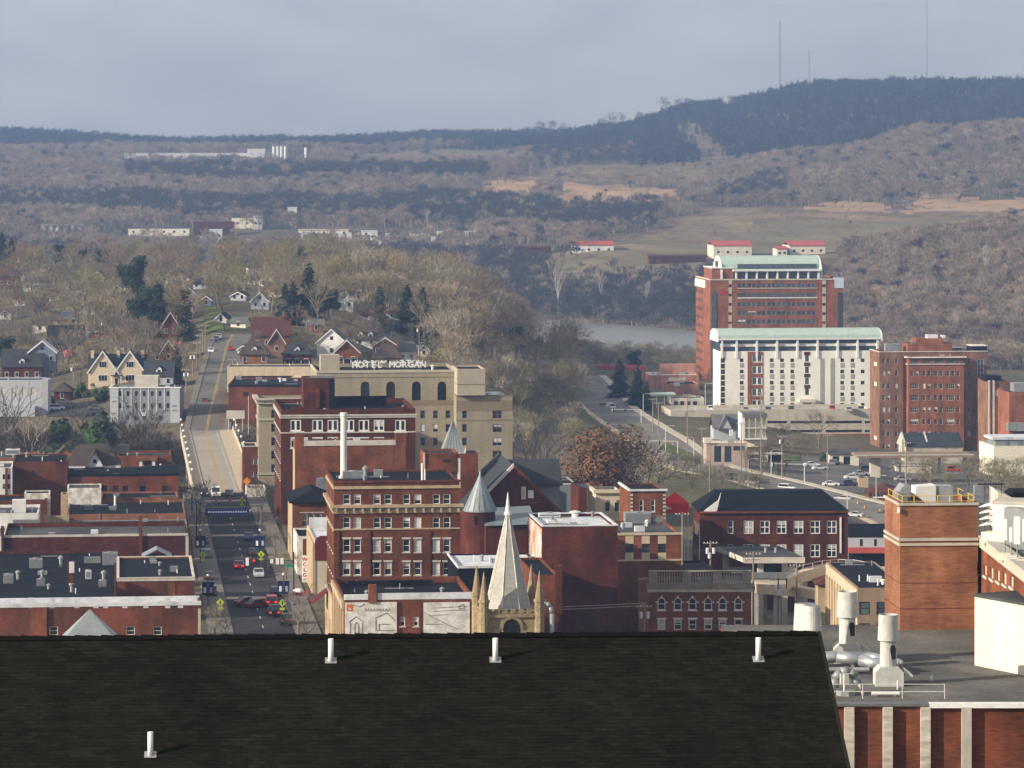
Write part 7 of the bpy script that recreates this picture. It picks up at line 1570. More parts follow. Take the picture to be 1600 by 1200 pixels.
    for cx in (-W*.24, W*.24):
        hw = W*.26; hh = 32*k; MB().slabxz([(cx-hw, H), (cx+hw, H), (cx, H+hh)], -.6, .1).obj('gable_face', 'beige_house', t); MB().box(cx-hw*.82, cx+hw*.82, -.6, .02, -2, H+.02).obj('bay', 'beige_house', t)
        mb = MB(); gable_roof(mb, cx-hw, cx+hw, -.6, 5, H, hh, 'y', .35); ro = mb.obj('gable_roof', 'slate', t)
        for sg in (-1, 1): xa = cx+sg*(hw+.35); mb = MB(); mb.slabxz([(xa, H-.4), (cx, H+hh+.1), (cx, H+hh-.5), (xa, H-1.0)], -1.05, -.96); mb.obj('barge_board', 'white_trim', ro)
        for z, w_ in ((H+1.2, 2.2), (1.0, 2.6)):
            o = MB().box(cx-w_/2-.15, cx+w_/2+.15, -.68, -.58, z-.12, z+1.75).obj('window', 'white_trim', t)
            for q in range(3): MB().box(cx-w_/2+q*w_/3+.06, cx-w_/2+(q+1)*w_/3-.06, -.72, -.67, z, z+1.6).obj('pane', 'glass', o)
    o = MB().box(-1.4, 1.4, -.4, .0, H-2.2, H+1.2).obj('window', 'white_trim', t); [MB().box(-1.15+q*.8, -.5+q*.8, -.45, -.39, H-1.6, H+.4).obj('pane', 'glass', o) for q in range(3)]
    MB().box(-1.6, 1.6, -1.8, -.05, 2.4, 2.65).obj('porch_roof', 'slate', t); [MB().box(x, x+.25, -1.7, -1.45, -2, 2.4).obj('porch_post', 'white_trim', t) for x in (-1.5, 1.25)]; MB().box(-.6, .6, -.06, .02, 0, 2.2).obj('door', 'glass_dark', t)
    for x in (-W*.47, -.2, W*.42): MB().box(x, x+.9, 5, 6, H, H+25*k+1).obj('chimney', 'beige_house', t)
    # apartment block
    g = ground(227, 663, 930, 1100); Y = g.y; b = Bld('grey_apartment_block', 'three storey grey apartment block with white end panels by the bridge', 'building', 172, 281, 606, Y, 12, 'grey_apartment', yaw=R(0), ph=.4, roof='roof_dark'); k = F/Y
    xs = (187.5, 200, 213, 225.5, 238, 250, 262.5); b.grid(xs, (615, 634), 4.4, 7.6, W_DARK); b.grid((199, 212, 225, 238, 251), (652.5,), 5.2, 6.5, W_DARK); b.done()
    b.pbox('end_panel', 172, 606.5, 185, 659, -.18, .02, 'pale_siding'); b.pbox('end_panel', 266, 606.5, 281, 662, -.18, .02, 'pale_siding'); b.band(604.5, 606.4, .3, 'white_trim', name='fascia')
    for x in (191, 205, 220, 232, 245, 257): b.pbox('vertical_trim', x-.5, 608, x+.5, 642, -.1, .02, 'white_trim')
    b.pbox('roof_hut', 208, 589, 244.5, 606, 4, 9, 'pale_stone'); b.pbox('door_panel', 221, 644, 228, 650, -.12, .02, 'white_trim')
    for x, y in ((178, 627), (178, 646), (272, 634), (273, 641)): b.pbox('wall_sign', x-3, y-1, x+4, y+1, -.24, .02, 'dull_metal')
    HOUSES.append((b.X+10, Y, 14))
    b = Bld('white_commercial_block', 'white rendered building with a grey side at the far left', 'building', -60, 66, 594, ground(30, 652, 900, 1100).y, 12, 'pale_siding', yaw=R(2), ph=.3, roof='roof_grey'); b.grid((6, 22, 38, 52), (612,), 8, 12, STY('wc', glass='pale_stone')); b.done(); b.pbox('grey_corner', 66, 594, 75, 652, 0, 10, 'grey_siding'); b.pbox('lower_wing', -60, 634, 56, 650, -3, -.02, 'pale_siding'); HOUSES.append((b.X+10, b.Y, 16))  # greyer siding colour puts the building's shadow into its white walls
    # brick garage right of the hill road
    b = Bld('brick_garage', 'blank red brick garage with a dark roof right of the hill road', 'building', 357, 500, 602, 992, 32, 'brick_red', yaw=R(1), zb=-8, ph=.4, roof='roof_sky_cast'); b.win(380, 613, 389.5, 620, W_PLAIN); b.done(); b.band(601, 604.5, .08, 'roof_sky_cast', name='coping')
    rooftop(b, 'roof_vent', 'white round vent on the brick garage roof', 'vent', 438, 597, mk_vent(1.2, .5, 'white')); rooftop(b, 'cooling_unit', 'grey box unit on the brick garage roof', 'cooling unit', 373, 594, mk_ac(1.6, 1.5, 1.2, 'galv'))
    b = Bld('beige_parade', 'long building with a broad beige fascia behind the brick garage', 'building', 355, 498, 573, 1036, 12, 'canopy_beige', yaw=R(1), zb=2, ph=.2, roof='roof_grey'); b.done(); b.box('front_shade_panel', 2, b.W-3, -.05, .05, b.H-5, b.H-2.6, 'glass_dark'); mb = MB(); mb.poly((b.W*.5, -6, b.H-5.2), (b.W+1, -6, b.H-5.0), (b.W+.5, -.1, b.H-2.4), (b.W*.75, -.1, b.H-2.4)); mb.obj('canopy_roof', 'canopy_beige', b.t); HOUSES.append((b.X+12, b.Y, 16))  # dark strip below the fascia paints in the shade on the front
    b = Bld('brick_hill_house', 'plain two storey brick building right of the hill road beyond the garage', 'building', 0, 1, 0, 1, 1, 'brick_red') if False else None
mat('shingle_dark', (0.028, 0.029, 0.033), 0.9, 0.2, 0.4, 3, 0.2); mat('blue_siding', (0.16, 0.20, 0.26), 0.85, 0.08); mat('grey_siding', (0.36, 0.38, 0.41), 0.85, 0.08); mat('cream_yellow', (0.60, 0.50, 0.24), 0.85, 0.08); mat('beige_house', (0.58, 0.47, 0.34), 0.85, 0.06); mat('grey_apartment', (0.22, 0.25, 0.27), 0.85, 0.1)
park()
def ok_tree(x, y, r=2.5):
    for hx, hy, hr in HOUSES:
        if (x-hx)**2+(y-hy)**2 < (hr*0.55+r)**2: return False
    if 440 < y < 1320 and abs(x-SX(y)) < 8.5: return False
    return True
QUEUE = []
def short(l):
    for c in (' with ', ' at ', ' in ', ' among ', ' near ', ' beside ', ' behind ', ' on ', ' up ', ' left ', ' right ', ' glimpsed ', ' half ', ' above ', ' of ', ','): 
        if len(l.split()) > 10 and c in l and l.index(c) > 8: l = l[:l.index(c)]
    return l
def queue_tree(tone, var, g, h, wide, fall, gp):
    x, y = g[0], g[1]; best = min(NAMED, key=lambda q: (q[0]-x)**2+(q[1]-y)**2) if NAMED else None; lb = fall
    if best and (best[0]-x)**2+(best[1]-y)**2 < 45**2 and 'ravine' not in gp and 'river' not in gp and 'avenue' not in gp and 'wing' not in gp:
        rel = 'left of' if x < best[0]-5 else 'right of' if x > best[0]+5 else ('behind' if y > best[1] else 'in front of')
        lb = '%s%s bare tree %s the %s' % ('tall ' if h > 14.5 else 'small ' if h < 9.5 else '', dict(brown='brown', russet='russet', olive='olive', grey='grey', pale='pale', dark='dark')[tone], rel, short(best[2]))
    else: lb = fall.replace('leafless', tone+' leafless') if 'leafless' in fall else fall.replace('bare', tone+' bare', 1)
    if len(lb.split()) > 16:
        for c in (' with ', ' in ', ' at ', ' behind ', ' beside ', ' right of ', ' left of ', ' among '):
            if len(lb.split()) > 16 and lb.rfind(c) > 30: lb = lb[:lb.rfind(c)]
        if len(lb.split()) > 16: lb = fall
    QUEUE.append((h*max(wide, 1)/y*(.42 if 'ravine' in gp else 1), tone, var, (x, y, gz(x, y)), h, wide, lb, 'bare trees around the hillside houses'))
def flush_trees(limit):
    QUEUE.sort(key=lambda q: -q[0]); rest = {}
    for i, (_, tone, var, g, h, wide, lb, gp) in enumerate(QUEUE):
        if i < limit: tree('bare_tree', lb, gp, tone, var, g, h, wide=wide)
        else: rest.setdefault(tone, []).append((g[0], g[1], g[2]-.2, h/12.0*wide**.5, (g[0]*3.1+g[1]) % 6.28))
    for tone, P in rest.items():
        forest('hillside_wood', 'more distant %s leafless trees filling the hillside neighbourhood' % tone, P, [proto('wood_tree', TREE[tone, k]) for k in range(4)])
def park_trees():
    rng = random.Random(11)
    # specimen trees one can name
    sp = [('evergreen_tree', 'tall dark conifer left of the hill road, largest of its clump', 'conifer', 1, 247, 527, 60), ('evergreen_tree', 'dark conifer left beside the largest hill road conifer', 'pine', 0, 222, 527, 58), ('evergreen_tree', 'narrow dark evergreen close to the hill road', 'column', 0, 289, 533, 58), ('evergreen_tree', 'dense dark evergreen behind the bare trees, upper left', 'pine', 0, 208, 478, 62),
          ('evergreen_tree', 'dark conifer at the upper left edge of the hillside', 'conifer', 0, 18, 424, 36), ('evergreen_tree', 'broad dark pine near the white pavilion', 'pine', 0, 96, 420, 30), ('evergreen_tree', 'dark pine right of the broad pine at upper left', 'pine', 0, 125, 425, 28), ('evergreen_tree', 'dark pine behind the flat white building', 'pine', 0, 160, 422, 26),
          ('evergreen_tree', 'left one of two slim conifers above the hillside houses', 'column', 0, 470, 440, 40), ('evergreen_tree', 'right slim pointed conifer above the hillside houses', 'conifer', 0, 483, 500, 62), ('evergreen_tree', 'dark conifer in front of the upper white houses', 'conifer', 1, 458, 508, 48), ('evergreen_tree', 'round dark evergreen left of the red roofed gable', 'pine', 0, 514, 502, 42), ('evergreen_tree', 'left of the paired dark conifers above the hotel sign', 'conifer', 1, 636, 522, 54), ('evergreen_tree', 'right of the paired dark conifers above the hotel sign', 'conifer', 1, 660, 526, 54), ('evergreen_tree', 'slim dark evergreen among bare trees left of the paired conifers', 'column', 0, 594, 512, 46), ('evergreen_tree', 'dark evergreen at the far left edge', 'conifer', 1, 3, 425, 44), ('evergreen_tree', 'small dark bush under the paired conifers', 'pine', 0, 606, 530, 14),
          ('evergreen_tree', 'dark shrub beside the apartment block end', 'column', 0, 277, 600, 42), ('evergreen_tree', 'pine at the right of the wooded slope', 'pine', 0, 800, 566, 44), ('evergreen_tree', 'dark pine lower on the right wooded slope', 'pine', 0, 838, 572, 36), ('evergreen_tree', 'slender pine within the right wooded slope', 'column', 0, 758, 548, 40), ('evergreen_tree', 'dark evergreen left of the beige terrace at the far left', 'pine', 0, 8, 575, 40),
          ('evergreen_tree', 'largest dark conifer left of the shop parade', 'conifer', 1, 968, 630, 48), ('evergreen_tree', 'middle dark conifer left of the shop parade', 'conifer', 0, 996, 640, 46), ('evergreen_tree', 'small right conifer left of the shop parade', 'conifer', 0, 1010, 642, 32), ('evergreen_tree', 'rounded dark evergreen behind the red roofed store', 'pine', 0, 990, 582, 28),
          ('evergreen_tree', 'second tall pine in the dark clump left of the hill road', 'pine', 0, 232, 515, 56), ('evergreen_tree', 'rearmost conifer of the dark clump left of the hill road', 'conifer', 0, 214, 500, 62), ('evergreen_tree', 'dark spruce above the tan brick house', 'conifer', 1, 446, 500, 40), ('blossom_tree', 'pink flowering tree beside the white pedimented house', 'pink', 0, 108, 568, 26), ('blossom_tree', 'pale pink flowering tree near the gambrel house', 'pink', 0, 278, 548, 18), ('blossom_tree', 'white flowering tree at upper left among houses', 'white', 0, 74, 440, 30), ('blossom_tree', 'white flowering tree near the cream house in the woods', 'white', 0, 194, 472, 24), ('blossom_tree', 'white flowering tree up the hill road', 'white', 0, 292, 458, 24), ('willow_bush', 'round yellow green budding tree behind the hotel roof', 'yellow', 0, 690, 580, 38),
          ('rust_cypress', 'broad rust brown conifer standing before the avenue bend', 'rust', 0, 934, 765, 112), ('bare_tree', 'spreading bare tree right of the rust brown conifer', 'open', 0, 984, 768, 108), ('bare_tree', 'pale barked bare tree behind the rust conifer', 'pale', 1, 975, 735, 84), ('sycamore_tree', 'white barked tree between hotel and church gable', 'sycamore', 0, 830, 740, 92), ('sycamore_tree', 'pair stemmed pale sycamore on the right wooded slope', 'sycamore', 0, 844, 560, 78), ('bare_tree', 'bare street tree before the shop end right of the bridge', 'open', 0, 408, 800, 66),
          ('bare_tree', 'dense dark street tree at the left pavement near the bridge', 'dark', 1, 312, 805, 62), ('bare_tree', 'bare tree in front of the grey apartment block', 'open', 0, 222, 700, 100), ('bare_tree', 'tall bare tree before the white building at the far left', 'open', 0, 18, 690, 100), ('bare_tree', 'pale forked tree in the dark ravine at left', 'pale', 2, 50, 706, 62), ('bare_tree', 'bare tree between car park and apartment block', 'open', 0, 132, 690, 74), ('bare_tree', 'bare tree before the parking deck, largest there', 'grey', 1, 1280, 700, 66), ('bare_tree', 'leafless tree at the brown canopy', 'pale', 3, 1416, 760, 60), ('bare_tree', 'green tinged tree right of the corner store', 'olive', 1, 1512, 770, 62), ('bare_tree', 'olive bare tree at the right edge above the wing roof', 'olive', 3, 1570, 775, 56), ('bare_tree', 'brown bare tree by the cream hall', 'brown', 0, 1576, 735, 52), ('bush', 'olive thicket below the parking deck, left part', 'olive', 1, 1236, 712, 36), ('bush', 'olive thicket below the parking deck, right part', 'olive', 3, 1262, 714, 38), ('bush', 'dark green shrub left of the small car park', 'green', 0, 78, 640, 22), ('bush', 'dark green shrub behind the small car park', 'green', 0, 130, 622, 26), ('bush', 'round green shrub left of the apartment block', 'green', 0, 158, 628, 24), ('bush', 'dark low shrub below the small car park', 'green', 0, 120, 662, 18), ('bush', 'green shrub under the twin gabled house', 'green', 0, 150, 606, 16), ('bare_tree', 'bare brown tree left of the twin gabled house', 'brown', 1, 126, 600, 52), ('bare_tree', 'bare russet tree behind the twin gabled house right', 'russet', 0, 236, 575, 48), ('bare_tree', 'bare tree between the white building and small car park', 'grey', 3, 84, 625, 46), ('bush', 'low dark green hedge by the garage', 'green', 0, 1288, 722, 12), ('bush', 'reddish bare bush on the lot edge', 'russet', 1, 1246, 742, 16), ('bush', 'green hedge beside the stone shop', 'green', 0, 1130, 728, 12), ('bare_tree', 'bare tree below the parking deck, left one', 'grey', 0, 1222, 706, 50)]
    for nm, lb, kind, var, px, py, hp in sp:
        near = 690 if py > 640 else 700
        if px < 420 and py > 780: g = Vector((tn(px)*735, 735, 0)); 
        elif px < 300 and 660 < py < 720: g = ground(px, py, 800, 960)
        elif px in (830,): g = Vector((tn(px)*860, 860, gz(tn(px)*860, 860)))
        elif px in (934, 984, 975): yy = {934: 800, 984: 790, 975: 850}[px]; g = Vector((tn(px)*yy, yy, gz(tn(px)*yy, yy)))
        else: g = ground(px, py, 830 if px > 900 else 930)
        top = PT(px, py-hp, g.y).z; hh = max(top-g.z, 3.0)
        tree(nm, lb, None, kind, var, g, hh*(1.5 if kind in ('conifer', 'pine', 'column') else 1), wide=dict(conifer=1.4, column=1.4, pine=1.1, rust=1.2).get(kind, 1.0)); KEEP.append((px, py-hp*.3, hp*.3))
    # woods of the neighbourhood, tree by tree
    regs = [  # px range, py range, count, tones, height range, label, group
        ((0, 300), (395, 520), 170, ('brown', 'brown', 'russet', 'olive', 'grey'), (9, 15), 'leafless tree among the houses left of the hill road', 'bare trees left of the hill road'),
        ((0, 290), (520, 590), 60, ('brown', 'russet', 'grey'), (7, 12), 'bare tree between the lower houses left of the hill road', 'bare trees between the lower left houses'),
        ((335, 520), (400, 500), 165, ('brown', 'brown', 'russet', 'olive'), (9, 14), 'leafless tree on the hilltop right of the hill road', 'bare trees right of the hill road'),
        ((480, 700), (405, 520), 115, ('brown', 'olive', 'brown', 'russet', 'pale'), (11, 18), 'tall leafless tree on the crest above the hotel', 'bare trees above the hotel'),
        ((660, 830), (440, 560), 125, ('brown', 'brown', 'russet', 'pale'), (12, 18), 'leafless tree on the wooded slope right of the hotel sign', 'bare trees on the right wooded slope'),
        ((780, 900), (530, 640), 90, ('brown', 'olive', 'pale', 'russet'), (10, 16), 'leafless tree low on the slope toward the avenue', 'bare trees toward the avenue'),
        ((350, 660), (500, 565), 70, ('brown', 'russet', 'grey', 'olive'), (4, 8), 'leafless yard tree between the hillside row houses', 'x'),
        ((0, 300), (430, 600), 70, ('brown', 'russet', 'grey'), (4, 8), 'leafless yard tree between houses left of the hill road', 'x'),
        ((795, 905), (640, 735), 46, ('brown', 'olive', 'pale', 'grey'), (6, 11), 'leafless tree in the hollow between hotel and avenue', 'x'),
        ((660, 880), (560, 640), 60, ('brown', 'russet', 'pale'), (9, 14), 'bare tree rising behind the beige hotel', 'bare trees behind the hotel'),
    ]
    for (xa, xb), (ya, yb), n, tones, hr, lb, gp in regs:
        c = 0; tries = 0
        while c < n and tries < n*6:
            tries += 1; px, py = rng.uniform(xa, xb), rng.uniform(ya, yb); g = ground(px, py, 930, 1900)
            if g.y > 1890 or not ok_tree(g.x, g.y): continue
            if rng.random() < .74 and any(abs(px-a) < w_ and b < py < b+58 for a, b, w_ in KEEP): continue
            queue_tree(rng.choice(tones), rng.randrange(4), g, rng.uniform(*hr), rng.uniform(.9, 1.3), lb, gp); c += 1
    c = 0                                                  # the shaded ravine under the bridge
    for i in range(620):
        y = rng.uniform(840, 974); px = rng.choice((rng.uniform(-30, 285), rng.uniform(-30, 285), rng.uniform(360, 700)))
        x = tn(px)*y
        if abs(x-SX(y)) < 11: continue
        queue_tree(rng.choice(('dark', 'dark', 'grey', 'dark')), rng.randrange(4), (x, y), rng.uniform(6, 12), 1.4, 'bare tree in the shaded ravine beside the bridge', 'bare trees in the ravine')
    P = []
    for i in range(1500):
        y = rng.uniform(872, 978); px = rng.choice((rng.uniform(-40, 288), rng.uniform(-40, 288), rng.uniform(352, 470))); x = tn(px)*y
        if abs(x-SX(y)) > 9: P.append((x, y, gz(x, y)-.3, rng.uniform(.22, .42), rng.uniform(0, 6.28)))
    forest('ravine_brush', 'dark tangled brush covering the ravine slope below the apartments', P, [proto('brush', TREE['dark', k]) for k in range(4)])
    for i in range(170):                                    # river bank and lots on the right
        px = rng.uniform(870, 1085); y = rng.uniform(1560, 1800); x = tn(px)*y
        queue_tree(rng.choice(('brown', 'grey', 'brown', 'olive')), rng.randrange(4), (x, y), rng.uniform(4, 8), 1.2, 'bare tree on the near river bank', 'bare trees on the near river bank')
    for i in range(70):
        px, py = rng.uniform(1000, 1200), rng.uniform(725, 775); g = ground(px, py, 700)
        if min((g.x-a.x)**2+(g.y-a.y)**2 for a in AV) < 144: continue
        queue_tree(rng.choice(('grey', 'brown')), rng.randrange(4), g, rng.uniform(3.5, 6.5), 1.4, 'low bare shrub tree between the avenue and the brick hall', 'bare shrubs by the avenue')
    for i in range(26):
        px, py = rng.uniform(1440, 1610), rng.uniform(740, 785); g = ground(px, py, 720)
        queue_tree(rng.choice(('olive', 'brown')), rng.randrange(4), g, rng.uniform(5, 8), 1.3, 'bare tree in the thicket behind the brick wing', 'thicket behind the brick wing')
park_trees(); flush_trees(262)
# ================================================================ far things
def far_bld(name, label, px, py, wpx, hpx, Y, wall, roof, dep=18, rh=0, cat='building', side=None, yaw=4):
    """long low building far away: base pixel, size in pixels, distance"""
    k = Y/F; p = PT(px-wpx/2, py, Y); g = gz(p.x, Y); z0 = min(g, p.z)
    t = thing(name, label, cat, (p.x, Y, z0-1), R(yaw)); H = p.z+hpx*k-z0+1; W = wpx*k
    mb = MB(); mb.box(0, W, 0, dep, 0, H)
    if rh: mb.slabxz([(0, H), (W, H), (W/2, H)], 0, .1) if False else None
    mb.obj('wall', wall, t); rb = MB()
    if rh: gable_roof(rb, 0, W, 0, dep, H, rh*k, 'x', .5, .4); MB().slabyz([(0, H), (dep, H), (dep/2, H+rh*k)], W-.05, W+.05).obj('gable_end', side or wall, t)
    else: rb.box(-.3, W+.3, -.3, dep+.3, H, H+.5)
    rb.obj('roof', roof, t); n = max(2, int(wpx/14))
    for i in range(n): x = W*(i+.5)/n; MB().box(x-.8, x+.8, -.08, .05, H*.55-.6, H*.55+.9).obj('window', 'glass', t)
    if side: MB().box(W, W+.06, 0, dep, 0, H).obj('side_wall', side, t)
    return t
def far_things():
    fb = far_bld
    fb('factory', 'very long white factory on the far left ridge', 240, 248, 385, 8, 4230, 'white', 'roof_white', 60); fb('factory', 'taller white end block of the far factory near the silos', 400, 248, 28, 15, 4225, 'white', 'roof_white', 30)
    for i, x in enumerate((428, 434, 440, 446, 478)):
        p = PT(x, 245, 4220); t = thing('silo', ('leftmost of four far white silos', 'second of four far white silos', 'third of four far white silos', 'rightmost of four far white silos', 'single far white silo standing apart')[i], 'silo', (p.x, 4220, gz(p.x, 4220)-1), 0); h = PT(x, 229 if i < 4 else 231, 4220).z-t.location.z
        MB().cyl(0, 0, 0, h, 1.9, None, 10).obj('drum', 'white', t); MB().cyl(0, 0, h, h+1.2, 1.9, .3, 10).obj('cone', 'galv', t)
    for a in (('warehouse', 'long cream far warehouse left of the red brown mill', 248, 363, 95, 6, 2790, 'cream_far', 'roof_grey'), ('mill', 'dark red brown far mill with flat roof', 334, 359, 64, 11, 2800, 'brick_dark', 'shingle_red'), ('warehouse', 'stepped white far warehouse before the red brown mill', 322, 380, 46, 9, 2740, 'white', 'roof_white'), ('warehouse', 'white upper block of the far warehouse right of the mill', 337, 372, 20, 12, 2745, 'white', 'roof_white'), ('warehouse', 'cream far shed above the red brown mill', 386, 345, 48, 5, 2860, 'cream_far', 'roof_grey'), ('warehouse', 'small white far shed by the cream shed', 403, 347, 14, 8, 2850, 'white', 'roof_white'), ('shed', 'tiny white far shed on the dark wooded bank', 457, 329, 14, 4, 2950, 'white', 'roof_white'), ('warehouse', 'long cream far shed left of centre', 506, 366, 78, 6, 2800, 'cream_far', 'canopy_beige'), ('warehouse', 'pale far block below the long cream shed', 528, 376, 14, 10, 2760, 'cream_far', 'roof_white'), ('warehouse', 'white far sheds in the middle of the valley', 578, 368, 24, 6, 2790, 'white', 'roof_white'), ('warehouse', 'low white far hall right of the valley sheds', 621, 373, 26, 5, 2770, 'white', 'roof_white'), ('warehouse', 'cream far hall at the right end of the valley row', 655, 371, 28, 7, 2780, 'cream_far', 'roof_grey'), ('shed', 'white far shed at the far left of the valley', 10, 362, 14, 6, 2790, 'white', 'roof_white'), ('shed', 'small white far shed alone below the valley row', 384, 391, 8, 10, 2710, 'white', 'roof_white')):
        fb(*a)
    fb('barn', 'white barn with a red roof at the far river meadow', 928, 395, 62, 12, 2500, 'white', 'red_metal', 24, 5, 'barn', 'concrete_grey'); fb('barn', 'left barn with a red roof above the tower', 1145, 396, 60, 12, 2440, 'cream', 'red_metal', 34, 6, 'barn', 'concrete_grey'); fb('barn', 'right barn with a red roof above the tower', 1262, 396, 56, 12, 2430, 'cream', 'red_metal', 34, 6, 'barn', 'concrete_grey'); fb('barn', 'small red roofed annex left of the right barn', 1222, 397, 16, 8, 2425, 'cream', 'red_metal', 20, 3, 'barn'); fb('barn', 'flat white shed on the meadow near the right hill', 1383, 386, 38, 9, 2640, 'white', 'roof_white', 14); fb('barn', 'long low dark red shed left of the white barn', 832, 390, 58, 3, 2520, 'brick_dark', 'shingle_red', 14, 2); fb('barn', 'long low red shed below the meadow edge', 1060, 404, 90, 3, 2420, 'brick_dark', 'shingle_red', 12, 2)
    fb('house', 'small white house alone on the far right hill', 1547, 203, 18, 7, 3590, 'white', 'roof_grey', 12, 3, 'house')
    fb('shed', 'grey shed left of the red roofed barns on the meadow', 1040, 388, 22, 4, 2600, 'white', 'roof_white', 10)
    for i, (x, yb, yt) in enumerate(((1218, 150, 34), (1264, 140, 78), (1448, 170, -24))):
        Y = 5020; b = PT(x, yb, Y); t = thing('radio_mast', ('tall lattice radio mast on the far ridge, left one', 'short lattice radio mast on the far ridge, middle one', 'tallest thin radio mast on the far ridge, right one')[i], 'mast', (b.x, Y, gz(b.x, Y)-1), 0); h = PT(x, yt, Y).z-t.location.z; w = (1.3, 1.6, .8)[i]
        for a in range(3): MB().tube((w*math.cos(a*2.1), w*math.sin(a*2.1), 0), (w*.6*math.cos(a*2.1), w*.6*math.sin(a*2.1), h), (.4, .35, .2)[i], (.35, .3, .16)[i], 4).obj('leg', 'mast_grey', t)
        n = int(h/5); br = MB()
        for q in range(n):
            f0, f1 = q/n, (q+1)/n; w0, w1 = w*(1-.4*f0), w*(1-.4*f1)
            for a in range(3): br.tube((w0*math.cos(a*2.1), w0*math.sin(a*2.1), h*f0), (w1*math.cos((a+1)*2.1), w1*math.sin((a+1)*2.1), h*f1), .12, .12, 3)
        br.obj('lattice', 'mast_grey', t)
        if i < 2: [MB().cyl(w, 0, h*f_, h*f_+2.2, .8, None, 6).obj('antenna_drum', 'mast_grey' if i == 0 else 'white', t) for f_ in ((.98, .55, .48) if i == 0 else (.9, .55))]
    p = PT(1141, 170, 4960); t = thing('water_tank', 'squat dark water tank on the far ridge top', 'water tank', (p.x, 4960, gz(p.x, 4960)-1), 0); h = PT(1141, 151, 4960).z-t.location.z; MB().cyl(0, 0, 0, h, 11, None, 16).obj('drum', 'dull_metal', t); MB().cyl(0, 0, h, h+2.2, 11.3, 1, 16).obj('roof', 'galv', t)
    for i, (x, y, hp, kd, Y) in enumerate(((1037, 178, 38, 'dark', 4900), (1060, 176, 26, 'dark', 4900), (1074, 172, 22, 'dark', 4920), (955, 200, 28, 'dark', 4950), (970, 198, 26, 'dark', 4950), (940, 203, 22, 'dark', 4950), (998, 192, 20, 'dark', 4930), (858, 278, 42, 'sycamore', 3560), (884, 275, 44, 'sycamore', 3560), (846, 202, 18, 'dark', 5400), (862, 203, 18, 'dark', 5400), (880, 205, 17, 'dark', 5400), (700, 345, 34, 'sycamore', 3000), (816, 340, 34, 'sycamore', 3000), (668, 368, 46, 'sycamore', 2850), (872, 480, 80, 'sycamore', 2240), (940, 490, 70, 'sycamore', 2240), (1010, 500, 66, 'sycamore', 2220), (1060, 500, 56, 'sycamore', 2200), (730, 430, 50, 'sycamore', 2330), (1450, 460, 44, 'sycamore', 2060), (1540, 420, 44, 'sycamore', 2100), (1380, 500, 40, 'sycamore', 1980), (1590, 500, 44, 'sycamore', 1960), (1495, 520, 40, 'sycamore', 1940))):
        X = tn(x)*Y; z = gz(X, Y); h = max(PT(x, y-hp, Y).z-z, 10); h = min(h, 34)
        lb = ('largest lone bare tree on the far ridge skyline', 'second lone bare tree right of the largest on the ridge skyline', 'third lone bare tree toward the water tank', 'left skyline tree of the ridge saddle group', 'right skyline tree of the ridge saddle group', 'smallest skyline tree of the ridge saddle group', 'skyline tree between saddle group and largest ridge tree', 'left of two white dead trees on the sandy clearing', 'right of two white dead trees on the sandy clearing', 'first far skyline tree left of the ridge', 'second far skyline tree left of the ridge', 'third far skyline tree left of the ridge', 'white trunked tree left in the valley woods', 'white trunked tree right in the valley woods', 'tall white trunked tree by the valley sheds', 'white sycamore at the left end of the river view', 'white sycamore above the river, left of middle', 'white sycamore above the middle of the river', 'white sycamore above the river near the tower', 'white sycamore in the woods left of the river', 'white barked tree high on the right hillside', 'white barked tree at the top right of the near hillside', 'white barked tree low on the right hillside beside the tower', 'white barked tree at the right edge of the hillside', 'white barked tree above the brick hospital')[i]
        tree('lone_tree' if kd == 'dark' else 'white_barked_tree', lb, None, kd, 0 if kd == 'sycamore' else i % 4, (X, Y, z-.3), h, wide=.75)
    for i in range(6):
        p = PT(70+i*11, 371, 2740); t = thing('concrete_silo', 'one of six grey concrete silos in a row at the far left', 'silo', (p.x, 2740, gz(p.x, 2740)-1), 0, 'grey silos at the far left'); h = PT(70, 353, 2740).z-t.location.z; MB().cyl(0, 0, 0, h, 2.3, None, 10).obj('drum', 'concrete', t); MB().box(-2.9, 2.9, -2.6, 2.6, h, h+1.2).obj('deck', 'dull_metal', t)
    rg = random.Random(4)
    for i in range(22): x = rg.uniform(470, 790); far_bld('trailer', 'tiny white trailer in the far valley row', x, rg.uniform(366, 379), rg.uniform(5, 11), rg.uniform(2.5, 5), rg.uniform(2650, 2760), rg.choice(('white', 'cream_far', 'pale_stone')), 'roof_white', 5, cat='trailer')['group'] = 'white trailers in the far valley'
mat('mast_grey', (0.30, 0.31, 0.32), 0.6, 0.05)
far_things()
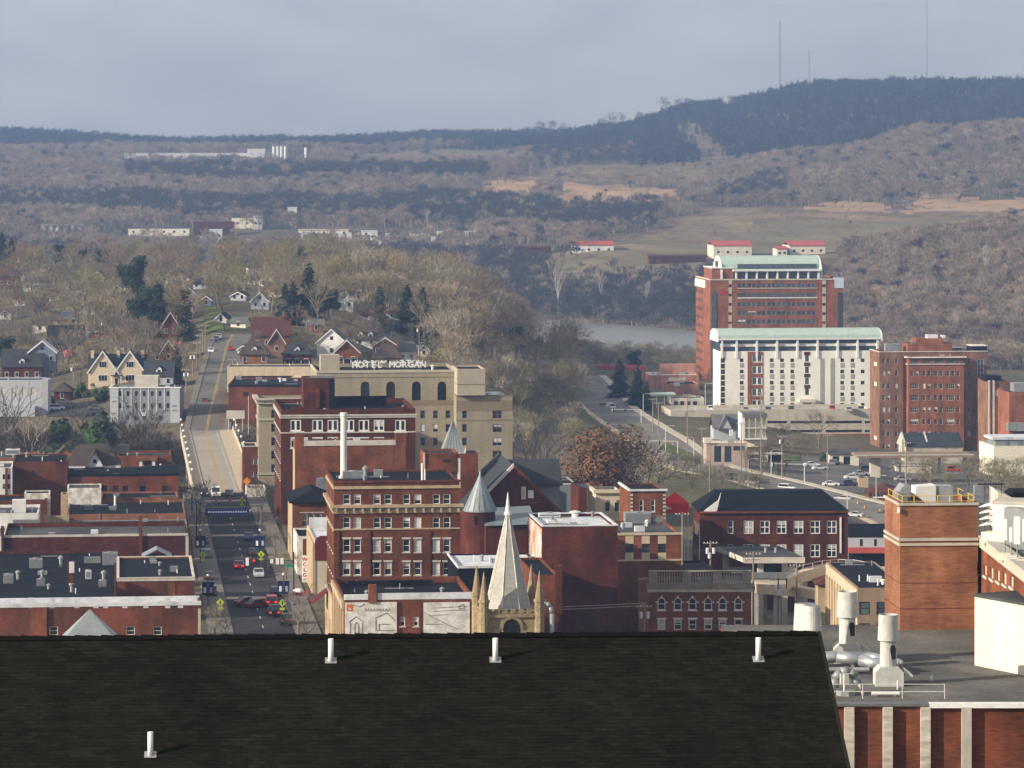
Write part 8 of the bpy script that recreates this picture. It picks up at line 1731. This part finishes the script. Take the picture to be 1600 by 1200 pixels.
# ================================================================ cars
def car_proto(kind, col):
    P = dict(sedan=(4.6, 1.8, .62, 1.42), suv=(4.7, 1.9, .80, 1.75), pickup=(5.4, 1.95, .82, 1.78), van=(5.2, 2.0, .9, 2.1))[kind]; L, Wd, hb, ht = P; hw = Wd/2
    body = MB()
    if kind == 'sedan': pr = [(-L/2, .28), (L/2, .28), (L/2, .62), (L/2-.15, .78), (L*.22, .92), (-L*.32, .95), (-L/2+.1, .88), (-L/2, .55)]; cab = [(L*.20, .90), (L*.04, ht), (-L*.20, ht), (-L*.36, .93)]
    elif kind == 'suv': pr = [(-L/2, .32), (L/2, .32), (L/2, .78), (L/2-.15, .95), (L*.24, 1.05), (-L/2+.05, 1.08), (-L/2, .6)]; cab = [(L*.22, 1.03), (L*.10, ht), (-L*.42, ht), (-L/2+.06, 1.06)]
    elif kind == 'pickup': pr = [(-L/2, .4), (L/2, .4), (L/2, .9), (L/2-.15, 1.05), (L*.22, 1.1), (-L/2, 1.1)]; cab = [(L*.22, 1.08), (L*.12, ht), (-L*.12, ht), (-L*.16, 1.08)]
    else: pr = [(-L/2, .35), (L/2, .35), (L/2, .9), (L*.34, 1.2), (-L/2, 1.2)]; cab = [(L*.36, 1.18), (L*.26, ht), (-L/2+.02, ht), (-L/2+.01, 1.18)]
    def mk(name, m, mbx): return mbx.mesh(name, m)
    body.slabyz(pr, -hw, hw); roof = MB(); n = len(cab)
    glass = MB(); glass.slabyz([(y, z-.02) for y, z in cab], -hw+.12, hw-.12)
    roof.slabyz([(cab[1][0]+.02, ht-.04), (cab[1][0]-.05, ht+.03), (cab[2][0]+.05, ht+.03), (cab[2][0]-.02, ht-.04)], -hw+.1, hw-.1)
    for y0, z0, y1, z1 in ((*cab[0], *cab[1]), (*cab[2], *cab[3])):
        for sx in (-1, 1): roof.tube((sx*(hw-.12), y0, z0), (sx*(hw-.12), y1, z1), .05, None, 4)
    if kind == 'van': roof.slabyz([(L*.2, 1.15), (L*.2, ht), (-L/2, ht), (-L/2, 1.15)], -hw+.05, hw-.05)
    wh = MB(); wh.tube((-.11, 0, 0), (.11, 0, 0), .33, .33, 10)
    hl = MB(); hl.box(-.2, .2, -.03, .03, -.09, .09)
    return dict(body=mk('body', col, body), glass=mk('window', 'glass', glass), roof=mk('roof', col, roof), wheel=mk('wheel', 'tyre', wh), L=L, W=Wd, hl=mk('headlight', 'lamp_white', hl), tl=mk('taillight', 'red_metal', hl), tlb=mk('taillight', 'tail_light', hl), hlb=mk('headlight', 'head_light', hl), zl=.68 if kind == 'sedan' else .85)
_cars = {}
def car(label, kind, col, px, py, head, Y=None, z=None, brake=False, lit=False, group=None, name=None):
    """head: compass of the car's nose, degrees clockwise from straight away"""
    cm = 'car_maroon' if col == 'maroon' else 'paint_'+col
    if (kind, col) not in _cars: _cars[kind, col] = car_proto(kind, cm)
    c = _cars[kind, col]
    if Y is not None: p = Vector((tn(px)*Y, Y, z if z is not None else gz(tn(px)*Y, Y)))
    else: p = ground(px, py, 560)
    if z is not None: p.z = z
    t = thing(name or dict(sedan='parked_car', suv='parked_car', pickup='pickup_truck', van='delivery_van')[kind], label, 'car' if kind in ('sedan', 'suv') else 'truck' if kind == 'pickup' else 'van', (p.x, p.y, p.z), R(-head), group)
    link('body', c['body'], t); link('window', c['glass'], t); link('roof', c['roof'], t)
    for sx in (-1, 1):
        for sy in (-.31, .31): link('wheel', c['wheel'], t, (sx*(c['W']/2-.1), c['L']*sy, .33))
        link('headlight', c['hlb'] if lit else c['hl'], t, (sx*(c['W']/2-.35), c['L']/2+.01, c['zl'])); link('taillight', c['tlb'] if brake else c['tl'], t, (sx*(c['W']/2-.3), -c['L']/2-.01, c['zl']))
    return t
def street_car(label, kind, col, px, py, head=0, **k):
    Y = (CH-.06)*F/(py-HOR); return car(label, kind, col, px, py, head-6.2, Y=Y, z=.07, **k)
def cars():
    s = street_car
    s('red suv with glowing tail lights waiting near the lower crossing', 'suv', 'red', 424, 946, 0, brake=True, name='car'); s('black suv just ahead of the red suv with tail lights', 'suv', 'black', 431, 932, 0, name='car'); s('black pickup behind the red suv, lowest on the street', 'pickup', 'black', 428, 962, 0, brake=True)
    s('maroon sedan turning left at the lower crossing, left of pair', 'sedan', 'maroon', 387, 946, 60, name='car'); s('maroon sedan turning at the lower crossing, right of pair', 'sedan', 'maroon', 401, 949, 50, name='car'); s('red sedan with tail lights halfway up the street', 'sedan', 'red', 373, 888, 0, brake=True, name='car'); s('silver sedan coming down the right lane', 'sedan', 'silver', 404, 901, 180, name='car')
    s('black sedan parked on the right above the silver sedan', 'sedan', 'black', 396, 868, 0); s('blue grey sedan parked higher on the right kerb', 'sedan', 'blue', 389, 843, 0); s('dark sedan parked on the left kerb, middle of the street', 'sedan', 'dark', 326, 905, 0); s('dark suv parked on the left kerb above the middle', 'suv', 'dark', 322, 872, 0); s('black sedan parked high on the left kerb', 'sedan', 'black', 318, 850, 0); s('grey suv parked low on the left kerb', 'suv', 'grey', 330, 930, 0); s('black suv parked at the lower right kerb', 'suv', 'black', 447, 975, 0)
    s('white box van at the foot of the bridge', 'van', 'white', 337, 776, 180); s('dark car with lit headlights left of the white box van', 'suv', 'dark', 319, 775, 180, lit=True, name='car'); s('small dark car right of the white box van', 'sedan', 'dark', 358, 775, 0, name='car')
    h = lambda lb, kd, cl, px, py, hd=0, **k: car(lb, kd, cl, px, py, hd, **k)
    h('maroon car climbing just above the bridge', 'sedan', 'maroon', 320, 630, -4, name='car'); h('white car coming down the hill road with lights on', 'sedan', 'white', 330, 551, 178, lit=True, name='car'); h('grey car near the top of the hill road', 'sedan', 'grey', 331, 538, -4, name='car'); h('blue grey car parked at the hill road crest, nearest', 'sedan', 'blue', 338, 533, -4); h('silver car parked at the hill road crest, farther', 'sedan', 'silver', 342, 529, -4); h('red car parked on the right of the hill road', 'sedan', 'red', 360, 548, -4)
    h('white suv in the small car park left of the apartments', 'suv', 'white', 88, 642, 70); h('dark sedan behind the white suv in the small car park', 'sedan', 'dark', 101, 632, 110); h('grey car by the apartment block end', 'sedan', 'grey', 150, 641, 80)
    h('red pickup on the avenue near the conifers', 'pickup', 'red', 942, 638, -20); h('white box truck beside the red pickup on the avenue', 'van', 'white', 955, 640, 165); h('dark suv on the avenue left of the black roofed hall', 'suv', 'dark', 1139, 749, -62); h('silver car on the avenue behind the dark sedan', 'sedan', 'silver', 1178, 757, 118); h('dark sedan on the avenue ahead of the silver car', 'sedan', 'dark', 1197, 760, 118); h('white suv on the avenue above the black roof', 'suv', 'white', 1230, 767, 118); h('grey car at the kerb right above the black roof', 'sedan', 'grey', 1272, 772, 118); h('silver car on the avenue near the traffic cones', 'sedan', 'silver', 1318, 783, -60); h('pale silver car low on the avenue', 'sedan', 'silver', 1336, 808, -60); h('dark car entering from the tower side of the avenue', 'sedan', 'dark', 1386, 806, -60)
    for i, (x, y, kd, cl, hd, lb) in enumerate(((1268, 729, 'sedan', 'white', 75, 'upper left white sedan in the parking lot'), (1281, 734, 'sedan', 'white', 75, 'lower white sedan of the pair in the parking lot'), (1303, 727, 'suv', 'grey', 20, 'grey suv before the garage bays'), (1332, 749, 'sedan', 'white', 80, 'white sedan in the middle of the parking lot'), (1345, 743, 'sedan', 'silver', 80, 'silver sedan behind the white one in the lot'), (1326, 760, 'suv', 'blue', 60, 'blue suv beside the tan kiosk'), (1298, 760, 'sedan', 'white', 90, 'white sedan nearest the avenue kerb in the lot'), (1484, 721, 'sedan', 'red', 60, 'red sedan at the foot of the brick hospital'), (1500, 720, 'suv', 'dark', 60, 'dark suv beside the red sedan by the hospital'), (1491, 737, 'suv', 'red', 85, 'red suv in front of the hospital lot'), (1512, 735, 'sedan', 'blue', 85, 'blue sedan at the right of the hospital lot'), (1356, 737, 'suv', 'dark', 80, 'dark suv by the cream pillar'), (1410, 752, 'sedan', 'silver', 80, 'silver sedan under the brown canopy'))):
        car(lb, kd, cl, x, y, hd)
    D = [o for o in COL.objects if o.name.startswith('parking_deck')][0]; zt = CH-(641-HOR)*1236/F-1.0
    for i, (x, cl) in enumerate(((1200, 'dark'), (1236, 'black'), (1300, 'red'), (1326, 'silver'), (1345, 'blue'), (1110, 'white'), (1165, 'silver'))):
        car(('dark', 'black', 'red', 'silver', 'blue', 'white', 'second silver')[i]+' car on the top of the parking deck', 'suv', cl, x, 640, 0, Y=1243+(i % 3)*3, z=zt)
cars()
# ================================================================ poles, signs, lights
def pole(label, px, py, top, kind='wood', Y=None, y0=600, arms=1, drums=0, z=None):
    g = ground(px, py, y0) if Y is None else Vector((tn(px)*Y, Y, gz(tn(px)*Y, Y)))
    if z is not None: g.z = z
    h = max(PT(px, top, g.y).z-g.z, 4); t = thing('utility_pole' if kind == 'wood' else 'street_lamp', label, 'pole' if kind == 'wood' else 'street lamp', (g.x, g.y, g.z), R(5))
    if kind == 'wood':
        MB().tube((0, 0, -.3), (0, 0, h), .19, .13, 7).obj('shaft', 'wood_pole', t)
        for a in range(arms): MB().box(-1.3, 1.3, -.08, .08, h-.5-a*.9, h-.36-a*.9).obj('crossarm', 'wood_pole', t); [MB().cyl(x, 0, h-.36-a*.9, h-.18-a*.9, .07, .05, 6).obj('insulator', 'lamp_white', t) for x in (-1.1, -.5, .5, 1.1)]
        for d in range(drums): x = (-.55, .55, -.2, .3)[d]; zz = h-2.2-(.8 if d > 1 else 0); MB().cyl(x, -.35, zz, zz+1.0, .3, None, 10).obj('transformer', 'galv_pale', t)
    else:
        MB().tube((0, 0, -.2), (0, 0, h), .13, .08, 7).obj('shaft', 'light_pole', t); MB().path([(0, 0, h), (1.2 if arms >= 0 else -1.2, 0, h+.25), (2.0 if arms >= 0 else -2.0, 0, h+.2)], .05, 5).obj('arm', 'light_pole', t); x = 2.2 if arms >= 0 else -2.2; MB().box(x-.35, x+.35, -.14, .14, h+.08, h+.24).obj('lamp_head', 'light_pole', t)
    return t
def signal_mast(label, px, py, top, x_end, y0=600, Y=None):
    g = ground(px, py, y0) if Y is None else Vector((tn(px)*Y, Y, .15)); h = PT(px, top, g.y).z-g.z; t = thing('signal_mast', label, 'traffic light', (g.x, g.y, g.z), 0); L = (x_end-px)*g.y/F
    MB().tube((0, 0, -.2), (0, 0, h), .15, .12, 7).obj('shaft', 'light_pole', t); MB().tube((0, 0, h-.1), (L, 0, h+.1), .10, .07, 6).obj('arm', 'light_pole', t)
    for f_ in (.55, .95): MB().box(L*f_-.18, L*f_+.18, -.2, .1, h-.9, h+.15).obj('signal_head', 'black_metal', t); MB().box(L*f_-.5, L*f_-.25, -.1, -.05, h-.6, h+.3).obj('sign_plate', 'sign_white', t) if f_ > .9 else None
    return t
def poles():
    wp = (('wooden pole with transformers beside the apartment end', 291, 613, 576, 2), ('second wooden pole up the left of the hill road', 301, 590, 549, 2), ('third wooden pole up the left of the hill road', 308, 575, 534, 0), ('fourth wooden pole up the left of the hill road', 313, 563, 523, 0), ('fifth wooden pole up the left of the hill road', 317, 553, 514, 0), ('sixth and smallest wooden pole on the hill road', 321, 546, 507, 0), ('wooden pole in the yard left of the twin gabled house', 115, 618, 568, 1), ('wooden pole right of the hill road by the brick garage', 364, 600, 560, 0), ('wooden pole right of the paired dark conifers', 655, 562, 508, 1), ('wooden pole above the brick foursquare', 479, 548, 500, 0))
    for lb, x, y, tp, d in wp: pole(lb, x, y, tp, drums=d, y0=930)
    for lb, x, y, tp, d in (('wooden pole left of the parade before the conifers', 963, 629, 590, 0), ('wooden pole by the avenue bend, left of pair', 1020, 676, 622, 0), ('wooden pole by the avenue bend, right of pair', 1029, 676, 628, 0), ('tall wooden pole left of the stone shop', 1074, 719, 615, 0), ('wooden pole just right of the avenue lawn', 1097, 724, 668, 0), ('wooden pole before the stone shop', 1109, 770, 690, 0), ('tall wooden pole in front of the porch house', 1158, 746, 660, 0), ('tallest wooden pole by the porch house', 1189, 751, 612, 0), ('wooden pole with one transformer by the lot', 1222, 756, 680, 1), ('tall wooden pole at the lot by the garage', 1293, 764, 678, 0), ('leaning pole by the corner store', 1416, 765, 690, 0)): pole(lb, x, y, tp, drums=d, y0=700)
    for lb, x, y, tp, a in (('pale double lamp standard on the avenue lawn', 1040, 710, 666, 1), ('pale lamp standard left of the lawn', 1084, 728, 684, -1), ('pale lamp standard beside the avenue kerb', 1169, 766, 718, 1), ('pale lamp standard right of the bus shelter', 1205, 752, 704, 1), ('pale lamp standard by the corner store', 1369, 786, 744, 1), ('thin pale lamp standard at the avenue kerb by cones', 1324, 799, 768, -1), ('pale lamp standard left of the tower on the deck', 1102, 640, 600, 1), ('pale lamp standard before the cream block, left', 1173, 640, 602, 1), ('pale lamp standard before the cream block, right', 1300, 640, 602, 1), ('pale lamp standard by the avenue near the red store', 1005, 650, 616, 1)): pole(lb, x, y, tp, 'lamp', arms=a, y0=700)
    signal_mast('long signal arm over the avenue by the conifers', 1002, 662, 640, 956, 700); signal_mast('long signal arm over the avenue by the lawn', 1059, 721, 689, 1008, 700); signal_mast('long signal arm over the avenue by the parking lot', 1257, 763, 725, 1206, 700)
    pole('wooden pole crowded with white transformers behind the arched building', 1216, 985, 902, Y=612, drums=4, arms=2); pole('dark wooden pole right of the balustraded building', 1177, 990, 862, Y=600, arms=2); pole('wooden pole with two transformers at the maroon block corner', 1006, 990, 944, Y=575, drums=2); pole('wooden pole before the black roofed hall', 1110, 880, 845, Y=640, drums=3); pole('thin pole beside the curved guideway', 1245, 930, 880, Y=615); pole('slim pole left of the brick school hall', 1066, 870, 800, Y=640)
    t = thing('overhead_cable', 'thin pale cables sagging past the maroon block', 'cable', (0, 0, 0)); 
    for dy in (0, 4):
        P = [PT(700+q*31, 948+dy-14*math.sin(q/10*math.pi)*-.25-q*.6, 470+q*10) for q in range(11)]; MB().path(P, .025, 4).obj('wire', 'light_pole', t)
    t = thing('overhead_cable', 'thin cable strung across the school hall front', 'cable', (0, 0, 0)); P = [PT(965+q*24, 852+8*math.sin(q/9*math.pi), 585+q*2) for q in range(10)]; MB().path(P, .025, 4).obj('wire', 'dull_metal', t)
    # street furniture on the main street
    def sY(py): return (CH-.18)*F/(py-HOR)
    def banner(label, px, pyb, ptop):
        Y = sY(pyb); k = Y/F; t = thing('banner_pole', label, 'banner', (tn(px)*Y, Y, .18), -TH*0+TH); h = PT(px, ptop, Y).z-.18; MB().tube((0, 0, 0), (0, 0, h+1), .09, .06, 6).obj('shaft', 'black_metal', t)
        for sx in (-1, 1): MB().box(sx*.1, sx*.95, -.03, .03, h-2.1, h).obj('banner', 'sign_blue', t); MB().box(sx*.3, sx*.72, -.045, -.031, h-1.7, h-.8).obj('emblem', 'sign_white' if sx < 0 else 'banner_pale', t); MB().box(sx*.1, sx*.95, -.04, .04, h-.02, h+.05).obj('bracket', 'black_metal', t)
        MB().ball((0, 0, h+1.15), .22, 8, 5).obj('lamp_globe', 'lamp_white', t)
    banner('blue banner pair on the right pavement, upper one', 406, 880, 838); banner('blue banner pair on the right pavement, lower one', 443, 955, 908); banner('blue banner pair on the left pavement, upper one', 313, 880, 838); banner('blue banner pair on the left pavement, lower one', 325, 956, 910)
    def xing(label, px, pyb, psign):
        Y = sY(pyb); t = thing('crossing_sign', label, 'sign', (tn(px)*Y, Y, .18), TH); h = PT(px, psign, Y).z-.18; MB().tube((0, 0, 0), (0, 0, h), .05, None, 6).obj('post', 'galv', t); MB().slabxz([(0, h-.65), (.65, h), (0, h+.65), (-.65, h)], -.08, -.04).obj('diamond', 'sign_lime', t); MB().slabxz([(-.12, h-.3), (.12, h-.3), (.05, h+.3), (-.08, h+.3)], -.095, -.081).obj('walking_symbol', 'black_metal', t); MB().box(-.4, .4, -.08, -.04, h-1.15, h-.75).obj('arrow_plate', 'sign_lime', t)
    xing('lime crossing sign at the bridge end of the street', 378, 806, 781); xing('lime crossing sign by the upper right banner', 408, 895, 866); xing('lime crossing sign on the left pavement', 317, 895, 867); xing('lime crossing sign by the red suv', 441, 972, 942); xing('lime crossing sign low on the left pavement', 344, 972, 941)
    Y = sY(842); t = thing('street_banner', 'long dark blue banner strung across the street', 'banner', (tn(355)*Y, Y, .18), TH); za = PT(355, 798, Y).z-.18; k = Y/F; MB().box(-34*k, 34*k, -.03, .03, za-.75, za+.35).obj('cloth', 'sign_blue', t)
    for q in range(16): MB().box(-30*k+q*3.9*k, -28*k+q*3.9*k, -.04, -.031, za-.38, za-.06).obj('lettering', 'banner_pale', t)
    MB().tube((-48*k, 0, za+.7), (48*k, 0, za+.7), .03, None, 4).obj('cable', 'dull_metal', t); [MB().tube((x*k, 0, 0), (x*k, 0, za+1), .1, .08, 6).obj('post', 'black_metal', t) for x in (-48, 48)]
    Y = sY(925); t = thing('signal_mast', 'signal arm with hanging plates over the middle crossing', 'traffic light', (tn(459)*Y, Y, .18), TH); k = Y/F; h = PT(459, 876, Y).z-.18; MB().tube((0, 0, 0), (0, 0, h+1.5), .12, .1, 7).obj('shaft', 'black_metal', t); MB().tube((0, 0, h), (-78*k, 0, h+.2), .07, .05, 6).obj('arm', 'black_metal', t)
    for x, w_, hh, m_ in ((-75, 5, 11, 'sign_white'), (-62, 5, 8, 'black_metal'), (-37, 5, 6, 'sign_white'), (-28, 5, 9, 'sign_white'), (-21, 5, 9, 'sign_white')): MB().box(x*k, (x+w_)*k, -.15, -.05, h-hh*.6*k, h+hh*.5*k).obj('plate' if m_ == 'sign_white' else 'signal_head', m_, t)
    MB().box(-64*k, -60.5*k, -.2, -.15, h, h+2.2*k).obj('red_lamp', 'tail_light', t); MB().box(-13*k, -1*k, -.08, -.04, h-10*k, h-5.5*k).obj('street_name_plate', 'sign_green', t)
    Y = sY(800); t = thing('hanging_signals', 'two hanging traffic signals on a wire at the bridge foot', 'traffic light', (tn(340)*Y, Y, .18), TH); k = Y/F; h = PT(340, 776, Y).z-.18; MB().tube((-40*k, 0, h), (45*k, 0, h), .03, None, 4).obj('wire', 'black_metal', t); [MB().box(x*k-.2, x*k+.2, -.2, .2, h-1.2, h-.05).obj('signal_head', 'signal_red', t) for x in (-2, 19)]; [MB().tube((x*k, 0, 0), (x*k, 0, h+.5), .12, None, 6).obj('post', 'black_metal', t) for x in (-40, 45)]
    Y = sY(775); t = thing('road_sign', 'square orange road sign at the right of the bridge foot', 'sign', (tn(357)*Y+4, Y, .22), TH); h = 3.2; MB().tube((0, 0, 0), (0, 0, h), .05).obj('post', 'galv', t); MB().slabxz([(-.9, h), (0, h-.9), (.9, h), (0, h+.9)], -.06, 0).obj('panel', 'sign_amber', t)
    g = Vector((tn(379)*960, 960, gz(tn(379)*960, 960))); t = thing('billboard', 'small grey billboard on posts right of the bridge end', 'billboard', (PT(348, 648, 965).x+1.2, 965, -2), R(2)); h = PT(348, 645, 965).z+2; MB().box(-.2, 4.6, -.1, .1, h-1.6, h+.6).obj('panel', 'pale_stone', t); [MB().tube((x, .1, 0), (x, .1, h), .08).obj('post', 'light_pole', t) for x in (.4, 2.2, 4.0)]; MB().tube((5.6, 0, 0), (5.6, 0, h+4.5), .1, .07).obj('mast', 'light_pole', t)
    for i, (x, y) in enumerate(((1351, 797), (1375, 801), (1340, 790))): g = ground(x, y, 700); t = thing('traffic_cone', ('orange traffic cone on the avenue, middle one', 'orange traffic cone nearest the orange tower', 'orange traffic cone farthest from the tower')[i], 'cone', g, 0); MB().cyl(0, 0, .05, 1.0, .28, .05, 8).obj('cone', 'sign_amber', t); MB().box(-.35, .35, -.35, .35, 0, .05).obj('base', 'black_metal', t)
    g = ground(1195, 728, 700); t = thing('sign_board', 'small white sign board in front of the bus shelter', 'sign', g, 0); MB().box(-.9, .9, -.06, .06, 1.0, 3.0).obj('panel', 'sign_white', t); MB().tube((0, .1, 0), (0, .1, 1.2), .08).obj('post', 'galv', t)
    g = ground(1198, 726, 700); t = thing('bus_shelter', 'long open shelter with a pale flat roof before the lawn', 'shelter', (g.x, g.y+5, gz(g.x, g.y+5)), R(3)); k = g.y/F; MB().box(-27*k, 27*k, -1.5, 1.5, 2.6, 2.9).obj('roof', 'pale_stone', t); [MB().tube((x*k, 0, 0), (x*k, 0, 2.6), .1).obj('post', 'galv', t) for x in (-25, -8, 8, 25)]; MB().box(-26*k, 26*k, 1.2, 1.3, .2, 2.2).obj('rear_screen', 'glass_dark', t)
    # pavement trees
    for i, (x, y, hp, kd) in enumerate(((336, 990, 52, 'brown'), (352, 1000, 40, 'olive'), (466, 990, 70, 'grey'), (478, 1000, 55, 'brown'), (430, 870, 50, 'brown'), (447, 905, 50, 'brown'), (312, 842, 46, 'grey'), (300, 795, 40, 'dark'), (420, 842, 44, 'grey'))):
        Y = sY(y); tree('street_tree', ('bare brown pavement tree at the lower left of the street', 'short olive pavement tree hidden by the black roof', 'bare grey pavement tree at the lower right', 'brown pavement tree beside the shop fronts, lowest right', 'bare brown pavement tree opposite the theatre', 'bare brown pavement tree by the theatre sign', 'bare grey pavement tree on the upper left pavement', 'dark pavement tree at the left bridge corner', 'bare grey pavement tree near the arched windows')[i], 'pavement trees', kd, i % 4, (tn(x)*Y, Y, .1), hp*Y/F, wide=1.3)
mat('galv_pale', (0.60, 0.61, 0.60), 0.5, 0.08); mat('banner_pale', (0.35, 0.40, 0.55), 0.7, 0.05); mat('signal_red', (0.12, 0.02, 0.02), 0.5, 0.05); mat('sign_amber', (0.75, 0.30, 0.02), 0.6, 0.05)
poles()
# lots and lawns
def gq(*P): return [(lambda g: (g.x, g.y))(ground(x, y, 650)) for x, y in P]
patch('car_park', gq((1215, 770), (1420, 775), (1390, 715), (1240, 712)), 'asphalt_old', 0.12, sub=20)
patch('car_park', gq((1420, 790), (1640, 800), (1620, 705), (1400, 700)), 'asphalt_old', 0.14, sub=20)
patch('car_park', gq((1100, 735), (1215, 752), (1215, 718), (1105, 715)), 'asphalt_old', 0.13, sub=12)
patch('car_park', gq((72, 652), (165, 652), (160, 636), (80, 634)), 'asphalt', 0.15, sub=12)
patch('lawn', gq((1030, 702), (1095, 728), (1100, 718), (1036, 690)), 'grass', 0.22, sub=8)
patch('lawn', gq((1180, 722), (1250, 720), (1250, 712), (1180, 712)), 'grass', 0.25, sub=8)
patch('lawn', gq((320, 520), (350, 520), (345, 478), (318, 478)), 'grass', 0.2, sub=10)
patch('lawn', gq((950, 640), (1000, 680), (1006, 668), (965, 630)), 'grass', 0.2, sub=8)
# ================================================================ haze
def haze():
    mb = MB(); mb.box(-4200, 4200, -140, 6700, -60, 330); o = link('haze', mb.mesh('haze'))
    m = bpy.data.materials.new('haze_air'); m.use_nodes = True; n = m.node_tree; n.nodes.clear()
    ou = n.nodes.new('ShaderNodeOutputMaterial'); pv = n.nodes.new('ShaderNodeVolumePrincipled')
    pv.inputs['Color'].default_value = (0.34, 0.51, 0.88, 1); pv.inputs['Density'].default_value = HAZE_D; pv.inputs['Anisotropy'].default_value = 0.2
    n.links.new(pv.outputs[0], ou.inputs['Volume']); o.data.materials.append(m); o['kind'] = 'stuff'; o['label'] = 'thin blue haze over the valley'; o['category'] = 'haze'
HAZE_D = 0.000125
haze()
